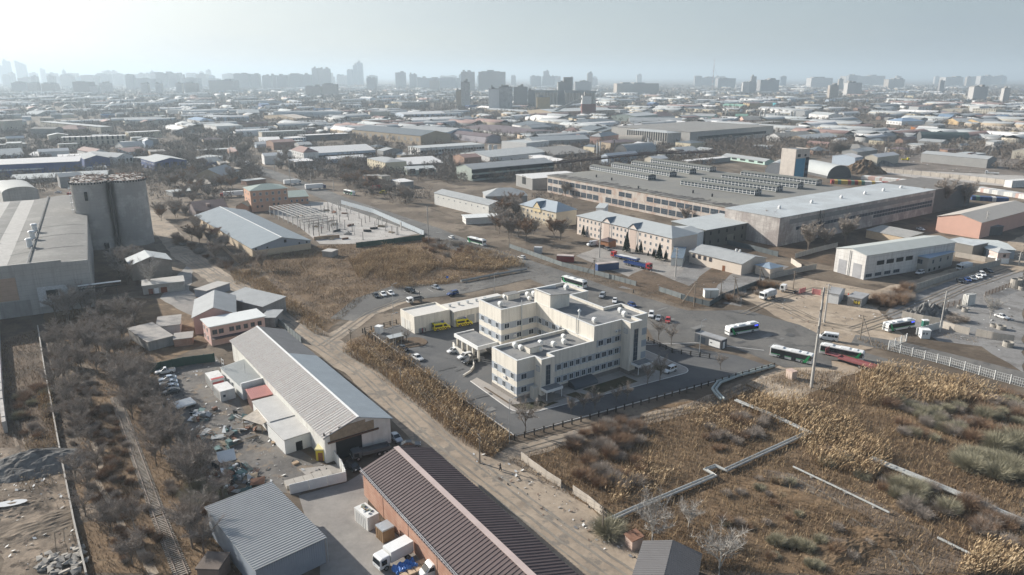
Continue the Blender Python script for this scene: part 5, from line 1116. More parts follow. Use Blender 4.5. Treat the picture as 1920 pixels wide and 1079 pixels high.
mid('arched_hangar','grey arched hangar with dark mouth beside the rusty pipe bridge','hangar','a4',(1300,618),(1625,585),None,4,'ax',11,'dark','grey',20)
mid('arched_hangar','beige arched hangar behind the grey one with the dark mouth','hangar','a4',(1200,495),(1450,502),None,4,'ax',11,'grey','tan',22)
mid('ribbed_hall','concrete hall with tall vertical ribs and pale hipped roof','hall','a4',(1290,325),(1745,362),(1885,350),135,'hip',2,'concrete','pale',win=[(0,18,1,2.4,10,'d')])
mid('grey_long_hall','long grey hall with pale roof behind the white hall','hall','a4',(235,452),(872,425),None,80,'gx',4,'grey','pale',25)
mid('blue_white_store','white store with blue parapet at the end of the long grey hall','store','a3',(1800,448),(2080,470),(2150,430),90,'flat',0,'white','pale')
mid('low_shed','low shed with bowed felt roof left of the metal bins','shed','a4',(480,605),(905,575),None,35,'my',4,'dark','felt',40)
mid('cream_shed','cream-fronted low shed above the bowed felt roof','shed','a4',(440,500),(640,505),None,42,'slab',0,'cream','tan',10)
mid('grey_hall','pale grey gabled hall far right of the long elevator hall','hall','a4',(1385,172),(1640,150),(1285,148),60,'gx',4,'green','pale')
mid('green_grey_shed','long low green-grey shed under the pale grey gabled hall','shed','a4',(1320,222),(1918,226),None,40,'gx',5,'grey','grey',30)
mid('striped_shop','low shop with red and white striped front','shop','a4',(1325,88),(1540,94),None,30,'slab',0,'white','grey',25,win=[(0,7,1,3.5,4,'orange')])
mid('mauve_house','house with mauve hipped roof near the striped shop','house','a4',(1600,170),(1830,165),None,22,'hip',8,'white','red',30)
mid('white_block','white two-storey block beside the very long grey-roofed hall','block','a4',(1215,100),(1300,95),(1150,80),50,'slab',0,'white','pale',win=[(0,4,2,2,2,'d')])
mid('flat_factory','wide dark flat-roofed factory with rows of black roof lights','factory','a5',(85,350),(1022,278),None,135,'slab',0,'concrete','felt',130,win=[(0,1,1,150,3.4,'d')])
mid('white_gable_shed','long brown-roofed shed with white gable and open door','shed','a5',(1092,402),(1455,372),(930,392),50,'gx',4,'white','tan')
mid('tan_gable_shed','long pale-roofed shed with tan gable next to the white-gabled shed','shed','a5',(1405,432),(1765,398),(1240,405),40,'gx',4,'tan','pale')
mid('mint_barrack','long mint-green barrack with blue-grey roof behind the great factory','barrack','a5',(445,612),(925,680),None,36,'gx',2,'mint','grey',12,win=[(0,5,1,7,1.6,'d')])
mid('arched_hangar','pale arched hangar left of the concrete tower','hangar','a5',(925,790),(1080,800),None,4,'ay',8,'white','pale',30,L=16)
mid('arched_hangar','pale blue arched hangar right of the concrete tower','hangar','a5',(1625,842),(1890,835),None,4,'ay',8.5,'dark','pale',40)
mid('green_roof_hall','white hall with sea-green roof far right of centre','hall','a5',(430,50),(650,62),None,22,'gx',5,'white','green',30)
mid('brick_tower_house','ochre brick four-storey house left of the turquoise roof','house','a5',(682,20),(752,25),(820,10),60,'slab',0,'ochre','brown',win=[(0,3,3,3,2.4,'d')])
mid('turquoise_hall','hall with vivid turquoise roof','hall','a5',(820,55),(1000,60),None,20,'my',8,'white','teal',30)
mid('yellow_long_block','long low pale yellow block right of the striped shop','block','a5',(15,80),(358,98),None,32,'slab',0,'cream','grey',18,win=[(0,10,1,3,2,'d')])
mid('mint_shop','mint-green shed, left of two near the cement silos','shed','a5',(120,165),(345,172),None,34,'gx',4,'mint','grey',30)
mid('mint_shop','mint-green shed, right of two near the cement silos','shed','a5',(595,170),(735,172),None,26,'gx',4,'mint','green',20)
mid('white_tall_hall','white tall hall beside the white cement silos','hall','a5',(1275,105),(1375,108),(1465,100),88,'slab',0,'white','pale')
mid('white_long_hall','long white hall with grey roof right of the white tall hall','hall','a5',(1420,142),(1640,160),(1695,150),65,'gx',4,'white','pale')
mid('tan_store','wide tan store with flat pale roof under the white cement silos','store','a5',(1215,215),(1640,225),None,50,'slab',0,'tan','pale',30)
mid('round_roof_shed','pinkish shed with round dark gable left of the white cement silos','shed','a5',(690,215),(945,215),None,35,'gx',6,'pink','felt',30)
mid('block_house','small grey house with two black windows, left of two in the scrapland','house','a5',(1160,290),(1255,290),None,52,'slab',0,'grey','pale',14,win=[(0,2,1,2,2,'d')])
mid('block_house','small grey house with two black windows, right of two in the scrapland','house','a5',(1460,325),(1610,330),None,42,'slab',0,'tan','pale',14,win=[(0,3,1,2,2,'d')])
mid('dark_hut','slate-roofed red hut between the concrete tower and the poplars','hut','a5',(1470,560),(1650,560),None,45,'hip',4,'brick','slate',18)
mid('tan_hut','long hut with tan hipped roof behind the row of poplars','hut','a5',(1740,520),(2010,545),None,60,'hip',4,'tan','felt',22)
mid('arched_hangar','long dark green arched hangar on the right','hangar','a6',(765,440),(1300,448),None,3,'ax',10,'dark','dgreen',20)
mid('white_block','white three-storey block with reddish roof on the right skyline','block','a6',(735,62),(882,50),None,72,'slab',0,'white','red',20,win=[(0,4,3,2.5,2.5,'d')])
mid('beige_complex','beige four-storey complex with white upper floor on the right','complex','a6',(1345,82),(1605,92),None,75,'flat',0,'beige','felt',30,win=[(0,9,3,2.5,2.5,'d')])
mid('beige_wing','beige end wing standing left of the beige four-storey complex','wing','a6',(1232,92),(1345,82),None,60,'flat',0,'beige','felt',40)
mid('white_penthouse','white raised block on top of the beige complex','block','a6',(1420,60),(1530,55),None,95,'slab',0,'white','white',20)
mid('blue_grey_house','white house with blue-grey hipped roof in the scrapland','house','a6',(375,215),(545,228),(625,210),42,'hip',5,'white','blue',win=[(0,5,1,2,2,'d')])
mid('ochre_store','ochre-walled store, left of two with wide grey-green roofs','store','a6',(1185,235),(1430,235),None,36,'gx',5,'ochre','grey',40)
mid('ochre_store','ochre-walled store, right of two with wide grey-green roofs','store','a6',(1440,245),(1680,240),None,34,'gx',5,'ochre','grey',40)
mid('cream_barrack','long cream barrack at the right edge','barrack','a6',(1390,298),(2000,340),None,22,'gx',3,'cream','cream' if 'cream' in RM else 'tan',30)
mid('blue_market','blue-fronted market hall right of the scrapland','hall','a6',(945,175),(1100,180),None,40,'gx',4,'blue','blue',40)
mid('orange_shed','orange shed with reddish roof behind the dark green hangar','shed','a6',(752,312),(852,302),None,28,'my',3,'orange','red',14)
mid('scrap_cabin','tan cabin with flat grey roof among the gravel heaps','cabin','a6',(860,585),(970,592),(1062,575),42,'slab',0,'tan','felt')
mid('rust_bunker','rust-dark bunker beside the tan cabin','bunker','a6',(1062,550),(1200,545),None,60,'slab',0,'brick','brown',10)
mid('white_hut_row','row of low white huts on the right skyline','huts','a6',(395,115),(700,110),None,26,'slab',0,'white','white',14)
mid('pale_shed','low pale shed left of the white-gabled shed','shed','a5',(770,505),(950,515),None,30,'slab',0,'lightblue','pale',20)
mid('white_shed','white hut with grey gable left of the rusty pipe bridge','hut','a5',(-20,575),(200,560),None,40,'gx',4,'white','pale',25)
def bridge(label,pts,z,w,n,mat_,name='pipe_bridge'):
 Q=[g(r,x,y)for r,x,y in pts];a,q=Vector(Q[0]),Vector(Q[-1]);ang=math.atan2((q-a).y,(q-a).x);D=(q-a).length
 o=thing(name,label,'pipe bridge',(a.x,a.y),ang)
 b=MB()
 for dz in(0,2):b.beam((0,0,z+dz),(D,0,z+dz),.5)
 for y,r_ in((-1,.5),(.4,.6),(1.4,.35)):b.tube([(0,y,z+.7),(D,y,z+.7)],r_,8)
 b.build('pipe',mat_,o)
 for i in range(n):
  x=D*(i+.5)/n;b=MB();b.box(x-.4,-.4,0,x+.4,.4,z-.26);b.build('pier',CONC,o)
DRK=mt('rust_dark_steel',(.085,.05,.042),.9,.2)
bridge('rusty pipe bridge along the far side of the great factory',[('a4',-20,850),('a4',1918,640)],7,3,18,DRK)
bridge('upper rust-red pipe bridge running above the great factory',[('a4',1060,690),('a5',350,660)],7,3,10,DRK)
for i,(r,x,y,yb,w,lb)in enumerate((('a4',945,450,630,13,'white metal bin, first of the left pair by the arched hangars'),('a4',978,445,625,13,'white metal bin, second of the left pair by the arched hangars'),('a4',1138,425,560,12,'thin dark bin pipe between the bin pairs'),('a4',1518,400,540,14,'white metal bin, first of the right group by the arched hangars'),('a4',1560,450,560,14,'white metal bin, second of the right group by the arched hangars'),('a4',1595,455,560,14,'white metal bin, third of the right group by the arched hangars'),('a5',1200,115,195,22,'white cement silo, left of two beside the white tall hall'),('a5',1238,112,195,22,'white cement silo, right of two beside the white tall hall'),('a5',855,120,215,20,'first grey concrete bin from the left of the cement works'),('a5',905,95,210,20,'tallest grey concrete bin of the cement works'),('a5',955,160,220,18,'squat grey bin right of the tallest bin'),('a5',1020,130,225,22,'wide grey bin at the right end of the cement works'),('a5',1062,120,220,20,'last grey bin of the cement works'),('a3',1648,485,550,40,'steel grain bin with cone top, left of two by the white office'),('a3',1710,490,550,40,'steel grain bin with cone top, right of two by the white office'),('a5',480,100,185,26,'lone pale concrete bin near the mint sheds'),('a6',350,515,580,28,'upright white tank in the scrapland'))):
 q=g(r,x+w/2,yb);s=REG[r[0]][0];X,Y=q;h=zat(X,Y,px(r,x,y)[1]);rr=w/s*Y/F/2
 o=thing('storage_bin',lb,'bin',(X,Y))
 b=MB();b.cyl(0,0,0,h*.9,rr,14);b.build('shell',WM['white']if 'white' in lb or 'steel' in lb else WM['concrete']if 'dark' not in lb else DRK,o)
 b=MB();b.cyl(0,0,h*.9,h,rr*1.02,14,0,rr*.25);b.build('cap',RM['grey'],o)
 b=MB();b.tube([(rr+.1,0,0),(rr+.1,0,h)],.12,4);b.build('ladder',ZINC,o)
def towermat(name,a,b_,dx=7.0,dz=3.1):
 return mt(name,a,.9,.06,.05,panel=(dx,dz,b_))
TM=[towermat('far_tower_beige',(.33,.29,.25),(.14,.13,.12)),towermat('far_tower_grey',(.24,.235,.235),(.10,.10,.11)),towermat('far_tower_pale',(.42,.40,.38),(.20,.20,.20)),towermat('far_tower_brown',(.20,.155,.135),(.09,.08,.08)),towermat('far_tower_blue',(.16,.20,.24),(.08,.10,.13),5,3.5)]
def tower(name,label,cat,r,x0,x1,yt,Y,m,depth=None,rz=0.0,steps=None,group=None,cap=None):
 p0,p1=px(r,x0,yt),px(r,x1,yt);X0,h=XatY(*p0,Y);X1,_=XatY(*p1,Y);w=X1-X0;depth=depth or max(14,w*.6)
 o=thing(name,label,cat,(X0,Y),0,group)
 b=MB();b.box(0,0,0,w,depth,h);b.build('wall',m,o)
 b=MB();b.box(-.3,-.3,h+.01,w+.3,depth+.3,h+1.2)
 for k in range(3 if w>30 else 1):u=RND.uniform(.05,.7);b.box(w*u,depth*.1+k*.3,h+1.22+k*.01,w*(u+RND.uniform(.1,.28)),depth*.8-k*.3,h+RND.uniform(3,4+h*.1))
 if w>20:b.box(w*.3,depth*.3,h+1.21,w*.3+6,depth*.3+6,h+4.5)
 b.build('roof',RM['felt'],o)
 if cap=='spire':
  b=MB();b.q([(0,0,h+1.3),(w,0,h+1.3),(w/2,depth/2,h*1.25)]);b.q([(w,0,h+1.3),(w,depth,h+1.3),(w/2,depth/2,h*1.25)]);b.q([(0,depth,h+1.3),(0,0,h+1.3),(w/2,depth/2,h*1.25)]);b.build('spire',m,o)
  b=MB();b.beam((w/2,depth/2,h*1.2),(w/2,depth/2,h*1.4),1.5);b.build('needle',m,o)
 if cap=='slant':
  b=MB();b.q([(0,-.2,h+1.2),(w,-.2,h+1.2),(0,-.2,h*1.12)]);b.q([(0,depth,h+1.2),(w,depth,h+1.2),(0,depth,h*1.12)]);b.q([(0,-.2,h*1.12),(w,-.2,h+1.2),(w,depth,h+1.2),(0,depth,h*1.12)]);b.build('slanted_top',m,o)
 return o
EY=2000
for x0,x1,yt,m,lb,Y in((672,720,285,'mottled','tall mottled white elevator tower standing left of the grain elevator',EY-120),(645,672,330,'tan','tan lower block hugging the tall mottled elevator tower',EY-120),(828,886,322,'white','bright white block at the left end of the grain elevator',EY-300),(886,962,312,'mottled','mottled block of the grain elevator',EY-290),(968,1046,312,'grey','grey block in the middle of the grain elevator',EY),(1050,1090,330,'grey','narrow grey silo block of the grain elevator',EY),(1218,1272,285,'grey','dark head tower of the grain elevator',EY)):
 o=tower('elevator_block',lb,'grain elevator','r2',x0,x1,yt,Y,WM[m],30)
 if 'head tower' in lb:b=MB();h_=XatY(*px('r2',1230,255),Y)[1];b.box(15,5,20,40,22,h_);b.build('head_house',WM['grey'],o)
for x0,x1,yt,lb in((1090,1218,328,'ribbed silo battery left of the dark head tower'),(1258,1430,330,'ribbed silo battery right of the dark head tower')):
 p0=px('r2',x0,yt);X0,h=XatY(*p0,EY-20);X1,_=XatY(*px('r2',x1,yt),EY-20);o=thing('silo_battery',lb,'grain elevator',(X0,EY-20))
 w=X1-X0;n=int(w/8)
 b=MB()
 for i in range(n):b.cyl(w*(i+.5)/n,4,0,h-6,w/n*.5,10)
 b.build('silo_row',mt('silo_row_concrete',(.36,.32,.27),.9,.08,.05),o)
 b=MB();b.box(-1,2,h-6,w+1,22,h);b.box(0,8,0,w,30,h-6.1);b.build('gallery',WM['grey'],o)
tower('yellow_block','mustard cube in front of the grain elevator','block','r2',1100,1172,368,EY-250,mt('mustard',(.42,.32,.17),.9))
o=tower('striped_tower','white tower with dark red bands and a sloping conveyor','tower','r2',1355,1405,362,1500,WM['white'],25)
b=MB();hh=XatY(*px('r2',1355,395),1500)[1];b.box(-.2,-.2,3,28.3,25.2,hh-4);b.build('red_band',mt('maroon',(.16,.06,.05),.9),o)
b=MB();b.beam((-75,10,1),(2,10,hh+8),5,4);b.build('conveyor',WM['grey'],o)
SK=[('r2',672,747,226,4200,3,'brown slab block, left of the twin high slabs on the skyline'),('r2',770,922,226,4200,3,'wide brown slab block, right of the twin high slabs on the skyline'),('r2',64,90,188,6800,4,'lower half of the stepped glass tower pair on the skyline'),('r2',84,117,176,6900,4,'higher half of the stepped glass tower pair on the skyline'),('r2',30,62,216,6600,4,'grey tower left of the stepped glass tower pair'),('r2',302,358,230,5200,1,'dark tower standing alone left of the twin slabs'),('r2',382,422,240,5200,1,'shorter dark tower right of the lone dark tower'),('r2',1136,1168,222,6000,1,'slim tower on the skyline above the grain elevator'),('r2',1130,1200,250,5800,1,'broad block at the foot of the slim tower'),('r2',1065,1125,252,5800,1,'grey block left of the slim tower'),('r2',1383,1413,234,5000,0,'slender round-topped tower right of the grain elevator'),('r2',1314,1405,282,3600,1,'mid-height blocks below the slender tower'),('r2',1550,1785,292,3300,0,'long row of beige blocks right of the grain elevator'),('r2',140,195,262,4500,1,'grey block below the stepped glass towers'),('r2',660,690,244,6000,1,'pale block just left of the twin slabs'),('r2',1662,1690,242,7500,2,'white block far on the right-hand skyline'),('r2',495,550,275,4200,0,'long low block left of the mottled elevator tower'),('r2',430,640,262,5000,1,'very long grey block left of the twin slabs'),('r1',1750,1782,206,5200,1,'left tower of the grey cluster on the skyline'),('r1',1782,1820,212,5250,1,'middle tower of the grey cluster on the skyline'),('r1',1818,1852,208,5200,1,'right tower of the grey cluster on the skyline'),('r1',872,925,234,5000,1,'dark residential tower on the left skyline'),('r1',926,990,234,5100,1,'twin-stepped dark residential tower on the left skyline'),('r1',990,1028,240,5200,1,'low dark tower closing the left residential group'),('r1',700,746,245,4600,1,'grey-brown tower left of the dark residential towers'),('r1',748,870,265,4700,1,'long grey block between the brown tower and the dark towers'),('r1',1020,1110,262,4600,1,'long grey block right of the dark residential towers'),('r1',1310,1390,236,4800,1,'stepped dark block, first of the long skyline row'),('r1',1392,1452,240,4850,1,'dark block, second of the long skyline row'),('r1',1470,1520,248,4800,1,'paler block, third of the long skyline row'),('r1',1522,1550,244,4900,1,'slim block, fourth of the long skyline row'),('r1',1552,1615,246,4800,1,'broad block, fifth of the long skyline row'),('r1',1620,1690,240,4850,1,'arched-top block, sixth of the long skyline row'),('r1',1692,1745,242,4800,1,'last block of the long skyline row'),('r1',1170,1310,275,3800,0,'dark block with one lit end below the skyline row'),('r1',1715,1800,308,3000,0,'grey-beige block below the grey cluster'),('r1',1810,1890,296,3000,0,'beige block below the grey cluster, right one'),('r1',404,500,282,3600,3,'reddish-brown block in the left haze'),('r1',500,548,306,3400,2,'pale small block right of the reddish-brown block'),('r1',555,612,290,3500,2,'block with a lit edge right of the reddish-brown block'),('r1',230,305,292,3600,0,'dim block left of the reddish-brown block'),('r1',150,205,288,3700,0,'dim block in the far left haze'),('r1',170,204,252,5200,3,'small dark tower above the dim left blocks'),('r1',60,145,288,3800,1,'long dim block at the far left'),('r1',570,620,222,7800,2,'hazy tower above the reddish-brown block'),('r1',628,652,222,7800,2,'slim hazy tower right of the hazy tower'),('r1',222,245,212,8600,2,'slim hazy tower at the left with a crane top'),('r1',1155,1180,218,8200,2,'slim hazy tower over the skyline row'),('r1',1118,1140,226,8200,2,'short hazy tower beside the slim hazy one'),('r1',790,830,292,3300,2,'lit white block, first of three in the left midground'),('r1',870,905,292,3300,2,'lit white block, second of three in the left midground'),('r1',985,1020,290,3300,2,'lit white block, third of three in the left midground'),('r1',1035,1100,290,3300,0,'beige block right of the three lit white blocks'),('r3',375,415,285,3600,1,'dark glass block with pale end on the right skyline'),('r3',388,416,252,3700,1,'square dark tower on the right skyline'),('r3',440,545,272,3700,1,'wide dark block right of the square dark tower'),('r3',725,845,260,5500,2,'row of white blocks on the right skyline'),('r3',920,1050,250,7000,0,'pale brown long blocks on the right horizon'),('r3',1050,1140,248,7000,0,'brown tower blocks on the right horizon'),('r3',1160,1250,268,5000,0,'beige blocks near the right horizon'),('r3',1480,1580,256,6000,2,'white blocks on the far right horizon'),('r3',70,110,250,6000,1,'grey block left of the radio mast'),('r3',112,190,258,6000,1,'long grey block at the foot of the radio mast'),('r3',200,300,262,5000,1,'grey blocks right of the radio mast'),('r3',880,905,266,4200,0,'brownish tower right of the white block row'),('r3',930,1010,288,3000,2,'pale mid-height block below the horizon on the right'),('r3',1810,1845,318,2200,2,'white pair block near the right edge'),('r3',1450,1475,276,3600,1,'small dark tower on the right'),('r3',1640,1720,310,2400,2,'low white block near the right edge'),('r3',830,880,302,2600,0,'tan low block right of the dark skyline block'),('r3',340,375,285,3500,2,'white block left of the square dark tower')]
for i,(r,x0,x1,yt,Y,m,lb)in enumerate(SK):tower('distant_block',lb,'tower block',r,x0,x1,yt,Y,TM[m])
tower('skyscraper','hazy skyscraper with square crown at the left edge','skyscraper','s',15,70,120,8500,TM[4]);tower('skyscraper','hazy low shoulder of the skyscraper at the left edge','skyscraper','s',-20,22,165,8600,TM[4])
tower('skyscraper','hazy slant-topped tower, left of the leaning pair','skyscraper','s',130,168,135,8200,TM[4],cap='slant');tower('skyscraper','hazy slant-topped tower, right of the leaning pair','skyscraper','s',184,222,155,8200,TM[4],cap='slant')
tower('spired_tower','hazy tower with sharp spire on the left skyline','tower','s',556,584,215,8000,TM[4],cap='spire');tower('spired_tower','hazy stepped tower with needle spire, middle of the left skyline','tower','s',1345,1385,225,7600,TM[4],cap='spire')
X,h=XatY(*px('r3',181,138),5200);ms=thing('radio_mast','tall thin red and white radio mast on the right horizon','mast',(X,5200))
b=MB()
for k in range(12):b.beam((0,0,h*k/12),(0,0,h*(k+1)/12),5-.3*k,None,k%2)
b.build('lattice',[plain('mast_red',(.35,.10,.08)),plain('mast_white',(.5,.5,.5))],ms);b=MB()
for a in(0,2.1,4.2):b.beam((0,0,h*.7),(60*math.cos(a),60*math.sin(a),0),.5)
b.build('guy_wire',BLACKM,ms)
occ=[]
for o in list(COL.objects):
 if o.parent is None and '_L' in o.keys():
  c=local(o,o['_L']/2,o['_W']/2);occ.append((c[0],c[1],max(o['_L'],o['_W'])*.62))
def clear_of(x,y,r):return all((x-a)**2+(y-b_)**2>(q+r)**2 for a,b_,q in occ)
FK=[('white','white','gx'),('grey','grey','gx'),('white','pale','slab'),('brick','red','gx'),('tan','felt','slab'),('beige','pale','slab'),('grey','white','slab'),('tan','brown','hip'),('blue','blue','gx'),('cream','slate','hip'),('beige','white','gx'),('lightblue','white','gx')]
FN=['low white shed with white gable roof','low grey shed with grey gable roof','flat white store with pale roof','brick shed with red gable roof','tan flat building with dark roof','beige flat building with pale roof','grey flat shed with white roof','tan house with brown hipped roof','blue shed with blue gable roof','cream house with slate hipped roof','beige shed with white gable roof','pale blue shed with white gable roof']
n=0;proto={}
zone=[('a few hundred metres off',430,900,60),('in the crowded middle district',900,1700,110),('in the hazy far district',1700,4300,130)]
for zn,y0,y1,cnt in zone:
 tries=0;made=0
 while made<cnt and tries<6000:
  tries+=1
  Y=y0*(y1/y0)**RND.random();X=RND.uniform(-.74,.74)*Y
  sx=960+F*X/(Y*CT+H*ST)
  if Y<640 and(-330<X<560):continue
  if 520<Y<900 and abs(X+(-205-.41*(Y-620)))<45:continue
  k=RND.randrange(12);k=1 if k==8 and Y<1300 else k;sc_=1+(Y>1700)*.5
  L=RND.choice((14,18,26,40,60))*sc_;Wd=RND.choice((9,12,16,22))*sc_;hgt=RND.choice((4,5,6,8))*(1+.2*(Y>1700))
  if not clear_of(X,Y,L*.6):continue
  side='left' if X<-.22*Y else 'right' if X>.22*Y else 'centre'
  o=bld('distant_building','%s %s, %s side'%(FN[k],zn,side),'building',None,None,None,None,0,hgt,FK[k][2],2.2*sc_,WM[FK[k][0]],RM[FK[k][1]],.3,group='%s %s, %s side'%(FN[k]+'s',zn,side),fr=((X,Y),HA+RND.choice((0,0,math.pi/2))+RND.uniform(-.08,.08)-math.pi/2*0,L,Wd))
  c=local(o,L/2,Wd/2);occ.append((c[0],c[1],L*.55));made+=1
for i in range(70):
 side='left' if i<44 else 'right';x=RND.uniform(0,640)if i<44 else RND.uniform(640,1900);Y=RND.uniform(5200,8200);w=RND.uniform(8,24);top=143-RND.uniform(0,8 if i<44 else 3)+(6 if Y<6000 else 2)
 tower('skyline_block','small hazy block in the %s half of the horizon line'%side,'tower block','w1',x,x+w,top,Y,TM[RND.randrange(5)],None,group='small hazy blocks in the %s half of the horizon line'%side)
n=4200;Y=900*(6500/900)**NPR.random(n);X=NPR.uniform(-.76,.76,n)*Y;k=vnoise(X,Y,220,31)>.43;X,Y=X[k],Y[k];OC=np.array(occ);k=np.ones(len(X),bool)
for a,b_,q in OC:k&=(X-a)**2+(Y-b_)**2>(q+14)**2
X,Y=X[k],Y[k];n=len(X);V=[];Q=[];MI=[]
for i in range(n):
 c,s_=math.cos(HA+(i%2)*1.571),math.sin(HA+(i%2)*1.571);l,w,h=RND.choice(((10,9,4),(20,12,5),(45,18,6),(80,24,7)));j=len(V)
 for zz in(0,h):
  for u,v in((-l,-w),(l,-w),(l,w),(-l,w)):V.append((X[i]+(u*c-v*s_)/2,Y[i]+(u*s_+v*c)/2,zz))
 for u in(-l,l):V.append((X[i]+u*c/2,Y[i]+u*s_/2,h+w*.16))
 a=RND.randrange(4);b_=RND.choice((4,6,5,6,6,7))
 for f in((0,1,5,4),(2,3,7,6),(1,2,6,5),(3,0,4,7)):Q.append([j+t for t in f]);MI.append(a)
 for f in((4,5,9,8),(6,7,8,9)):Q.append([j+t for t in f]);MI.append(b_)
o=link('far_rooftops',npmesh('far_rooftops',np.array(V),np.array(Q),[WM['grey'],WM['beige'],WM['white'],WM['tan'],RM['pale'],RM['white'],RM['grey'],RM['red']],MI));o['kind']='stuff'
CARC={'white':plain('car_white',(.72,.72,.71),.25,0,.6),'silver':plain('car_silver',(.40,.42,.44),.3,.4),'black':plain('car_black',(.015,.016,.018),.2,0,.6),'grey':plain('car_grey',(.12,.125,.13),.3,.2),'blue':plain('car_blue',(.02,.05,.17),.25,0,.6),'red':plain('car_red',(.45,.03,.03),.3),'yellow':plain('ambulance_yellow',(.70,.60,.02),.35),'green':plain('bus_green',(.02,.30,.10),.4),'lightblue':plain('car_light_blue',(.40,.47,.55),.3)}
TYRE=plain('tyre_rubber',(.018,.018,.018),.9);RIM=plain('wheel_rim',(.35,.35,.36),.4,.5)
LAMP=plain('headlight_glass',(.65,.66,.66),.2);TAIL=plain('tail_light_red',(.35,.01,.01),.3)
CGLASS=plain('car_glass',(.02,.024,.028),.08,0,.7)
_wh={}
def wheel(parent,x,y,r=.33,w=.22,name='wheel'):
 k=(r,w)
 if k not in _wh:
  t=MB();n=14
  for s in(0,):pass
  ring=[(r*math.cos(2*math.pi*i/n),r*math.sin(2*math.pi*i/n))for i in range(n)]
  for i in range(n):
   a,b_=ring[i],ring[(i+1)%n];t.q([(a[0],-w/2,a[1]),(b_[0],-w/2,b_[1]),(b_[0],w/2,b_[1]),(a[0],w/2,a[1])])
  t.q([(a[0],-w/2,a[1])for a in ring]);t.q([(a[0],w/2,a[1])for a in reversed(ring)])
  m=MB();q=r*.58
  for s in(-1,1):m.q([(q*math.cos(2*math.pi*i/n),s*(w/2+.008),q*math.sin(2*math.pi*i/n))for i in range(n)])
  _wh[k]=(t.mesh('wheel',TYRE),m.mesh('rim',RIM))
 o=link(name,_wh[k][0],parent,(x,y,r));link('rim',_wh[k][1],o)
def loft(b,st,m=0,caps=True):
 "st: list of (x, half width bottom, z bottom, half width top, z top); rounded box sections"
 i0=len(b.v)
 for x,wb,zb,wt,zt in st:
  zm=zb+(zt-zb)*.45;wm=max(wb,wt)*1.0
  for y,z in((-wb*.92,zb),(-wm,zm),(-wt,zt-.05),(-wt*.88,zt),(wt*.88,zt),(wt,zt-.05),(wm,zm),(wb*.92,zb)):b.v.append((x,y,z))
 for k in range(len(st)-1):
  for j in range(8):
   j2=(j+1)%8;b.f.append((i0+k*8+j,i0+k*8+j2,i0+(k+1)*8+j2,i0+(k+1)*8+j));b.m.append(m)
 if caps:
  b.f.append(tuple(i0+j for j in range(8)));b.m.append(m)
  b.f.append(tuple(i0+(len(st)-1)*8+j for j in range(8)));b.m.append(m)
_cars={}
def carmeshes(kind,colour):
 k=(kind,colour)
 if k in _cars:return _cars[k]
 c=CARC[colour];P={}
 L={'sedan':4.6,'hatch':4.1,'suv':4.7,'pickup':5.2}[kind];h={'sedan':1.45,'hatch':1.5,'suv':1.75,'pickup':1.8}[kind];w={'sedan':.89,'hatch':.87,'suv':.94,'pickup':.93}[kind]
 zb=.22 if kind in('sedan','hatch')else .32;belt=h*.64;a=L/2
 rear={'sedan':-a*.88,'hatch':-a*.97,'suv':-a*.97,'pickup':-a*.18}[kind]
 b=MB()
 loft(b,[(-a,w*.84,zb+.22,w*.82,belt-.1),(-a+.12,w*.95,zb,w*.93,belt),(-a*.4,w,zb-.02,w*.97,belt+.02),(a*.3,w,zb-.02,w*.97,belt-.01),(a*.45,w,zb,w*.95,belt-.05),(a*.85,w*.95,zb,w*.86,belt-.17),(a,w*.8,zb+.16,w*.72,belt-.36)])
 P['body']=b.mesh('body',c)
 fr={'sedan':a*.42,'hatch':a*.52,'suv':a*.45,'pickup':a*.45}[kind]
 tr={'sedan':-a*.45,'hatch':-a*.72,'suv':-a*.84,'pickup':-a*.1}[kind];tf={'sedan':a*.05,'hatch':a*.12,'suv':a*.08,'pickup':a*.1}[kind]
 b=MB();zt=h-.05;wb,wt=w*.93,w*.74
 v=[(rear,-wb,belt-.02),(fr,-wb,belt-.05),(fr,wb,belt-.05),(rear,wb,belt-.02),(tr,-wt,zt),(tf,-wt,zt),(tf,wt,zt),(tr,wt,zt)]
 for f in((0,1,5,4),(2,3,7,6)):b.q([v[i]for i in f])
 P['side_window']=b.mesh('side_window',CGLASS)
 b=MB();b.q([v[i]for i in(1,2,6,5)]);P['windscreen']=b.mesh('windscreen',CGLASS)
 b=MB();b.q([v[i]for i in(3,0,4,7)]);P['rear_window']=b.mesh('rear_window',CGLASS)
 b=MB();loft(b,[(tr-.06,wt,zt-.03,wt*.9,zt+.03),(0,wt+.02,zt-.03,wt*.95,zt+.06),(tf+.08,wt,zt-.03,wt*.9,zt+.03)])
 for s in(-1,1):
  mx=(tr+tf)/2
  for x0,x1 in((rear,tr),(mx,mx),(fr,tf)):
   b.beam((x0,s*(wb+.005),belt-.03),(x1,s*(wt+.005),zt),.09,.05)
 P['roof']=b.mesh('roof',c)
 P['tub']=None
 if kind=='pickup':
  b=MB();b.box(-a+.15,-w*.8,belt+.005,rear-.1,w*.8,belt+.03);P['bed']=b.mesh('bed',plain('bed_liner',(.03,.03,.03),.8))
 P['dim']=(a,w,belt)
 _cars[k]=P
 return P
_carroot={}
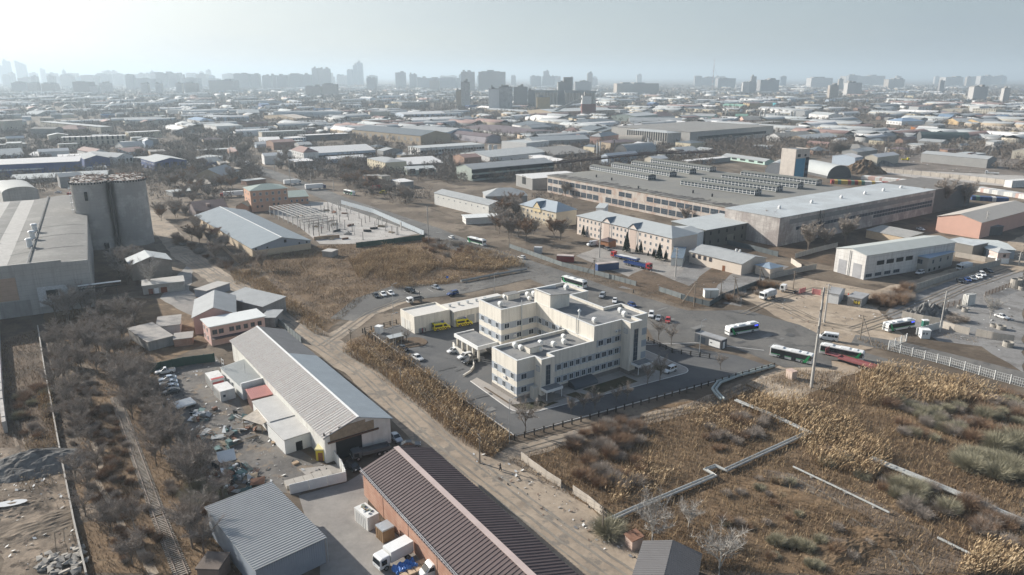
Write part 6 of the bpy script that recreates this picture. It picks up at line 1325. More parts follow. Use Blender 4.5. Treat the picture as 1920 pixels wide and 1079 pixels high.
def car(kind,colour,r,p,q,label,group=None,center=None):
 "p, q: photo points under the rear and the front"
 if center:(X,Y),ang=center
 else:
  a=g(r,*p);b=g(r,*q);X,Y=(a[0]+b[0])/2,(a[1]+b[1])/2;ang=math.atan2(b[1]-a[1],b[0]-a[0])
 k=(kind,colour)
 if k in _carroot:return dup(_carroot[k],(X,Y,GZ),ang,label,group)
 o=thing('parked_car',label,'car',(X,Y,GZ),ang,group);P=carmeshes(kind,colour)
 for n in('body','side_window','windscreen','rear_window','roof','bed'):
  if P.get(n):link(n,P[n],o)
 a,w,belt=P['dim'];R_=.32 if kind in('sedan','hatch')else .37
 for x in(-a*.6,a*.62):
  for y in(-w+.06,w-.06):wheel(o,x,y,R_)
 for s in(-1,1):
  b=MB();b.box(-.1,-.16,-.07,.05,.16,.07);b.build('headlight',LAMP,o,(a*.95,s*w*.62,belt-.28))
  b=MB();b.box(-.03,-.14,-.09,.06,.14,.09);b.build('tail_light',TAIL,o,(-a*.985,s*w*.62,belt-.2))
 _carroot[k]=o
 return o
GZ=.125
YC='cars parked in the junk yard'
car('pickup','white','z',(330,285),(165,312),'white pickup parked furthest back along the junk-yard fence')
for i,(y,lb)in enumerate(((352,'silver-blue saloon next to the white pickup in the junk yard'),(392,'silver-blue saloon in the middle of the junk-yard row'),(432,'silver-blue saloon beside the dark grey saloon'))):car('sedan','lightblue','z',(345+12*i,y),(190+8*i,y+28),lb,YC)
car('sedan','grey','z',(385,465),(215,500),'dark grey saloon at the near end of the junk-yard row',YC)
car('sedan','silver','r8',(285,300),(330,340),'silver saloon parked by the open warehouse gable');car('sedan','grey','r8',(335,362),(445,355),'dark saloon parked outside the corner of the brown-roofed warehouse')
car('hatch','black','r8',(35,465),(95,500),'black car in the shade beside the white yard gate')
for kd,cl,p,q,lb in(('hatch','white',(670,775),(592,792),'white hatchback parked by the canopy columns'),('suv','white',(735,808),(655,828),'white car parked behind the black one at the ramp wall'),('suv','black',(760,835),(682,855),'black SUV parked at the end of the ramp wall'),('sedan','white',(400,808),(458,838),'white saloon driving through the clinic yard'),('hatch','black',(335,765),(368,780),'dark car nosed under the planted island of the yard'),('suv','white',(1880,880),(1808,908),'white SUV on the drive right of the clinic'),('sedan','black',(180,458),(210,485),'black saloon at the left end of the parking row'),('sedan','white',(222,450),(252,478),'white saloon beside the black one in the parking row'),('sedan','white',(262,446),(296,470),'white saloon at the right end of the parking row'),('suv','black',(365,440),(410,452),'black SUV with a white roof edge in the parking area'),('sedan','silver',(512,418),(553,432),'silver saloon parked below the blue road sign'),('suv','blue',(655,455),(595,468),'blue car driving along the access road'),('hatch','white',(1035,262),(992,250),'white car on the road by the reed field'),('hatch','white',(632,148),(605,138),'white car far along the road behind the construction fence'),('suv','silver',(1477,460),(1455,488),'silver van parked facing the clinic at the road edge'),('sedan','white',(1540,490),(1533,512),'white car parked behind the clinic roof'),('hatch','blue',(1625,520),(1645,530),'dark blue car peeping over the clinic roof'),('suv','white',(1743,570),(1740,595),'white van parked at the road edge right of the clinic'),('sedan','silver',(1785,590),(1778,610),'grey car parked beside the red one'),('hatch','red',(1838,600),(1832,625),'red hatchback parked at the road edge'),('sedan','black',(1455,192),(1485,203),'black car, left of two by the brick porch'),('sedan','grey',(1482,200),(1512,214),'dark grey car, right of two by the brick porch')):
 car(kd,cl,'r5',p,q,lb)
for kd,cl,p,q,lb in(('suv','white',(1362,335),(1300,352),'white SUV in front of the blue-roofed annex'),('sedan','black',(1545,378),(1570,400),'black car nearest the crossroads in the fence-side row'),('sedan','blue',(1590,372),(1615,392),'blue car, second in the fence-side row'),('sedan','silver',(1615,365),(1645,383),'silver car, third in the fence-side row'),('sedan','white',(1645,355),(1678,375),'white car, fourth in the fence-side row'),('suv','white',(1668,345),(1695,362),'white car at the far end of the fence-side row'),('sedan','white',(1320,92),(1355,100),'white car in the shaded yard by the pink-walled warehouse'),('sedan','white',(1755,580),(1830,602),'white wrecked car on the scrap stack'),('sedan','grey',(1700,325),(1735,338),'dark wreck at the end of the fence-side row')):
 car(kd,cl,'r6',p,q,lb)
for i in range(7):car('sedan',('white','silver','white','lightblue')[i%4],None,None,None,'%s car parked between the concrete hall and the silo'%('white','silver','white','light blue')[i%4],'cars between the hall and the silo, '+('white','silver','white','light blue')[i%4],center=((lambda c:(c[0],c[1]))(g('b1',735+26*(i%4),225+22*i)),.3))
car('sedan','white','b1',(690,135),(615,135),'lone white car beside the red container behind the silo')
for i in range(9):
 c=g('a2',1600+(i%5)*36,745+9*(i%5)+16*(i//5));car('sedan',('white','silver','grey')[i%3],None,None,None,'%s car in the car park below the salmon and white office'%('white','silver','dark grey')[i%3],'cars below the salmon and white office, '+('white','silver','dark grey')[i%3],center=(c,1.1))
for i,(x,y)in enumerate(((745,690),(1040,700),(1090,695),(1250,470),(1010,440),(560,330),(600,345))):
 car('hatch',('white','grey')[i%2],None,None,None,'%s car on or beside the tree-lined avenue'%('white','dark grey')[i%2],'cars on the avenue, '+('white','dark grey')[i%2],center=(g('a2',x,y),-.9))
def van(name,label,cat,r,p,q,L,w,h,colour,ambulance=False,side=2):
 a=g(r,*p);b_=g(r,*q);X,Y=(a[0]+b_[0])/2,(a[1]+b_[1])/2;o=thing(name,label,cat,(X,Y,GZ),math.atan2(b_[1]-a[1],b_[0]-a[0]));c=CARC[colour];e=L/2
 b=MB();loft(b,[(-e,w,.4,w*.95,h-.06),(-e+.1,w,.32,w*.96,h),(e*.32,w,.32,w*.96,h),(e*.5,w,.32,w*.93,h-.35),(e*.72,w,.32,w*.85,h*.56),(e*.97,w*.92,.34,w*.8,h*.46),(e,w*.85,.45,w*.75,h*.36)]);b.build('body',c,o)
 b=MB();b.q([(e*.47,-w*.82,h-.34),(e*.47,w*.82,h-.34),(e*.74,w*.8,h*.57),(e*.74,-w*.8,h*.57)]);b.v=[(x+.05,y,z+.04)for x,y,z in b.v];b.build('windscreen',CGLASS,o)
 for s in(-1,1):
  b=MB();b.q([(e*.18,s*(w+.015),h*.55),(e*.62,s*(w+.015),h*.55),(e*.44,s*(w*.985),h*.82),(e*.18,s*(w*.985),h*.82)]);b.build('side_window',CGLASS,o)
  for i in range(side):
   x0=-e*.92+i*(e*1.0/side);b=MB();b.box(x0,s*(w+.012)-.01,h*.55,x0+e*.9/side,s*(w+.012)+.01,h*.82);b.build('side_window',CGLASS,o)
  b=MB();b.box(-.06,-.12,-.1,.06,.12,.1);b.build('headlight',LAMP,o,(e*.985,s*w*.68,h*.38))
  b=MB();b.box(-.03,-.08,-.25,.04,.08,.25);b.build('tail_light',TAIL,o,(-e-.01,s*w*.85,h*.5))
  if ambulance:
   b=MB()
   for i in range(12):
    for j in range(2):
     if(i+j)%2:b.box(-e*.97+i*e*.155,s*(w+.02)-.008,.45+j*.32,-e*.97+(i+1)*e*.155,s*(w+.02)+.008,.77+j*.32,0)
   b.build('chequer_band',plain('chequer_maroon',(.10,.01,.015),.5),o)
   b=MB();b.box(-e*.97,s*(w+.014)-.006,1.75,e*.15,s*(w+.014)+.006,1.9);b.build('red_stripe',TAIL,o)
 b=MB();b.box(-e-.02,-w*.7,h*.5,-e+.01,w*.7,h*.85);b.build('rear_window',CGLASS,o)
 if ambulance:
  b=MB();b.box(e*.05,-w*.7,h,e*.25,w*.7,h+.16);b.build('light_bar',plain('beacon_blue',(.02,.05,.4),.3),o)
  b=MB()
  for i in range(4):b.box(-e*.85+i*.7,-w*.55,h-.01,-e*.85+i*.7+.4,w*.55,h+.1)
  b.build('roof_vent',GREYF,o)
 for x in(-e*.58,e*.66):
  for y in(-w+.08,w-.08):wheel(o,x,y,.36,.25)
 return o
van('ambulance','yellow chequered ambulance, left one of two at the garages','ambulance','h6',(1015,735),(1285,690),5.7,.98,2.6,'yellow',True,1)
van('ambulance','yellow chequered ambulance, right one of two at the garages','ambulance','h6',(1375,665),(1680,620),5.7,.98,2.6,'yellow',True,1)
van('minibus','white minibus behind the concrete pylon','minibus','r6',(862,722),(770,708),5.9,1.0,2.6,'white',False,3)
van('delivery_van','white van parked by the brick porch of the pale pink office','van','r5',(1440,180),(1380,188),5.8,1.0,2.5,'white',False,0)
van('delivery_van','yellow van waiting beside the street trees, far up the road','van','a3',(500,1045),(440,1040),5.5,.98,2.4,'yellow',False,1)
van('delivery_van','white van at the foot of the picture next to the brick warehouse wall','van','y',(2060,1010),(1930,1060),5.6,1.0,2.4,'white',False,1)
BROOF=plain('bus_roof_white',(.72,.72,.70),.4);LED=plain('led_blue',(.05,.08,.9),.4,0,.5,1.5)
def bus(label,r,p,q,led=False,L=12.0):
 a=g(r,*p);b_=g(r,*q);X,Y=(a[0]+b_[0])/2,(a[1]+b_[1])/2;o=thing('city_bus',label,'bus',(X,Y,GZ),math.atan2(b_[1]-a[1],b_[0]-a[0]));e=L/2;w=1.27;h=3.0
 b=MB();loft(b,[(-e,w*.97,.4,w*.93,h-.08),(-e+.1,w,.32,w*.97,h),(e-.35,w,.32,w*.97,h),(e-.1,w*.97,.32,w*.93,h-.2),(e,w*.92,.38,w*.9,h-.45)]);b.build('body',BROOF,o)
 for s in(-1,1):
  b=MB();b.box(-e+.25,s*(w+.012)-.01,1.25,e-.25,s*(w+.012)+.01,2.68);b.build('window_band',CGLASS,o)
  b=MB();b.box(-e+.3,s*(w+.02)-.012,1.08,e-.9,s*(w+.02)+.012,1.24);b.q([(e-2.6,s*(w+.026),.4),(e-1.6,s*(w+.026),.4),(e-.6,s*(w+.026),2.9),(e-1.0,s*(w+.026),2.9)]);b.build('green_stripe',CARC['green'],o)
  for x in(-e+3.0,.2):
   if s<0:b=MB();b.box(x,s*(w+.03)-.012,.4,x+1.3,s*(w+.03)+.012,2.5);b.build('door',CGLASS,o)
  b=MB();b.box(-.05,-.16,-.12,.06,.16,.12);b.build('headlight',LAMP,o,(e-.02,s*.9,.85))
  b=MB();b.box(-.05,-.1,-.3,.04,.1,.3);b.build('tail_light',TAIL,o,(-e,s*1.05,1.2))
 if led:
  for s in(-1,1):b=MB();b.box(-e+.6,s*(w+.03)-.012,2.2,-e+2.0,s*(w+.03)+.012,2.55);b.build('destination_display',LED,o)
 b=MB();b.q([(e+.015,-1.12,1.1),(e+.015,1.12,1.1),(e-.06,1.08,2.62),(e-.06,-1.08,2.62)]);b.build('windscreen',CGLASS,o)
 b=MB();b.box(-e-.02,-1.0,1.6,-e+.01,1.0,2.6);b.build('rear_window',CGLASS,o)
 for x0,x1,hh in((-e+.8,-e+3.6,.32),(-.6,2.2,.26),(e-3.2,e-1.7,.2)):b=MB();loft(b,[(x0,.8,h-.02,.7,h+hh*.6),(x0+.2,.85,h-.02,.78,h+hh),(x1-.2,.85,h-.02,.78,h+hh),(x1,.8,h-.02,.7,h+hh*.6)]);b.build('roof_unit',BROOF,o)
 for x in(-e+3.1-.6,e-2.8):
  for y in(-w+.12,w-.12):wheel(o,x,y,.48,.28)
 for s in(-1,1):b=MB();b.box(e-.15,s*1.35-.12,2.0,e+.05,s*1.35+.12,2.5);b.beam((e-.1,s*1.2,2.6),(e,s*1.35,2.5),.06);b.build('mirror',BLACKM,o)
bus('white city bus with blue display, standing near the dark checkpoint container','r6',(415,660),(245,690),True)
bus('white and green city bus left of the concrete pylon','r6',(500,800),(725,850))
bus('white and green city bus right of the pylon behind the red trailer','r6',(770,785),(1015,835))
bus('white city bus with blue display, parked by the cream wall','r6',(1290,640),(1130,668),True)
bus('white and green city bus passing behind the clinic','h5',(720,390),(300,265))
bus('white and green bus on the road beside the reed field','r5',(800,185),(722,165));bus('white bus far up the street at the junction','a3',(35,1040),(150,1065))
def truck(label,r,p,q,L,cab,load,name='truck',h=3.4,cat='truck',lh=None):
 a=g(r,*p);b_=g(r,*q);X,Y=(a[0]+b_[0])/2,(a[1]+b_[1])/2;o=thing(name,label,cat,(X,Y,GZ),math.atan2(b_[1]-a[1],b_[0]-a[0]));e=L/2;w=1.22;c=CARC[cab];ch=min(h*.85,2.9)
 b=MB();b.box(-e,-.45,.75,e-.4,.45,1.0);b.build('chassis',BLACKM,o)
 b=MB();loft(b,[(e-2.0,w,.6,w*.96,ch),(e-.5,w,.6,w*.95,ch),(e-.12,w*.97,.6,w*.93,ch*.93),(e,w*.93,.55,w*.93,ch*.45)]);b.build('cab',c,o)
 b=MB();b.q([(e+.01,-1.08,ch*.5),(e+.01,1.08,ch*.5),(e-.1,1.05,ch*.86),(e-.1,-1.05,ch*.86)]);b.build('windscreen',CGLASS,o)
 for s in(-1,1):
  b=MB();b.box(e-1.35,s*(w+.015)-.01,ch*.5,e-.35,s*(w+.015)+.01,ch*.85);b.build('side_window',CGLASS,o)
  b=MB();b.box(-.05,-.18,-.12,.06,.18,.12);b.build('headlight',LAMP,o,(e,s*.85,.95))
 m=CARC.get(load.split(':')[1])if ':' in load else CARC['white'];kd=load.split(':')[0];r0,r1=-e,e-2.2
 if kd=='box':b=MB();b.box(r0,-w-.03,1.02,r1,w+.03,lh or h);b.build('cargo_box',mt('truck_box_'+load.split(':')[1],tuple(m.node_tree.nodes['Principled BSDF'].inputs[0].default_value)[:3],.5,.05,.8)if ':' in load else WHITE,o);b=MB();b.box(r0-.02,-.03,1.1,r0,.03,(lh or h)-.1);b.build('door_seam',GREYF,o)
 elif kd=='flat':
  b=MB();b.box(r0,-w,1.02,r1,w,1.2);b.box(r0,-w,1.21,r1,-w+.08,1.75);b.box(r0,w-.08,1.21,r1,w,1.75);b.box(r0,-w+.09,1.21,r0+.08,w-.09,1.75);b.build('load_bed',m,o)
  if 'load' in load:b=MB();b.box(r0+.8,-w+.3,1.22,r1-1,w-.3,1.9);b.build('load',COPING,o)
 elif kd=='garbage':
  b=MB();loft(b,[(r0,w*.9,1.0,w*.8,2.6),(r0+.9,w,1.0,w*.9,3.3),(r1-.4,w,1.0,w*.92,3.2),(r1,w,1.0,w*.9,3.0)]);b.build('refuse_body',CARC['white'],o)
  b=MB()
  for i in range(6):b.box(r0+1.0+i*.8,-w-.06,1.1,r0+1.1+i*.8,w+.06,3.0)
  b.build('body_rib',GREYF,o)
 xs_=[e-1.2,r0+1.3]+([r0+2.6]if L>7.5 else[])+([r0+3.9,e-4.6]if L>12 else[])
 for x in xs_:
  for y in(-w+.14,w-.14):wheel(o,x,y,.48,.3)
 return o
truck('white box truck with pale cargo box beside the brick warehouse','y',(1760,860),(1480,1010),6.8,'white','box',h=3.1)
truck('white refuse truck standing on the sandy crossroads','r6',(515,470),(440,490),7.6,'white','garbage')
truck('white tractor unit without trailer beside the red hoarding','r6',(640,455),(555,440),6.6,'white','none')
truck('white lorry in the yard behind the concrete panel fence','r6',(1605,315),(1552,322),6.8,'white','box',h=3.0)
truck('white flatbed truck with dark dropside bed by the dirt track','h6',(850,225),(560,275),6.2,'white','flat:grey',h=2.6)
truck('red lorry with loaded blue trailer, nearer the pale pink office','b4',(1440,925),(1105,850),15,'red','flat:blue:load');truck('red lorry with empty blue trailer, facing the gravel yard','b4',(1240,930),(1590,1010),14,'red','flat:blue')
truck('white box truck turning on the avenue','a2',(900,700),(815,740),9,'white','box');truck('long white semitrailer on the road bend','a2',(1530,1000),(1730,985),15,'blue','box',h=4);truck('white trucks parked behind the brick office','a2',(1280,945),(1460,930),13,'white','box',h=3.8)
truck('red-cabbed truck with long white trailer behind the brick office','b2',(800,170),(575,185),15,'red','box',h=3.8);truck('red fire-red tanker truck by the ruined house','a3',(470,990),(335,1000),11,'red','box:red',h=3.2)
truck('white tipper parked on the pale gravel at the right','a6',(1640,830),(1470,820),10,'white','flat:white');truck('yellow loader truck among the heaps','a6',(545,670),(620,672),7,'yellow','flat:yellow');truck('dark lorry with flat bed inside the open warehouse gable','r8',(215,395),(115,420),8.5,'grey','flat:grey',h=2.6)
tr=thing('flat_trailer','dull red low-bed trailer behind the pylon buses','trailer',(lambda a,b:((a[0]+b[0])/2,(a[1]+b[1])/2,GZ))(g('r6',815,815),g('r6',1070,890)),(lambda a,b:math.atan2(b[1]-a[1],b[0]-a[0]))(g('r6',815,815),g('r6',1070,890)))
DRED=mt('faded_red_paint',(.26,.09,.09),.8,.15,1)
b=MB();b.box(-7,-1.2,1.5,-3.2,1.2,1.7);b.box(-3.2,-1.25,1.1,7,1.25,1.3);b.beam((-3.4,0,1.6),(-3.0,0,1.2),2.0,.3);b.build('deck',DRED,tr)
for s in(-1,1):
 b=MB();b.box(-3,s*1.27-.04,1.31,7,s*1.27+.04,1.75);b.build('side_board',DRED,tr)
b=MB();b.box(-7.05,-1.25,1.7,-6.9,1.25,3.2);b.build('headboard',DRED,tr)
for x in(3.2,4.6,6.0):
 for y in(-1.1,1.1):wheel(tr,x,y,.48,.3)
def cont(label,r,A,B,m,z=2.6,L=None,Wd=2.5,name='shipping_container',top=None):
 o=bld(name,label,'container',None,g(r,*A),g(r,*B),None,z,z,'slab',0,m,top or m,.02,L=L,Wd=Wd)
 L,W_=dims(o);b=MB()
 for i in range(1,int(L/.6)):b.box(i*.6-.06,-.045,.15,i*.6+.06,-.003,z-.12)
 b.build('wall_rib',m,o);b=MB();b.box(L+.003,.1,.15,L+.04,W_/2-.04,z-.15);b.box(L+.003,W_/2+.04,.15,L+.04,W_-.1,z-.15);b.build('door',m,o);return o
CRED=mt('container_red',(.28,.06,.05),.7,.12,.8);CBLU=mt('container_blue',(.035,.07,.17),.6,.1,.8)
cont('dark red container by the sheet fence of the office yard','b4',(500,905),(690,915),CRED,Wd=3,top=mt('dusty_top',(.42,.36,.33),.9));cont('long navy blue container by the sheet fence of the office yard','b4',(965,1015),(1200,990),CBLU,Wd=2.6,z=2.9,top=MATS['dusty_top'])
cont('small grey booth behind the sheet fence','b4',(245,810),(330,815),mt('booth_grey',(.45,.46,.46),.7),Wd=2.4,name='booth');cont('red container behind the silo','b1',(755,175),(805,178),CRED)
wc=cont('white container with scrap boards on its roof beside the brick warehouse','y',(1275,470+90),(1395,660),CW,Wd=2.4)
b=MB()
for i in range(14):x,y=RND.uniform(.3,dims(wc)[0]-1),RND.uniform(.2,2);b.box(x,y,2.9,x+RND.uniform(.3,1.1),min(2.4,y+RND.uniform(.2,.7)),2.9+RND.uniform(.04,.3),i%3)
b.build('roof_scrap',[TIMBER,WHITE,mt('grey_green_board',(.2,.22,.19),.9)],wc)
bc=cont('brown plywood crate with open top beside the white container','y',(1465,710),(1530,770),mt('brown_plywood',(.24,.15,.08),.8,.15,1),Wd=2.4,z=2.4,name='crate',top=ZINC)
tl=thing('pallet_load','stacks of pallets and boards half covered by a blue tarpaulin','load',g('y',1800,1040),.6)
b=MB()
for i in range(5):
 for j in range(2):
  for k in range(9):b.box(-2.6+1.35*i,-1.3+1.3*j,.15*k,-2.6+1.35*i+1.2,-1.3+1.3*j+1.1,.15*k+.1)
b.build('board_stack',mt('fresh_planks',(.50,.37,.25),.85,.15,2),tl)
b=MB();n=12
for i in range(n):
 for j in range(6):
  def zz(i,j):return 1.55+.25*math.sin(i*1.7+j)-(1.2 if j in(0,)else 0)-(.5 if i in(0,)else 0)
  def P_(i,j):return(-3.0+.33*i,-.2+.38*j-(.2 if j==0 else 0),zz(i,j))
  b.q([P_(i,j),P_(i+1,j),P_(i+1,j+1),P_(i,j+1)])
b.build('tarpaulin',plain('blue_tarpaulin',(.03,.14,.42),.45),tl)
for i,(r,x,y,lb)in enumerate((('y',750,1010,'single stack of pale pallets against the blue-grey shed wall'),('z',1250,940,'pallets leaning by the flat-roofed cabin'),('y',740,50,'pale pallets lying on the yard near the kiosk'))):
 o=thing('pallet_stack',lb,'pallets',g(r,x,y),.4*i)
 b=MB()
 for k in range(8 if i==0 else 3):
  for q in range(5):b.box(-.6+.27*q,-.5,.16*k+.1,-.6+.27*q+.16,.5,.16*k+.13)
  for q in(-.5,-.05,.4):b.box(-.6,q,.16*k,.64,q+.1,.16*k+.095)
 b.build('pallet',MATS['fresh_planks'],o)
ck=bld('checkpoint_container','dark grey checkpoint container with white panel wall at the road fork','container','c5',(130,905),(430,1000),None,0,2.9,'slab',0,mt('anthracite',(.07,.075,.085),.6),MATS['grey_flat_roof'],.03,Wd=3.0)
L,Wd=dims(ck);b=MB();b.box(L*.55,-.06,.4,L*.95,-.01,2.4);b.build('white_panel',WHITE,ck);b=MB();b.box(L*.12,-.05,.3,L*.4,-.01,2.3);b.build('window',GLASS,ck);b=MB();b.box(-.02,0,2.9,.2,Wd,3.9);b.build('fin_wall',MATS['anthracite'],ck)
b=MB();b.box(L+.01,.8,.2,L+.06,1.9,2.3);b.build('door',WHITE,ck);b=MB();b.box(L*.59,-.08,1.3,L*.67,-.061,1.6);b.build('lettering',BLACKM,ck)
bo=bld('ticket_booth','white booth with small windows beside the white metal fence','booth','c6',(760,870),(860,875),None,0,2.6,'slab',0,WHITE,WHITE,.1,Wd=2.4);windows(bo,[(0,.6,1.5,2,1.3,.6,.8)],*dims(bo));door(bo,1,1.2,.8,2,GREYF,*dims(bo))
tb=bld('portable_toilet','green portable toilet with white roof by the cream wall','toilet','c6',(782,745),(842,745),None,0,2.2,'slab',0,plain('toilet_green',(.02,.12,.09),.5),WHITE,.05,Wd=1.3)
yb=bld('white_booth','white cube booth at the left corner of the clinic yard','booth','h6',(25,770),(115,785),None,0,2.2,'slab',0,WHITE,WHITE,.05,Wd=2.0)
sb=bld('transformer_cabinet','two white transformer cabinets on the weedy verge','cabinet','c5',(245,415),(400,415),None,0,2.8,'slab',0,OLDWHITE,ZINC,.08,Wd=2.6);b=MB();b.box(dims(sb)[0]*.42,-.06,.2,dims(sb)[0]*.44,-.01,2.7);b.build('door_gap',BLACKM,sb)
sh=thing('smoking_shelter','small open shelter with grey roof on the planted island of the yard','shelter',g('h6',400,930),HA)
b=MB();b.slab((-3,-1.2,2.4),(3,-1.2,2.4),(3,1.2,2.7),(-3,1.2,2.7),.08);b.build('roof',ROOFPALE,sh)
for x in(-2.9,-1,1,2.9):
 for y in(-1.1,1.1):b=MB();b.cyl(x,y,0,2.35,.06,6);b.build('post',ZINC,sh)
b=MB();b.box(-2.8,1.0,.2,2.8,1.06,2.1);b.build('back_panel',mt('shelter_board',(.2,.17,.14),.8),sh);b=MB();b.box(-2.5,.5,.4,2.5,.9,.46);b.build('bench',TIMBER,sh)
op=thing('open_shelter','open shelter with patchwork board roof in the junk yard','shelter',g('z',960,800),-.5)
b=MB();b.slab((0,0,2.5),(6.5,0,2.5),(6.5,5,3),(0,5,3),.1);b.build('roof',mt('patchwork_boards',(.43,.38,.32),.9,.25,.9),op)
for x,y in((.2,.2),(6.3,.2),(.2,4.8),(6.3,4.8)):b=MB();b.box(x-.07,y-.07,0,x+.07,y+.07,2.4);b.build('post',TIMBER,op)
gc=thing('cylinder_rack','rack of white cylinders lying in rows in the junk yard','rack',g('z',420,600),.75)
for i in range(6):b=MB();b.tube([(-2.3,-1.8+.7*i,.9),(2.3,-1.8+.7*i,.9)],.33,10);b.build('cylinder',WHITE,gc)
b=MB()
for x in(-1.8,1.8):b.box(x-.1,-2.2,.1,x+.1,2.1,.55)
for x in(-1.8,1.8):
 for y in(-2,1.9):b.box(x-.1,y,0,x+.1,y+.15,.1)
b.build('rack_frame',BLACKM,gc)
JM=[WHITE,mt('dull_zinc',(.33,.34,.34),.6,.15,1),RUST,TIMBER,mt('dark_junk',(.05,.05,.05),.9),mt('teal_junk',(.10,.17,.17),.8)]
def junk(k,x,y,name,label,group,s=1.0):
 o=thing(name,label,'scrap',(x,y,GZ),RND.uniform(0,6.28),group);m=JM[RND.randrange(6)];b=MB()
 if k==0:b.slab((-1.2*s,-.7*s,.2),(1.2*s,-.7*s,.3),(1.2*s,.7*s,.3+RND.uniform(.1,.9)),(-1.2*s,.7*s,.2+RND.uniform(.1,.7)),.06);b.box(-.4,-.3,0,.4,.3,.24);b.build('sheet',m,o)
 elif k==1:
  for i in range(5):b.tube([(-1.6*s,-.4+.2*i,.1+.05*(i%2)),(1.6*s,-.4+.2*i+RND.uniform(-.4,.4),.12+RND.uniform(0,.5))],.06,5)
  b.build('bar',m,o)
 elif k==2:b.box(-.8*s,-.5*s,0,.8*s,.5*s,RND.uniform(.5,1.2));b.box(-.6*s,-.55*s,.1,.3*s,-.5*s,.5);b.build('bin',m,o)
 elif k==3:b.cyl(0,0,0,.9,.32,10);b.cyl(.7,.2,0,.9,.32,10);b.build('barrel',m,o)
 else:
  for i in range(4):b.beam((-1*s,-.5+.33*i,.1),(1*s,-.5+.33*i,.1),.1);
  b.beam((-1*s,-.6,.2),(-1*s,.6,.2),.1);b.beam((1*s,-.6,.2),(1*s,.6,.2),.1);b.build('grate',m,o)
JN=[('scrap_sheet','crooked sheet scrap lying in the junk yard','sheet scrap in the junk yard'),('scrap_bars','loose bundle of bars lying in the junk yard','bar bundles in the junk yard'),('scrap_bin','boxy bin standing in the junk yard','bins in the junk yard'),('oil_barrels','pair of barrels standing in the junk yard','barrels in the junk yard'),('scrap_grate','flat grate lying in the junk yard','grates in the junk yard')]
for poly,cnt in((W('z 300,700 700,620 720,720 480,760 330,800'),26),(W('z 480,800 850,780 950,960 880,1079 680,1000 520,900'),34),(W('y 0,60 330,60 440,230 300,300 60,330 0,200'),52),(W('r7 1280,150 1400,180 1480,320 1520,360 1340,280'),14)):
 for x,y in sample(poly,cnt):k=RND.choice((0,0,1,1,2,3,4));junk(k,x,y,*JN[k],s=RND.uniform(.6,1.3))
ws=thing('white_board','large tilted white board in the middle of the junk yard','board',g('r7',1275,430),.5)
b=MB();b.slab((-1.8,-1.3,.3),(1.8,-1.3,.3),(1.8,1.3,1.7),(-1.8,1.3,1.7),.08);b.box(-.8,.6,0,.8,.9,1.2);b.build('board',WHITE,ws)
for poly,cnt in((W('r7 210,960 470,930 480,1079 210,1079'),48),):
 for x,y in sample(poly,cnt):
  o=thing('concrete_block','broken concrete block on the demolition heap at the lower left','rubble',(x,y,.06),RND.uniform(0,6),'broken concrete blocks at the lower left');b=MB();b.slab((-RND.uniform(.3,1.1),-.5,RND.uniform(.2,1)),(RND.uniform(.3,.9),-.4,RND.uniform(.2,.8)),(RND.uniform(.3,.8),.4,RND.uniform(.2,1)),(-RND.uniform(.3,.9),.5,.5),.3);b.build('block',mt('rubble_concrete',(.32,.295,.26),.95,.25,.8),o)
def heap(name,label,r,x,y,rx,ry,h,m,rz=0.0,seed=0,n=26,rough=.18):
 X,Y=g(r,x,y);b=MB();V=[]
 for i in range(n+1):
  for j in range(n+1):
   u,v=i/n*2-1,j/n*2-1;d=math.hypot(u,v)
   f=max(0,1-d**1.3);nz_=float(vnoise(np.array([u*9+seed*13.0]),np.array([v*9+3.0]),1.0,seed)[0])+.5*float(vnoise(np.array([u*22+seed*7.0]),np.array([v*22.0]),1.0,seed+1)[0])-.7
   V.append((u*rx,v*ry,max(-.3,h*f*(1+nz_*rough*2)+h*nz_*rough*(f>0)-.05)if d<1 else-.3))
 b.v=V
 for i in range(n):
  for j in range(n):a=i*(n+1)+j;b.f.append((a,a+n+1,a+n+2,a+1));b.m.append(0)
 o=b.build(name,m,None,(X,Y,0),rz);tag(o,label,'heap');return o
GRV=earth('dark_gravel',[(.18,.172,.162),(.23,.22,.205),(.14,.133,.125)],(.1,.3,1.5),.15,.8);BRD=earth('brown_heap',[(.17,.115,.07),(.21,.15,.10),(.13,.09,.06)],(.1,.3,1.2),.12,.5)
heap('gravel_heap','grey crushed-stone heap at the left edge of the railway strip','r7',190,460,11,7,3.0,GRV,.3,3,rough=.12);heap('mud_heap','dark churned mud bank around a white puddle at the lower left','r7',60,690,7,4.5,.8,MUD,0,5,rough=.2)
heap('mud_bank','low mud bank with track ridges at the lower left','r7',230,800,12,5,.6,MUD,.6,8,rough=.18);heap('earth_bank','long dug-up earth bank beside the dirt clearing','r9',640,640,15,3,1.0,SCRUB,-.62,9,rough=.14);heap('earth_bank','dug-up earth mound with stones in the lower dry field','r9',900,940,8,4,1.2,SCRUB,.3,10,rough=.14);heap('earth_bank','shady earth mound at the mouth of the dirt clearing','r9',1110,870,5.5,3.2,1.2,SCRUB,-.4,11,rough=.14)
heap('rubble_heap','pale rubble heap behind the cream wall','c6',850,600,9,5,2.8,earth('pale_rubble',[(.27,.26,.25),(.36,.35,.33),(.16,.155,.15)],(.2,.6,1.2),.2,1.2),.2,4,rough=.6)
heap('sand_heap','brown earth heap beyond the white containers','a6',105,805,20,14,11,BRD,0,6,rough=.15);heap('gravel_heap','grey gravel heap, right of the tan cabin','a6',1100,690,18,10,5,GRV,0,7,rough=.2);heap('gravel_heap','dark gravel heap beside the rusty sheds','a6',1610,595,14,9,9,GRV,0,12,rough=.2);heap('gravel_heap','small dark gravel heap near the brown earth heap','a6',340,725,12,8,4,GRV,0,13,rough=.2)
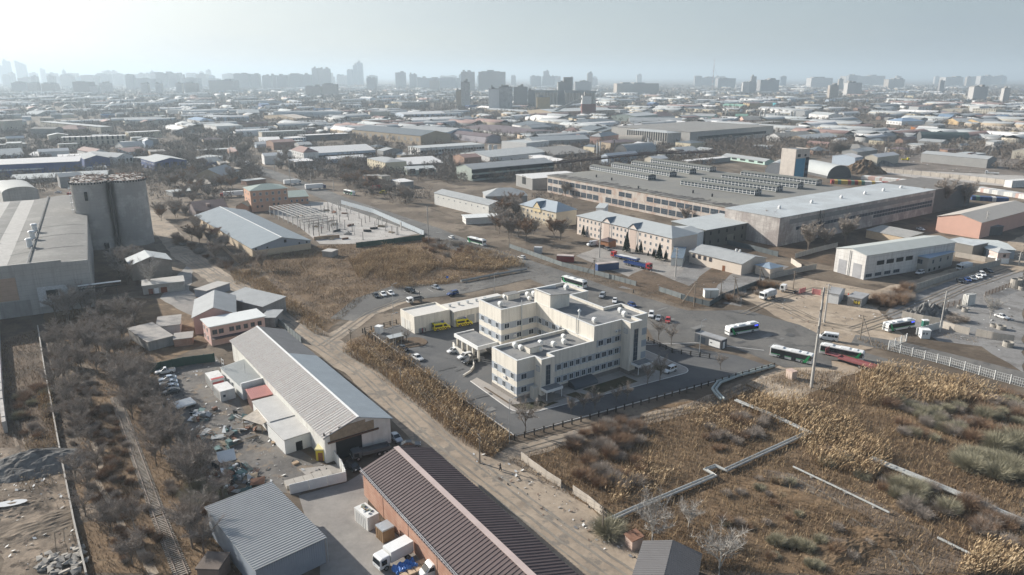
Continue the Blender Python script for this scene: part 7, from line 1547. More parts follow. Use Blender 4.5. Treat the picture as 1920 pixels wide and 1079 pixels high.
pu=MB();pu.cyl(0,0,.115,.12,1.0,14);o=pu.build('water',plain('pale_puddle',(.55,.56,.56),.15),None,(*g('r7',60,695),0));o.scale=(3.0,1.1,1);o.rotation_euler=(0,0,.3);o.location.z=.72;o['kind']='structure'
for i,(x,y,rr,hh)in enumerate(((1818,300,2.0,3.6),(1880,290,1.8,3.6),(1925,275,1.8,3.4),(1890,325,1.2,1.4),(1250,570,1.0,1.5),(1190,530,.9,1.2),(1580,740,1.2,1.0),(1660,765,1.4,1.3),(1735,960,1.5,1.6))):
 o=thing('concrete_ring',('tall concrete ring, left of the stacked three','tall concrete ring, middle of the stacked three','tall concrete ring, right of the stacked three','short concrete ring in front of the stacked three','lone concrete ring on the pale dirt lot','tilted concrete ring beside the lone ring','concrete ring half sunk by the wall','concrete ring below the scrap car','big concrete ring at the road verge')[i],'ring',(*g('c6',x,y),0));b=MB();n=16
 for k in range(n):
  a0,a1=2*math.pi*k/n,2*math.pi*(k+1)/n
  for q0,z0,q1,z1 in((rr,0,rr,hh),(rr,hh,rr*.82,hh),(rr*.82,hh,rr*.82,.1)):b.q([(q0*math.cos(a0),q0*math.sin(a0),z0),(q0*math.cos(a1),q0*math.sin(a1),z0),(q1*math.cos(a1),q1*math.sin(a1),z1),(q1*math.cos(a0),q1*math.sin(a0),z1)])
 b.build('ring',MATS['rubble_concrete'],o)
ps=thing('panel_stack','upright stack of white concrete panels on the dirt lot','stack',g('c6',1290,490),.4);b=MB()
for i in range(4):b.box(-2,-1+.55*i,0,2,-.6+.55*i,4.2-.3*(i%2))
b.build('panel',OLDWHITE,ps)
def crow(r,p,q,n,z,grp,cols,d=6.0,depth0=0):
 a,e=Vector(g(r,*p)),Vector(g(r,*q));ang=math.atan2((e-a).y,(e-a).x);D=(e-a).length/n
 for i in range(n):
  c=RND.choice(cols);m=mt('container_'+c,{'white':(.60,.60,.58),'red':(.33,.10,.07),'pinkish':(.52,.36,.31),'blue':(.22,.32,.40),'green':(.12,.22,.17),'grey':(.38,.39,.40),'yellow':(.5,.36,.1)}[c],.7,.08,.5)
  k=a+(e-a)*(i/n);o=thing('shipping_container','%s container in the %s'%(c,grp),'container',(k.x,k.y),ang,'%s containers in the %s'%(c,grp))
  b=MB();b.box(0,0,0,D*.95,d,z);b.build('body',m,o);b=MB();b.box(.1,-.05,.1,D*.45,-.01,z-.1);b.box(D*.5,-.05,.1,D*.86,-.01,z-.1);b.build('door',m,o)
wcol=('white','white','white','pinkish','grey','white')
crow('a6',(85,880),(900,960),30,2.8,'long white row behind the long factory wing',wcol,7);crow('a6',(-250,930),(520,960),20,2.8,'red and white row beside the concrete tower',('red','white','red','green','yellow','pinkish'),6)
crow('b6',(1335,110),(1990,215),20,3.0,'upper row behind the pink-walled warehouse',wcol,8);crow('b6',(1330,215),(1745,240),9,2.7,'lower row in the shade behind the pink-walled warehouse',('red','blue','blue','white','green'),6)
crow('a6',(1775,975),(1990,960),4,5.2,'stacked white block at the right edge',('white',),6)
def fence(name,label,pts,h,kind,step=3.0,m=None,pm=None,cat='fence',th=.12,gaps=(),z0=0.0):
 o=thing(name,label,cat,(pts[0][0],pts[0][1],z0));P=[Vector(p)-Vector(pts[0])for p in pts];bp=MB();posts=[]
 for i in range(len(P)-1):
  a,q=P[i],P[i+1];D=(q-a).length;d=(q-a)/D;n=max(1,round(D/step));nn=Vector((-d.y,d.x))*th/2
  for k in range(n):
   u0,u1=a+d*(D*k/n),a+d*(D*(k+1)/n);posts.append(u0)
   if k in gaps:continue
   if kind in('sheet','slab'):
    hh=h*(1+(RND.uniform(-.03,.03)if kind=='slab' else 0));g0=d*(.03 if kind=='slab' else .0)
    bp.prism([tuple(u0+nn+g0),tuple(u0-nn+g0),tuple(u1-nn-g0),tuple(u1+nn-g0)],.05,hh)
   elif kind=='mesh':
    for t in range(0,7):e=u0.lerp(u1,t/7);bp.beam((e.x,e.y,.1),(e.x,e.y,h*.97),.05)
    for zz in(.15,h*.35,h*.65,h*.95):bp.beam((u0.x,u0.y,zz),(u1.x,u1.y,zz),.06)
   elif kind=='rail':
    for zz in(h*.45,h*.9):bp.beam((u0.x,u0.y,zz),(u1.x,u1.y,zz),.1)
  posts.append(q)
 bp.build('panel' if kind in('sheet','slab')else 'mesh_panel' if kind=='mesh' else 'rail',m,o)
 me=MB();s=.16 if kind=='rail' else .11;me.box(-s,-s,0,s,s,h*1.06);me=me.mesh('post',pm or m)
 if kind!='slab':
  for p in posts[:100]:link('post',me,o,(p.x,p.y,0))
 return o
FDK=mt('dark_timber',(.06,.05,.042),.9);FGR=mt('grey_sheet_fence',(.20,.22,.22),.7,.1,.5,ribs=('x',.3,.5));FGN=mt('dark_green_sheet_fence',(.025,.065,.05),.6,.1,.5);FWH=plain('white_painted_steel',(.58,.58,.56),.5);FCO=mt('concrete_fence',(.37,.345,.31),.95,.14,.6,streak=((.2,.185,.17),.5));FCR=mt('cream_concrete_wall',(.47,.42,.36),.95,.12,.5,streak=((.3,.27,.24),.4));FBL=mt('pale_blue_sheet_fence',(.42,.46,.49),.6,.05,.5)
fence('timber_fence','dark timber post-and-rail fence along the front of the clinic yard',hl([(-12,-16.2),(30,-20),(73,-24)]),1.5,'rail',2.6,FDK)
fence('timber_fence','dark timber post-and-rail fence along the left side of the clinic yard',hl([(-12.6,-15),(-12,70)]),1.5,'rail',2.6,FDK)
fence('timber_fence','short dark timber fence left of the garage block',hl([(-11,70.6),(1,72)]),1.4,'rail',2.4,FDK);fence('timber_fence','dark timber fence along the verge behind the checkpoint container',W('1215,640 1260,662 1330,672'),1.4,'rail',2.6,FDK)
fence('mesh_fence','long white mesh fence between the road and the lane at right',W('r6 1155,770 1500,860 1750,935 1930,985'),2.6,'mesh',3.4,FWH);fence('mesh_fence','short white mesh fence return near the wooden poles',W('r6 1158,762 1255,722'),2.6,'mesh',3,FWH)
fence('metal_fence','white metal fence behind the white booth',W('c6 705,830 970,760'),2.4,'sheet',2.5,mt('white_sheet_fence',(.55,.55,.53),.6,.05,.5));fence('concrete_wall','sunlit cream wall beside the parked bus',W('c6 540,640 780,690 965,720'),2.6,'slab',3,FCR,cat='wall')
fence('concrete_wall','cream wall with dark gaps along the grassy verge',W('c6 1000,750 1130,790 1300,830'),2.4,'slab',3,FCR,cat='wall',gaps=(2,));fence('concrete_wall','leaning cream wall along the rubble verge at right',W('c6 1370,840 1620,890 1800,915'),2.4,'slab',3,FCR,cat='wall')
fence('concrete_fence','long concrete panel fence in front of the white panel hall',W('c6 610,360 900,260 1380,110 1650,45'),2.6,'slab',3,FCO);fence('concrete_fence','pale concrete panel fence behind the hall yard',W('b6 1140,850 1480,910 1650,930'),2.4,'slab',6,FCR)
fence('sheet_fence','grey sheet fence along the road in front of the office yard',W('r5 945,195 1060,235 1240,300 1420,345 1655,410'),2.0,'sheet',3,FGR);fence('sheet_fence','grey sheet fence continuing right toward the weedy corner',W('r5 1785,440 1925,485'),2.0,'sheet',3,FGR);fence('sheet_fence','dark sheet fence turning the weedy corner',W('c5 -20,430 300,510 440,425 880,255'),2.0,'sheet',3,mt('dark_sheet_fence',(.09,.105,.11),.7,.1))
fence('sheet_fence','pale blue sheet fence along the back of the construction slab',W('640,383 700,400 795,442'),2.6,'sheet',3,FBL);fence('sheet_fence','dark green sheet fence at the front of the construction slab',W('r5 85,195 300,170 470,148'),2.6,'sheet',3,FGN);fence('sheet_fence','dark green sheet fence at the back of the junk yard',W('z 110,290 420,225 700,190'),2.6,'sheet',3,FGN)
fence('patched_fence','crooked patched fence between the railway strip and the junk yard',W('z 105,400 200,590 330,860 465,1075'),2.2,'sheet',2,mt('patched_grey_fence',(.30,.295,.28),.85,.25,.5));fence('plaster_wall','white plastered wall with loose cables behind the ribbed shed',W('y 690,325 1200,205'),2.3,'slab',4,WHITE,cat='wall');fence('sheet_gate','white sheet gate leading off the plastered wall',W('y 1195,200 1160,110 1090,20'),2.4,'sheet',2.5,FWH,cat='gate')
fence('flat_store','row of grey slab lids along the plastered wall',W('y 650,260 1060,150'),.9,'slab',2,mt('slab_lids',(.38,.35,.31),.9,.12,.8),cat='store',th=2.4)
fence('concrete_wall','broken cream wall beside the sandy roadside, upper piece',W('r8 1010,430 1090,490 1150,535 1235,590'),1.9,'slab',3,FCR,cat='wall');fence('concrete_wall','broken cream wall beside the sandy roadside, lower piece',W('r8 1300,620 1380,675 1465,745'),1.9,'slab',3,FCR,cat='wall')
fence('concrete_wall','long low concrete wall along the left side of the railway strip',W('r4 215,650 255,900 290,1079')+W('r7 345,420 420,800 490,1100'),1.3,'slab',4,FCO,cat='wall',th=.3);fence('brick_wall','crumbling pale wall with studs at the left edge',W('r4 -10,640 15,1079')+W('r7 35,280'),3.0,'slab',3,mt('crumbling_wall',(.42,.39,.36),.95,.25,.6),cat='wall',th=.8)
fence('sheet_fence','dark sheet fence between the dark brick block and the cream hall',W('b5 500,715 760,770 1070,850'),2.4,'sheet',3,MATS['dark_sheet_fence']);fence('concrete_fence','concrete fence beside the long factory wing yard',W('b5 1260,870 1500,800 1740,740'),2.4,'slab',3,FCO);fence('concrete_fence','grey concrete fence behind the white tractor unit',W('c5 975,205 1300,130 1500,90'),2.4,'slab',3,FCO);fence('concrete_wall','bright broken wall piece behind the cream annex',W('b5 1215,920 1330,1000'),2.4,'slab',3,FCR,cat='wall')
fence('sheet_fence','grey sheet fence along the dusty road beside the pink house',W('r4 1480,560 1600,650 1695,730'),2.0,'sheet',2.5,FGR);fence('mesh_fence','rusty mesh fence of the dirt lot, left stretch',W('c6 870,560 1250,480'),2.0,'mesh',3,mt('rusty_mesh',(.12,.09,.07),.9));fence('mesh_fence','rusty mesh fence of the dirt lot, right stretch',W('c6 1480,400 1780,285'),2.0,'mesh',3,MATS['rusty_mesh'])
fence('concrete_fence','long pale concrete fence with dark posts in front of the gravel heaps',W('a6 180,780 760,835 1300,890 1900,960'),3.5,'sheet',7,FCR,FDK);fence('concrete_fence','broken fence line through the scrapland',W('a6 750,440 1300,470 1900,500'),3,'sheet',8,FCO,FDK);fence('white_wall','long white wall running beside the blue hall and the main street',W('a2 120,605 420,715 660,830 890,915'),2.6,'sheet',6,FWH,cat='wall');fence('sheet_fence','white fence panels with a red patch by the junction',W('c5 1455,370 1545,385'),2.2,'sheet',2,mt('red_hoarding',(.50,.20,.19),.7));fence('sheet_fence','red hoarding behind the white tractor unit',W('c5 1310,370 1375,350'),2.0,'sheet',2,MATS['red_hoarding'])
fence('block_wall','grey block wall under the graffiti garage',W('c5 1800,440 1925,470'),2.2,'slab',3,CONC,cat='wall');fence('sheet_fence','tan fence between the long low shed and the dirt road',W('b2 330,560 520,700 760,920'),2.0,'sheet',3,mt('tan_fence',(.35,.27,.19),.9,.15,.6));fence('brick_wall','orange brick piers at the corner of the construction slab',W('b2 1610,665 1740,650 1900,640'),1.8,'slab',5,mt('orange_piers',(.42,.29,.19),.9,.12,.6),cat='wall',th=.5)
def pipes(label,segs,r=.24,off=(0,.75),z=.7,m=None):
 o=thing('heating_pipe',label,'pipe',(segs[0][0],segs[0][1]));O=Vector(segs[0])
 for q in off:
  P=[]
  for i,p in enumerate(segs):
   a=Vector(segs[max(i-1,0)]);e=Vector(segs[min(i+1,len(segs)-1)]);d=(e-a).normalized();n=Vector((-d.y,d.x));v=Vector(p)-O+n*q;P.append((v.x,v.y,z))
  b=MB();b.tube(P,r,8);b.build('pipe',m,o)
 b=MB()
 for i in range(len(segs)-1):
  a,e=Vector(segs[i])-O,Vector(segs[i+1])-O;n=int((e-a).length/5)
  for k in range(n):p=a.lerp(e,(k+.5)/n);b.box(p.x-.35,p.y-.35,0,p.x+.35,p.y+.35,z-r+.02)
 if b.v:b.build('support',CONC,o)
PSL=mt('pale_pipe_cladding',(.38,.385,.37),.5,.12,.8,metal=.2)
pipes('twin pale heating pipe with an expansion bend across the dry field',W('r9 690,290 460,395 232,500 182,475 118,500 170,530 0,600')+W('r8 1800,650 1640,715 1475,790'),m=PSL);pipes('twin pale heating pipe running down through the reeds',W('r9 290,110 500,195 720,300'),m=PSL);pipes('twin bright pipe at the right through the dry field',W('r9 1050,440 1160,485 1500,625 1930,810'),.32,(0,.95),m=PSL)
pipes('thin pale pipe along the dirt clearing',W('r9 620,480 840,585 1160,740'),.22,(0,),.5,PSL);pipes('short thin pale pipe at the lower right',W('r9 1430,880 1620,975'),.25,(0,),.5,PSL);pipes('twin greenish pipe with bends behind the buses',W('r6 500,865 300,920 195,960 165,1000 185,1030 215,1060'),.35,(0,.9),m=mt('greenish_pipe',(.33,.37,.36),.6,.1,.8));pipes('grey insulated pipe on the verge above the access road',W('r5 672,392 860,355 1040,325'),.5,(0,),.8,mt('grey_pipe_cladding',(.27,.27,.26),.8,.2,.8))
WOODP=mt('pole_wood',(.23,.19,.15),.9,.12,1);CONP=mt('pole_concrete',(.42,.40,.37),.9,.06,1)
TOPS={}
def pole(key,label,r,base,top,kind='wood',brace=None,name='power_pole'):
 X,Y=g(r,*base);h=max(5,zat(X,Y,px(r,*top)[1]));o=thing(name,label,'pole' if kind!='lamp' else 'lamp',(X,Y),RND.uniform(.3,.8));m=WOODP if kind=='wood' else CONP
 b=MB();b.cyl(0,0,0,h,.2 if kind=='wood' else .3 if kind=='conc' else .10,8,0,.13 if kind=='wood' else .2 if kind=='conc' else .06);b.build('shaft',m if kind!='lamp' else ZINC,o)
 if kind!='lamp':
  for k,zz in enumerate((h-.5,h-1.4)if kind=='wood' else(h-.6,h-2.0,h-3.6)):
   b=MB();b.beam((0,-1.1+.2*k,zz),(0,1.1-.2*k,zz),.12);b.build('crossarm',m,o)
   b=MB()
   for y in(-1,-.5,.5,1):b.cyl(0,y*(1-.15*k),zz+.06,zz+.32,.07,6)
   b.build('insulator',BLACKM,o)
 else:
  b=MB();b.beam((0,0,h-.1),(1.4,0,h+.15),.08);b.build('arm',ZINC,o);b=MB();b.box(1.2,-.14,h+.08,1.9,.14,h+.22);b.build('lamp_head',GREYF,o)
 if brace:bx,by=g(r,*brace);a=-o.rotation_euler[2];dx,dy=bx-X,by-Y;b=MB();b.beam((dx*math.cos(a)-dy*math.sin(a),dx*math.sin(a)+dy*math.cos(a),0),(0,0,h-1),.2);b.build('brace',m,o)
 TOPS[key]=(X,Y,h-.3)
py=thing('pylon','tall tapered concrete pylon with three pairs of drooping arms by the buses','pylon',(*G(1521,727),0),-.5)
b=MB();b.cyl(0,0,0,28,.42,12,0,.22);b.build('shaft',CONP,py)
for zz,l in((26.5,2.4),(22,3.6),(17.5,3.2)):
 for s in(-1,1):b=MB();b.beam((0,0,zz),(0,s*l,zz+.7),.16);b.beam((0,0,zz-.9),(0,s*l*.6,zz+.3),.1);b.build('arm',mt('dark_steel',(.07,.065,.06),.7),py);b=MB();b.tube([(0,s*l,zz+.65),(0,s*l,zz-1.1)],.09,6);b.build('insulator',CONP,py)
TOPS['pylon']=(*G(1521,727),26.5)
for kx in(('p1','slim concrete pole with arms close behind the pylon','c5',(1590,690),(1630,255),'conc'),('p2','concrete pole with three crossarms beside the white metal fence','c6',(970,795),(1020,340),'conc'),('p3','braced wooden pole in the dry grass between road and lane','c6',(75,885),(95,605),'wood',(215,955)),('p4','braced wooden pole at the left of the weedy verge','c5',(125,510),(148,220),'wood',(0,455)),('p5','wooden pole beside the white transformer cabinets','c5',(425,405),(440,200),'wood'),('p6','braced wooden pole in front of the cream hall','c5',(570,460),(590,170),'wood',(645,440)),('p7','leaning braced pole near the cream annex','c5',(860,280),(868,60),'wood',(935,205)),('p8','wooden pole standing beside the white tractor unit','c5',(1240,320),(1275,110),'wood'),('p9','tall pole at the green construction fence','r5',(490,165),(490,-40),'conc'),('p10','wooden pole at the roadside above the reed field','r5',(943,210),(943,110),'wood'),('p11','braced wooden pole on the verge of the office yard','b4',(925,1075),(930,860),'wood',(820,1065)),('p12','pole in the middle of the office yard','b4',(982,860),(985,520),'conc'),('p13','pole in the gravel yard in front of the cream hall','b4',(1835,1079),(1850,745),'conc'),('p14','wooden pole in the reeds along the dusty road','r8',(778,450),(775,285),'wood'),('p15','wooden pole at the end of the heating pipe by the green bush','r8',(1467,850),(1467,700),'wood'),('p16','wooden pole in the reeds left of the clinic fence','r5',(335,985),(337,870),'wood'),('p17','wooden pole at the fork of the dirt track','r5',(55,745),(57,650),'wood'),('p18','wooden pole at the dirt road beside the long low shed','b2',(915,1075),(905,915),'wood'),('p19','pole by the grey wall of the far lane','b6',(1855,950),(1885,800),'conc'),('p20','tall twin-armed pylon on the avenue','a2',(672,665),(650,420),'conc'),('p21','avenue pole near the white gate post','a2',(1172,790),(1165,630),'conc'),('p22','tall avenue pole beside the road bend','a2',(1350,960),(1318,640),'conc'),('p23','avenue pole on the scrubby far verge','a2',(1580,935),(1575,800),'conc'),('p24','avenue pole near the box truck','a2',(850,660),(845,570),'conc'),('p25','far avenue pole on the left','a2',(140,450),(135,320),'conc'),('p26','pole by the salmon and white office','a2',(1630,740),(1622,600),'conc'),('p27','avenue pole at the far road bend','a2',(1835,1005),(1830,880),'conc'),('p28','grey pole standing by the pink-walled warehouse','b6',(1465,610),(1500,335),'conc')):
 pole(*kx)
for kx in(('l1','slim street lamp at the front corner of the clinic yard','r8',(945,335),(945,90),'lamp'),('l2','slim street lamp behind the garage row','r5',(860,445),(860,335),'lamp'),('l3','slim street lamp at the left parking row','r5',(292,560),(292,400),'lamp'),('l4','slim street lamp beside the checkpoint container','c5',(183,1075),(205,670),'lamp'),('l5','slim street lamp at the corner of the yard island','h6',(340,990),(330,440),'lamp')):
 pole(*kx,name='street_lamp')
ORD=('first','second','third','fourth','fifth','sixth')
def wires(label,keys,n=3,sag=1.0):
 for k in range(len(keys)-1):
  a,e=Vector(TOPS[keys[k]]),Vector(TOPS[keys[k+1]]);b=MB();d=(e-a).normalized();nn=Vector((-d.y,d.x,0))
  for i in range(n):
   o_=nn*(-.9+1.8*i/max(1,n-1));pts=[]
   for t in range(9):q=a.lerp(e,t/8)+o_;q.z-=sag*4*(t/8)*(1-t/8);pts.append(tuple(q))
   b.tube(pts,.018,3)
  tag(b.build('power_wires',BLACKM),label%ORD[k],'wires')
wires('sagging wires over the avenue, %s span from the far left',['p25','p20','p24','p21','p22','p23','p27'],4,1.5);wires('sagging wires over the main road, %s span from the construction fence',['p9','p10','p11','p4','p6'],4);wires('sagging wires over the crossroads, %s span from the pylon',['pylon','p1','p2'],3);wires('sagging wires past the clinic fence, %s span from the dirt track',['p18','p17','p16','p14','p15'],3)
sg=thing('road_sign','blue square parking sign at the reed field','sign',g('r5',597,395),-1.2);b=MB();b.cyl(0,0,0,2.6,.05,6);b.build('post',ZINC,sg);b=MB();b.box(-.45,-.08,2.2,.45,-.055,3.1);b.build('sign_plate',plain('sign_blue',(.02,.12,.5),.4),sg,(0,0,0),1.2)
rl=[g('r7',650,80)]+[g('r7',*q)for q in((770,410),(895,755),(1030,1090))]
rw=MB();sl_=MB()
for i in range(len(rl)-1):
 a,e=Vector(rl[i]),Vector(rl[i+1]);d=(e-a).normalized();n=Vector((-d.y,d.x));D=(e-a).length
 for s in(-.76,.76):p,q=a+n*s,e+n*s;rw.beam((p.x,p.y,.24),(q.x,q.y,.24),.14,.18)
 for k in range(int(D/.6)):c=a+d*(.6*k);p,q=c+n*1.3,c-n*1.3;sl_.beam((p.x,p.y,.09),(q.x,q.y,.09),.26,.15)
t_=thing('railway_track','disused railway track with grey sleepers in the bushes','railway');rw.build('rail',mt('rusty_rail',(.24,.19,.155),.6,.1,1),t_);sl_.build('sleeper',mt('grey_sleeper',(.31,.275,.235),.95,.2,.9),t_)
SKIN=plain('skin',(.45,.29,.21),.6);HAIR=plain('dark_hair',(.02,.017,.015),.8)
def person(label,r,p,ang,coat,legs=(.03,.03,.035),walk=.35,bag=False):
 X,Y=g(r,*p);me=bpy.data.meshes.new('person')
 V=[(0,0,.95),(0,0,1.2),(0,0,1.42),(0,0,1.52),(.02,0,1.66),(0,.1,.9),(walk*.5,.1,.5),(walk*.55,.1,.06),(walk*.55+.14,.1,.04),(0,-.1,.9),(-walk*.1,-.1,.5),(-walk*.7,-.1,.08),(-walk*.7+.14,-.1,.04),(0,.2,1.4),(-walk*.3,.26,1.12),(0,.27,.9),(.03,.27,.82),(0,-.2,1.4),(walk*.3,-.26,1.12),(walk*.6,-.26,.92),(walk*.65,-.26,.84)]
 E_=[(0,1),(1,2),(2,3),(3,4),(0,5),(5,6),(6,7),(7,8),(0,9),(9,10),(10,11),(11,12),(2,13),(13,14),(14,15),(15,16),(2,17),(17,18),(18,19),(19,20)]
 me.from_pydata(V,E_,[]);RD=[.15,.16,.17,.06,.105,.1,.075,.05,.045,.1,.075,.05,.045,.075,.06,.045,.04,.075,.06,.045,.04]
 cm=plain('coat_%d_%d_%d'%tuple(int(c*99)for c in coat),coat,.9);me.materials.append(cm)
 o=bpy.data.objects.new('person',me);COL.objects.link(o);o.location=(X,Y,GZ);o.rotation_euler=(0,0,ang);tag(o,label,'person')
 o.modifiers.new('s','SKIN');sv=me.skin_vertices[0].data
 for i,q in enumerate(RD):sv[i].radius=(q,q)
 sv[0].use_root=True;o.modifiers.new('u','SUBSURF').levels=1
 b=MB()
 for i in range(6):
  for j in range(8):
   def S(i,j):t,f=math.pi*i/12*1.1,2*math.pi*j/8;return(.01+.125*math.sin(t)*math.cos(f),.12*math.sin(t)*math.sin(f),1.675+.13*math.cos(t))
   b.q([S(i,j),S(i+1,j),S(i+1,j+1),S(i,j+1)])
 b.build('hair',HAIR,o)
 b=MB();b.box(.1,-.07,1.58,.125,.07,1.7);b.box(.125,-.015,1.62,.15,.015,1.66);b.build('face',SKIN,o)
 b=MB()
 for s in(0,1):
  P_=[(0,.1,.9),(walk*.5,.1,.5),(walk*.55,.1,.08)]if s else[(0,-.1,.9),(-walk*.1,-.1,.5),(-walk*.7,-.1,.1)]
  b.tube(P_,.125,8,0,.09)
 b.build('trousers',plain('dark_trousers',legs,.9),o)
person('person in dark clothes walking along the sandy roadside','r8',(893,495),-.6,(.03,.03,.04));person('person in a red and dark jacket by the garage door','h6',(832,768),-.4,(.30,.03,.05),walk=.1);person('person in dark clothes beside the red-jacketed one','h6',(883,768),.3,(.03,.03,.045),walk=.1)
person('person in black standing in the parking area near the black SUV','h6',(778,135),.5,(.02,.02,.02),walk=.1);person('person standing right behind the black SUV','h6',(693,85),2,(.02,.02,.025),walk=.1);person('person in black walking on the far pavement of the road','h5',(1508,465),2.6,(.02,.02,.02))
person('person in a red jacket on the construction slab','b2',(1700,548),1,(.45,.04,.05),walk=.2);person('person in orange standing at the foot of the graffiti garage','c5',(1858,410),0,(.5,.05,.03),walk=.1)
TW=plantmat('bare_twigs',[(0,(.225,.19,.16)),(.5,(.32,.275,.235)),(1,(.42,.37,.325))])
TW2=plantmat('rusty_twigs',[(0,(.18,.11,.068)),(.6,(.265,.172,.11)),(1,(.33,.245,.17))])
TWG=plantmat('sage_twigs',[(0,(.21,.195,.13)),(.5,(.31,.285,.20)),(1,(.41,.38,.28))])
BARK=mt('bark',(.20,.165,.135),.95,.2,2);BARKP=mt('pale_bark',(.42,.39,.35),.9,.15,2);TWP=plantmat('pale_twigs',[(0,(.26,.235,.21)),(1,(.46,.43,.39))])
SPR=plantmat('spruce_needles',[(0,(.015,.028,.018)),(1,(.04,.06,.04))])
REED=plantmat('reed_stems',[(0,(.20,.135,.08)),(.5,(.31,.22,.13)),(1,(.42,.32,.20))]);PLUME=plantmat('reed_plumes',[(0,(.36,.255,.145)),(.6,(.52,.39,.235)),(1,(.64,.50,.33))])
GRS=plantmat('dry_grass_blades',[(0,(.11,.075,.05)),(.4,(.20,.138,.085)),(.75,(.31,.225,.13)),(1,(.42,.32,.20))])
def quads(P,D,U,w0,w1):
 "strips from P along D, width vectors U"
 V=np.stack([P-U*w0[:,None],P+U*w0[:,None],P+D+U*w1[:,None],P+D-U*w1[:,None]],1).reshape(-1,3)
 return V,np.arange(len(V)).reshape(-1,4)
def rdir(n,up=.3):
 d=NPR.normal(size=(n,3));d[:,2]=np.abs(d[:,2])*up+.15;return d/np.linalg.norm(d,axis=1)[:,None]
def side_(D):
 U=np.cross(D,NPR.normal(size=D.shape));return U/(np.linalg.norm(U,axis=1)[:,None]+1e-9)
def treeproto(h,spread,mat_,bark,nl=7,tw=9,base=.22,tall=False,wk=1.0):
 b=MB();S=[]
 top=h*.5;b.tube([(0,0,0),(RND.uniform(-.1,.1),RND.uniform(-.1,.1),h*base),(RND.uniform(-.3,.3),RND.uniform(-.3,.3),h*.62)],.035*h*.6,6,0,.012*h)
 for i in range(nl):
  a=6.283*i/nl+RND.uniform(-.4,.4);z0=h*RND.uniform(base,.55);s=spread*RND.uniform(.35,1);zt=h*RND.uniform(.6,.95)if not tall else min(h,z0+h*.4)
  p0=Vector((0,0,z0));p1=Vector((math.cos(a)*s*.5,math.sin(a)*s*.5,z0+(zt-z0)*.6));p2=Vector((math.cos(a)*s,math.sin(a)*s,zt))
  b.tube([p0,p1,p2],.011*h,4,0,.004*h)
  for j in range(6):
   t=.3+.7*j/5;q=p0.lerp(p1,t/.6)if t<.6 else p1.lerp(p2,(t-.6)/.4);d=Vector((math.cos(a+RND.uniform(-1.3,1.3)),math.sin(a+RND.uniform(-1.3,1.3)),RND.uniform(.3,1.3))).normalized()*spread*RND.uniform(.3,.55);e=q+d
   b.tube([q,e],.0045*h,3,0,.002*h);S+=[q.lerp(e,k)for k in(.25,.45,.65,.85,1)]
 P=np.repeat(np.array(S),tw,0);n=len(P);D=rdir(n,1.0)*NPR.uniform(.35,1.1,n)[:,None]*spread*.33;U=side_(D)
 V,Q=quads(P,D,U,np.full(n,.0034*h*wk),np.full(n,.0013*h*wk))
 return b.mesh('trunk',bark),npmesh('crown',V,Q,mat_,tint=np.repeat(NPR.random(n),4))
def shrubproto(h,r,n,mat_,w=.016):
 a=NPR.uniform(0,6.283,n);rr=r*np.sqrt(NPR.random(n))*.5;P=np.stack([rr*np.cos(a),rr*np.sin(a),NPR.random(n)*h*.45],1)
 D=np.stack([np.cos(a)*r*NPR.uniform(.1,.7,n),np.sin(a)*r*NPR.uniform(.1,.7,n),h*NPR.uniform(.2,.62,n)*(1.15-rr/r)],1)+NPR.normal(size=(n,3))*.16*h;P[:,2]=np.abs(P[:,2]);D[:,2]=np.abs(D[:,2])
 V,Q=quads(P,D,side_(D),np.full(n,w),np.full(n,w*.5));return npmesh('twigs',V,Q,mat_,tint=np.repeat(NPR.random(n),4))
TP=[treeproto(8,2.9,TW,BARK,8,8,.2,False,.8),treeproto(9,3.5,TW,BARK,9,8,.2,False,.8),treeproto(7,2.9,TW,BARK,10,8,.12,False,.8),treeproto(7,2.8,TW2,BARK,9,8,.2,False,.9),treeproto(10,2.2,TW,BARK,12,7,.15,True,1.6),treeproto(8,3.6,TWP,BARKP,9,5,.15)]
FAR_={k:treeproto(8,3.2,TW2 if k==3 else TW,BARK,14,8,.12,False,1.5)for k in(0,3)}
SP=[shrubproto(2.0,1.7,1500,TW,.011),shrubproto(2.2,2.0,1500,TW2,.011),shrubproto(2.2,2.0,3000,TWG,.011)]
def tree(k,x,y,s,label,group=None,name='bare_tree'):
 o=thing(name,label,'tree',(x,y),RND.uniform(0,6.28),group);s*=RND.uniform(.95,1.3);o.scale=(s,s,s*RND.uniform(.9,1.1));q=FAR_[3 if k==3 else 0]if y>270 and k<4 else TP[k];link('trunk',q[0],o);link('crown',q[1],o)
SHR=[]
def shrub(k,x,y,s,label,group=None):
 s*=RND.uniform(.75,1.25);SHR.append((s/y*(3 if group is None else 1),k,x,y,s,RND.uniform(0,6.28),RND.uniform(.7,1.2),label,group))
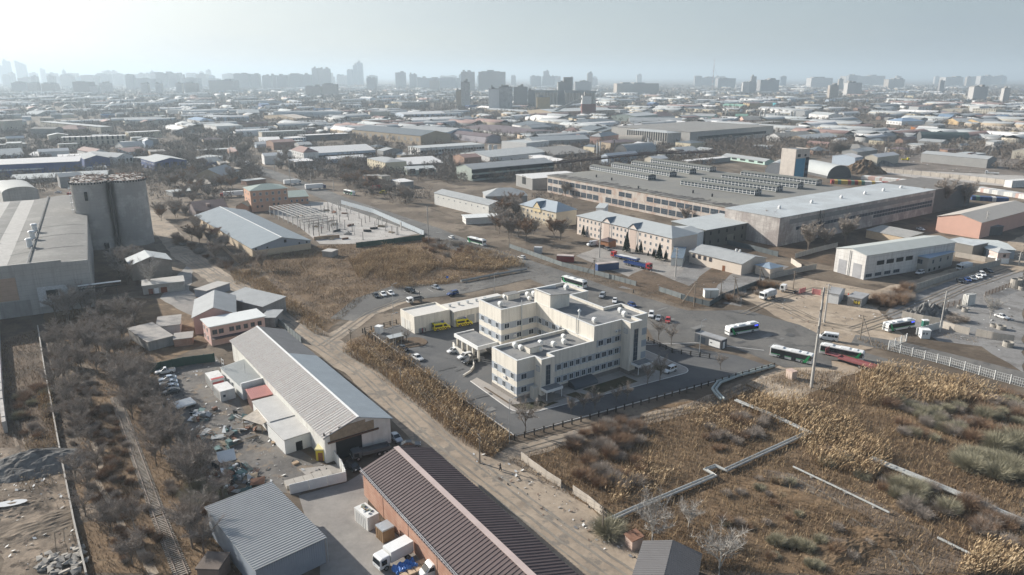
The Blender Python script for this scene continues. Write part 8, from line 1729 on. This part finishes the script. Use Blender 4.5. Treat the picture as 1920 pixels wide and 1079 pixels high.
def plant_shrubs():
 SHR.sort(key=lambda q:-q[0])
 for _,k,x,y,s,a,hz_,lb,gp in SHR[:285]:o=link('shrub',SP[k],None,(x,y,0),a);o.scale=(s,s,s*hz_);tag(o,lb,'shrub',gp)
 Vs=[];T=[];MI=[]
 for k in range(3):
  me=SP[k];co_=np.empty(len(me.vertices)*3,np.float32);me.vertices.foreach_get('co',co_);co_=co_.reshape(-1,4,3)[::2];c0=co_.mean(1,keepdims=True);ti=np.empty(len(me.vertices),np.float32);me.attributes['tint'].data.foreach_get('value',ti);ti=ti.reshape(-1,4)[::2]
  w_=(co_[:,1:2]-co_[:,0:1])*.25;co_=co_+np.concatenate([-w_,w_,w_,-w_],1)
  for _,kk,x,y,s,a,hz_,lb,gp in SHR[285:]:
   if kk!=k:continue
   c,sn=math.cos(a),math.sin(a);X=co_*np.array([s,s,s*hz_]);Vs.append(np.stack([X[...,0]*c-X[...,1]*sn+x,X[...,0]*sn+X[...,1]*c+y,X[...,2]],-1).reshape(-1,3));T.append(ti.ravel());MI.append(np.full(len(co_),k))
 V=np.concatenate(Vs);o=link('undergrowth',npmesh('undergrowth',V,np.arange(len(V)).reshape(-1,4),[TW,TW2,TWG],np.concatenate(MI),np.concatenate(T)));o['kind']='stuff'
occ=[]
for o in COL.objects:
 if o.parent is None and '_L' in o.keys():occ.append((o.location.x,o.location.y,math.cos(o.rotation_euler[2]),math.sin(o.rotation_euler[2]),o['_L'],o['_W']))
OA=np.array(occ)
def free(P,m=1.5):
 ok=np.ones(len(P),bool)
 for x,y,c,s,l,w in OA:
  dx,dy=P[:,0]-x,P[:,1]-y;u,v=dx*c+dy*s,-dx*s+dy*c;ok&=~((u>-m)&(u<l+m)&(v>-m)&(v<w+m))
 return ok
def grove(poly,n,ks,s,label,name='bare_tree'):
 P=sample(poly,n*2);P=P[free(P)][:n]
 for x,y in P:tree(RND.choice(ks),x,y,s,label,label.replace('bare tree','bare trees'),name)
grove(W('85,590 165,570 255,610 285,700 265,690 205,730 130,690'),34,(0,1,2,2),.95,'grey-brown bare tree in the thicket below the big concrete hall')
grove(W('215,730 275,690 300,760 330,830 395,895 420,935 470,1079 380,1079 320,960 270,830'),46,(0,2,2,1),.95,'bare tree crowding the yard side of the railway track');grove(W('90,650 160,680 205,800 235,900 265,1020 300,1079 180,1079 150,950 110,780'),28,(2,2,0),.8,'low bare tree between the low wall and the railway track')
grove(W('285,395 345,395 400,440 470,500 430,515 370,475 320,440'),22,(3,2,0),.85,'rusty bare tree beside the dirt road near the silo');grove(W('215,500 262,480 260,560 200,560'),8,(0,1,5),1.0,'bare tree around the small gabled house');grove(W('270,345 340,320 440,360 450,345 420,380 340,390'),24,(0,3,1),1.0,'bare tree in the gardens behind the brown-gabled house')
grove(W('330,260 420,285 520,320 560,345 560,310 470,255 380,235'),34,(0,1),1.2,'bare tree on the far side of the avenue');grove(W('250,290 330,285 440,330 470,345 420,345 310,325'),20,(0,1),1.1,'bare tree between the blue halls and the avenue');grove(W('645,300 690,335 740,360 800,370 770,385 700,375 640,345'),28,(0,1,3),1.0,'bare tree in the workshop yards above the main road')
grove(W('905,400 960,385 1010,440 1060,450 1000,465 930,440'),18,(0,1,3),1.1,'bare tree around the pale yellow house');grove(W('1045,372 1150,380 1290,420 1390,440 1300,400 1150,360 1050,350'),26,(0,1,2,3),1.0,'bare tree along the wall of the great factory')
for r,x,y,k,s,lb in(('r8',1035,285,1,.8,'spreading bare tree at the front kerb corner of the clinic'),('r8',1290,170,2,.5,'first small bare tree from the left along the front kerb'),('r8',1362,158,2,.6,'second small bare tree along the front kerb'),('r8',1425,150,2,.6,'third small bare tree along the front kerb'),('r8',1545,105,2,.6,'fourth small bare tree along the front kerb'),('r8',1605,98,2,.65,'fifth small bare tree along the front kerb'),('r5',1720,965,0,.8,'bare tree near the right end of the front kerb'),('r5',1790,950,0,.75,'last bare tree at the right end of the front kerb'),('h2',1570,520,0,.85,'bare tree on the verge right of the stair tower'),('h2',1785,610,0,.9,'bare tree on the verge by the side drive'),('r6',210,880,0,.6,'small bare tree behind the checkpoint container'),('r9',205,1075,5,1.0,'pale many-stemmed bare tree at the lower edge'),('r8',1745,920,5,.9,'pale leaning bare tree by the wooden privy'),('c6',1535,640,5,.9,'slim pale bare tree on the dirt lot'),('r9',30,830,5,.7,'thin pale bare tree left of the many-stemmed one'),('b5',905,670,1,1.6,'tall bare tree against the lit end of the long factory wing'),('b5',1050,640,1,1.3,'second tall bare tree against the lit factory end'),('b5',1405,790,2,1.3,'round bare tree behind the concrete fence'),('b5',1590,745,2,1.0,'smaller bare tree behind the concrete fence'),('b5',1825,700,1,1.3,'pale bare tree by the white panel hall'),('b6',660,340,1,1.5,'bare tree against the far end of the long factory wing'),('b6',990,330,1,1.7,'left of two bare trees before the dark factory end'),('b6',1240,290,1,1.6,'right of two bare trees before the dark factory end'),('h4',1480,870,0,.9,'bare tree in the clinic courtyard'),('h6',560,920,0,.55,'small bare tree on the planted yard island'),('b2',1030,990,2,.8,'round bare tree at the corner of the long low shed'),('r4',850,430,5,1.1,'pale bare tree in front of the small gabled house')):tree(k,*g(r,x,y),s,lb)
for i in range(9):tree(4,*g('a5',1665+22*i,640-(i%2)*6),1.5,'slim bare poplar in the row right of the concrete tower','poplars right of the concrete tower','bare_poplar')
def spruce():
 P=[];D=[]
 for i in range(700):
  t=RND.random()**.7;z=.4+5.2*t;r=1.25*(1-t)+.08;a=RND.uniform(0,6.28);P.append((0,0,z));D.append((math.cos(a)*r,math.sin(a)*r,-.25*r))
 P,D=np.array(P),np.array(D);V,Q=quads(P,D,side_(D),np.full(700,.05),np.full(700,.1));t=MB();t.cyl(0,0,0,5.4,.1,6,0,.03);return t.mesh('trunk',BARK),npmesh('crown',V,Q,SPR,tint=np.repeat(NPR.random(700),4))
TP.append(spruce())
for i,(x,y,s)in enumerate(((800,620,1.0),(1285,800,1.5),(1400,808,.6),(1445,812,.9),(1530,840,.5),(1590,860,.8),(1652,890,1.45),(1725,890,.9))):tree(6,*g('b4',x,y),s,'%s spruce from the left in front of the pale pink office'%('first','second','third','fourth','fifth','sixth','seventh','eighth')[i],None,'spruce')
def thicket(poly,n,ks,s,label):
 P=sample(poly,n*3);P=P[free(P,.6)][:n]
 for x,y in P:shrub(RND.choice(ks),x,y,s,label,label.replace('shrub','shrubs'))
thicket(W('c6 330,400 620,330 640,420 560,500 200,520 120,470'),26,(0,1),1.3,'shrub in the dark thicket beside the graffiti garage');thicket(W('b2 20,560 140,640 420,860 760,1000 700,1040 380,900 60,700'),26,(0,1),1.2,'rusty shrub between the dirt road and the long low shed');thicket(W('r5 480,140 700,180 930,260 880,300 640,260 450,200'),26,(0,1),1.1,'brown shrub at the back of the reed field')
thicket(W('r8 1250,260 1640,210 1720,330 1660,480 1840,560 1560,640 1330,520'),46,(0,0,1),1.0,'brown shrub in the left part of the dry field');thicket(W('r9 250,160 560,180 420,330 60,430 20,250'),26,(1,0),.8,'brown shrub above the twin heating pipe');thicket(W('r9 1150,130 1900,60 1918,420 1500,300 1250,300'),40,(1,1,0,2),1.1,'russet shrub in the upper right of the dry field')
thicket(W('r9 1480,330 1900,330 1918,540 1620,510'),16,(2,),1.4,'sage-green shrub in the dry field at right');thicket(W('r9 1230,560 1500,620 1480,830 1260,760 1150,640'),16,(2,0),1.1,'grey-green shrub between the clearing and the bright pipe');thicket(W('r9 1550,640 1918,800 1918,1000 1700,900'),24,(1,0),.9,'brown shrub below the bright pipe');thicket(W('r7 1000,560 1230,640 1240,700 1040,700'),10,(2,),1.0,'olive shrub behind the ribbed shed')
thicket(W('r7 90,60 260,20 320,330 200,370 90,330'),20,(1,0,2),.8,'shrub in the waste strip along the left wall');thicket(W('r7 360,20 560,0 700,300 860,740 950,1060 700,1060 560,560 420,420'),70,(1,1,0),.55,'low russet shrub along the railway footpath');thicket(W('c5 420,400 1000,240 1060,300 700,460 480,480'),16,(0,1),1.0,'shrub on the weedy corner of the crossroads');thicket(W('c6 1100,620 1260,620 1240,700 1080,700')+[],8,(0,),.9,'grey shrub by the rubble heap');shrub(2,*g('r8',1500,850),1.4,'dark green shrub at the wooden pole beside the privy')
thicket(W('r9 250,560 620,540 900,860 1080,900 900,1060 400,1000 200,760'),34,(0,1,2),.65,'low shrub scattered in the lower part of the dry field');thicket(W('r9 720,300 1100,420 1400,720 1100,620 800,480'),26,(0,2,1),.8,'shrub between the reeds and the dirt clearing');thicket(W('r9 1150,80 1900,20 1910,330 1400,330'),26,(0,2),.9,'grey shrub in the upper right of the dry field')
thicket(W('95,650 165,640 215,780 245,920 280,1060 190,1079 120,800'),44,(0,0,1),.75,'grey shrub between the low wall and the railway track');thicket(W('240,720 280,700 330,840 400,930 460,1079 390,1079 300,880'),44,(0,0,1),.8,'grey shrub crowding the yard side of the railway track')
plant_shrubs()
def blades(name,polys,m,seed,plume=True):
 Vs=[];Qs=[];T=[];MI=[];n0=0
 for poly,dens,h0,h1,w,ns,thr in polys:
  n=int(area(poly)*dens);P=sample(poly,n);P=P[free(P,.2)]
  if thr:f=vnoise(P[:,0],P[:,1],ns,seed)*.65+vnoise(P[:,0],P[:,1],ns*.3,seed+1)*.35;P=P[f>thr*NPR.uniform(.35,1.35,len(P))]
  n=len(P);hh=NPR.uniform(h0*.7,h1,n)*(.5+.8*vnoise(P[:,0],P[:,1],ns*.6,seed+2));tone=np.clip(vnoise(P[:,0],P[:,1],ns*.8,seed+3)*.6+NPR.normal(0,.28,n)+.15,0,1)
  B=np.concatenate([P,np.zeros((n,1))],1);D=np.stack([NPR.normal(.12,.28,n)*hh,NPR.normal(-.05,.28,n)*hh,hh],1);a=NPR.uniform(0,6.283,n);U=np.stack([np.cos(a),np.sin(a),np.zeros(n)],1)
  V,Q=quads(B,D,U,w*NPR.uniform(.5,1.2,n),w*NPR.uniform(.2,.6,n));Vs.append(V);Qs.append(Q+n0);n0+=len(V);T.append(np.repeat(tone,4));MI.append(np.zeros(n,int))
  if plume:
   D2=D*.22+np.stack([NPR.normal(.18,.1,n),NPR.normal(-.05,.1,n),NPR.normal(.02,.06,n)],1);a=NPR.uniform(0,6.283,n);U=np.stack([np.cos(a),np.sin(a),np.zeros(n)],1)
   V,Q=quads(B+D*.9,D2,U,NPR.uniform(.03,.085,n),NPR.uniform(.015,.05,n));Vs.append(V);Qs.append(Q+n0);n0+=len(V);T.append(np.repeat(np.clip(tone+NPR.normal(.05,.15,n),0,1),4));MI.append(np.ones(n,int))
 o=link(name,npmesh(name,np.concatenate(Vs),np.concatenate(Qs),[m,PLUME],np.concatenate(MI),np.concatenate(T)));o['kind']='stuff'
blades('reeds',[(W('640,662 700,628 760,672 850,738 955,818 925,862 860,830 800,775 710,700'),9,1.7,2.8,.05,6,.38),(W('r9 280,80 560,100 900,150 1010,300 1180,430 1060,560 760,470 620,300 420,190'),8,1.8,2.9,.05,9,.40),(W('r6 960,920 1160,860 1420,900 1760,1000 1918,1079 1000,1079'),8,2,3,.055,10,.36),(W('r9 1530,1079 1560,1000 1720,900 1918,980 1918,1079'),11,1.8,2.8,.05,6,.2),(W('r5 40,270 240,190 480,230 560,300 380,400 100,370'),7,1.6,2.6,.06,8,.36),(W('r5 560,310 700,210 940,240 1040,300 760,330'),7,1.6,2.6,.06,8,.38),(W('r5 260,390 420,400 660,360 600,400 300,430'),6,1,1.8,.06,6,.35),(W('r7 190,20 290,60 310,300 230,200'),8,1.2,2,.05,4,.35),(W('r7 120,300 330,280 320,380 150,400'),6,.8,1.6,.05,4,.4),(W('r4 1290,330 1450,330 1600,480 1780,580 1850,700 1760,680 1560,520 1320,400'),6,1,2,.055,6,.42),(W('r8 1480,560 1740,430 1900,520 1700,640 1500,690'),6,1.3,2.2,.05,6,.42),(W('r9 0,140 260,140 420,250 300,330 0,230'),5,1.2,2,.05,6,.42),(W('r7 0,420 330,380 350,560 120,620'),2,.6,1.4,.05,4,.45)],REED,3)
GP=((W('950,865 1480,695 1700,700 1920,765 1920,1079 1240,1079 1120,960'),8,.3,.9,.055,9,.37),(W('950,865 1480,695 1700,700 1920,765 1920,1079 1240,1079 1120,960'),3,.8,1.6,.05,12,.46),(W('500,470 800,447 880,455 1000,505 830,535 700,548 640,600 600,615 560,590 430,505'),5,.3,.9,.06,8,.36),(W('640,655 700,618 965,818 930,862 800,780'),6,.3,.9,.05,5,.2),(W('85,600 170,570 270,650 330,800 400,900 470,1079 150,1079 110,820'),6,.25,.8,.05,5,.34),(W('0,640 70,620 90,720 115,840 0,840'),5,.3,.9,.05,5,.3),(W('840,515 1010,490 1030,518 870,545'),3,.15,.35,.05,5,.2),(W('960,480 1120,530 1290,582 1380,575 1290,555 1130,505'),3,.2,.5,.05,4,.35),(W('c6 900,770 1440,870 1400,920 900,840'),4,.2,.5,.05,4,.2),(W('c6 20,880 250,900 700,1079 300,1000'),6,.4,1.0,.05,4,.2),(W('160,600 240,560 290,620 260,680'),4,.3,.9,.05,5,.3),(W('430,480 620,470 560,520 470,510'),4,.4,1.2,.06,5,.3))
blades('dry_grass',GP,GRS,21,False)
def woods():
 n=44000;Y=330*(6500/330)**NPR.random(n);X=NPR.uniform(-.78,.78,n)*Y;f=vnoise(X,Y,90,7)*.5+vnoise(X,Y,300,8)*.3+vnoise(X,Y,30,9)*.2;k=f>np.where(X<-.05*Y,.30,.40)
 k&=~((Y<560)&(X>-330)&(X<400));sx=960+F*X/(Y*CT+H*ST);
 k&=~((Y>480)&(Y<1100)&(np.abs(X+205+.41*(Y-620))<14))
 k&=~((X>.28*Y)&(Y>420)&(Y<720)&(f<.6));P=np.concatenate([np.stack([X,Y],1)[k]]+[sample(W(q),c)for q,c in(('330,260 420,285 520,320 560,345 560,310 470,255 380,235',190),('240,300 330,285 440,330 470,345 420,350 310,335',120),('275,330 345,320 450,370 420,400 350,390 280,385',90),('640,300 690,335 745,360 810,375 770,390 700,378 640,350',110),('905,395 960,380 1075,370 1080,395 1000,440 930,430',70),('1045,368 1150,378 1290,418 1395,438 1300,398 1150,358 1050,350',120),('a5 150,420 380,360 420,470 700,520 1080,560 1080,650 600,600 240,560',130),('a5 1250,450 1900,430 1900,560 1480,560',110),('a3 0,700 270,690 500,800 300,960 0,900',110),('a3 1080,780 1300,780 1500,860 1350,980 1060,900',70))]);P=P[free(P,3)];Y=P[:,1];n=len(P);s=NPR.uniform(2.0,3.6,n)*(1+Y/5000);m=np.clip(26000/Y,7,44).astype(int);idx=np.repeat(np.arange(n),m);N_=len(idx)
 d=NPR.normal(size=(N_,3));d/=np.linalg.norm(d,axis=1)[:,None];d*=NPR.random(N_)[:,None]**.45;C=np.stack([P[idx,0],P[idx,1],s[idx]*1.25],1)+d*s[idx][:,None]*np.array([1,1,1.15]);C[:,2]=np.maximum(C[:,2],.2)
 w=np.clip(Y[idx]/3600,.09,.9)*NPR.uniform(.7,1.5,N_);D=rdir(N_,2.0)*(w*7)[:,None];V,Q=quads(C-D*.4,D,side_(D),w,w*.5)
 o=link('woods',npmesh('woods',V,Q,plantmat('far_bare_crowns',[(0,(.095,.076,.061)),(.5,(.145,.118,.097)),(1,(.20,.17,.142))]),tint=np.repeat(np.clip(NPR.normal(.5,.2,N_)+.25*(vnoise(P[idx,0],P[idx,1],60,4)-.5),0,1),4)));o['kind']='stuff'
woods()
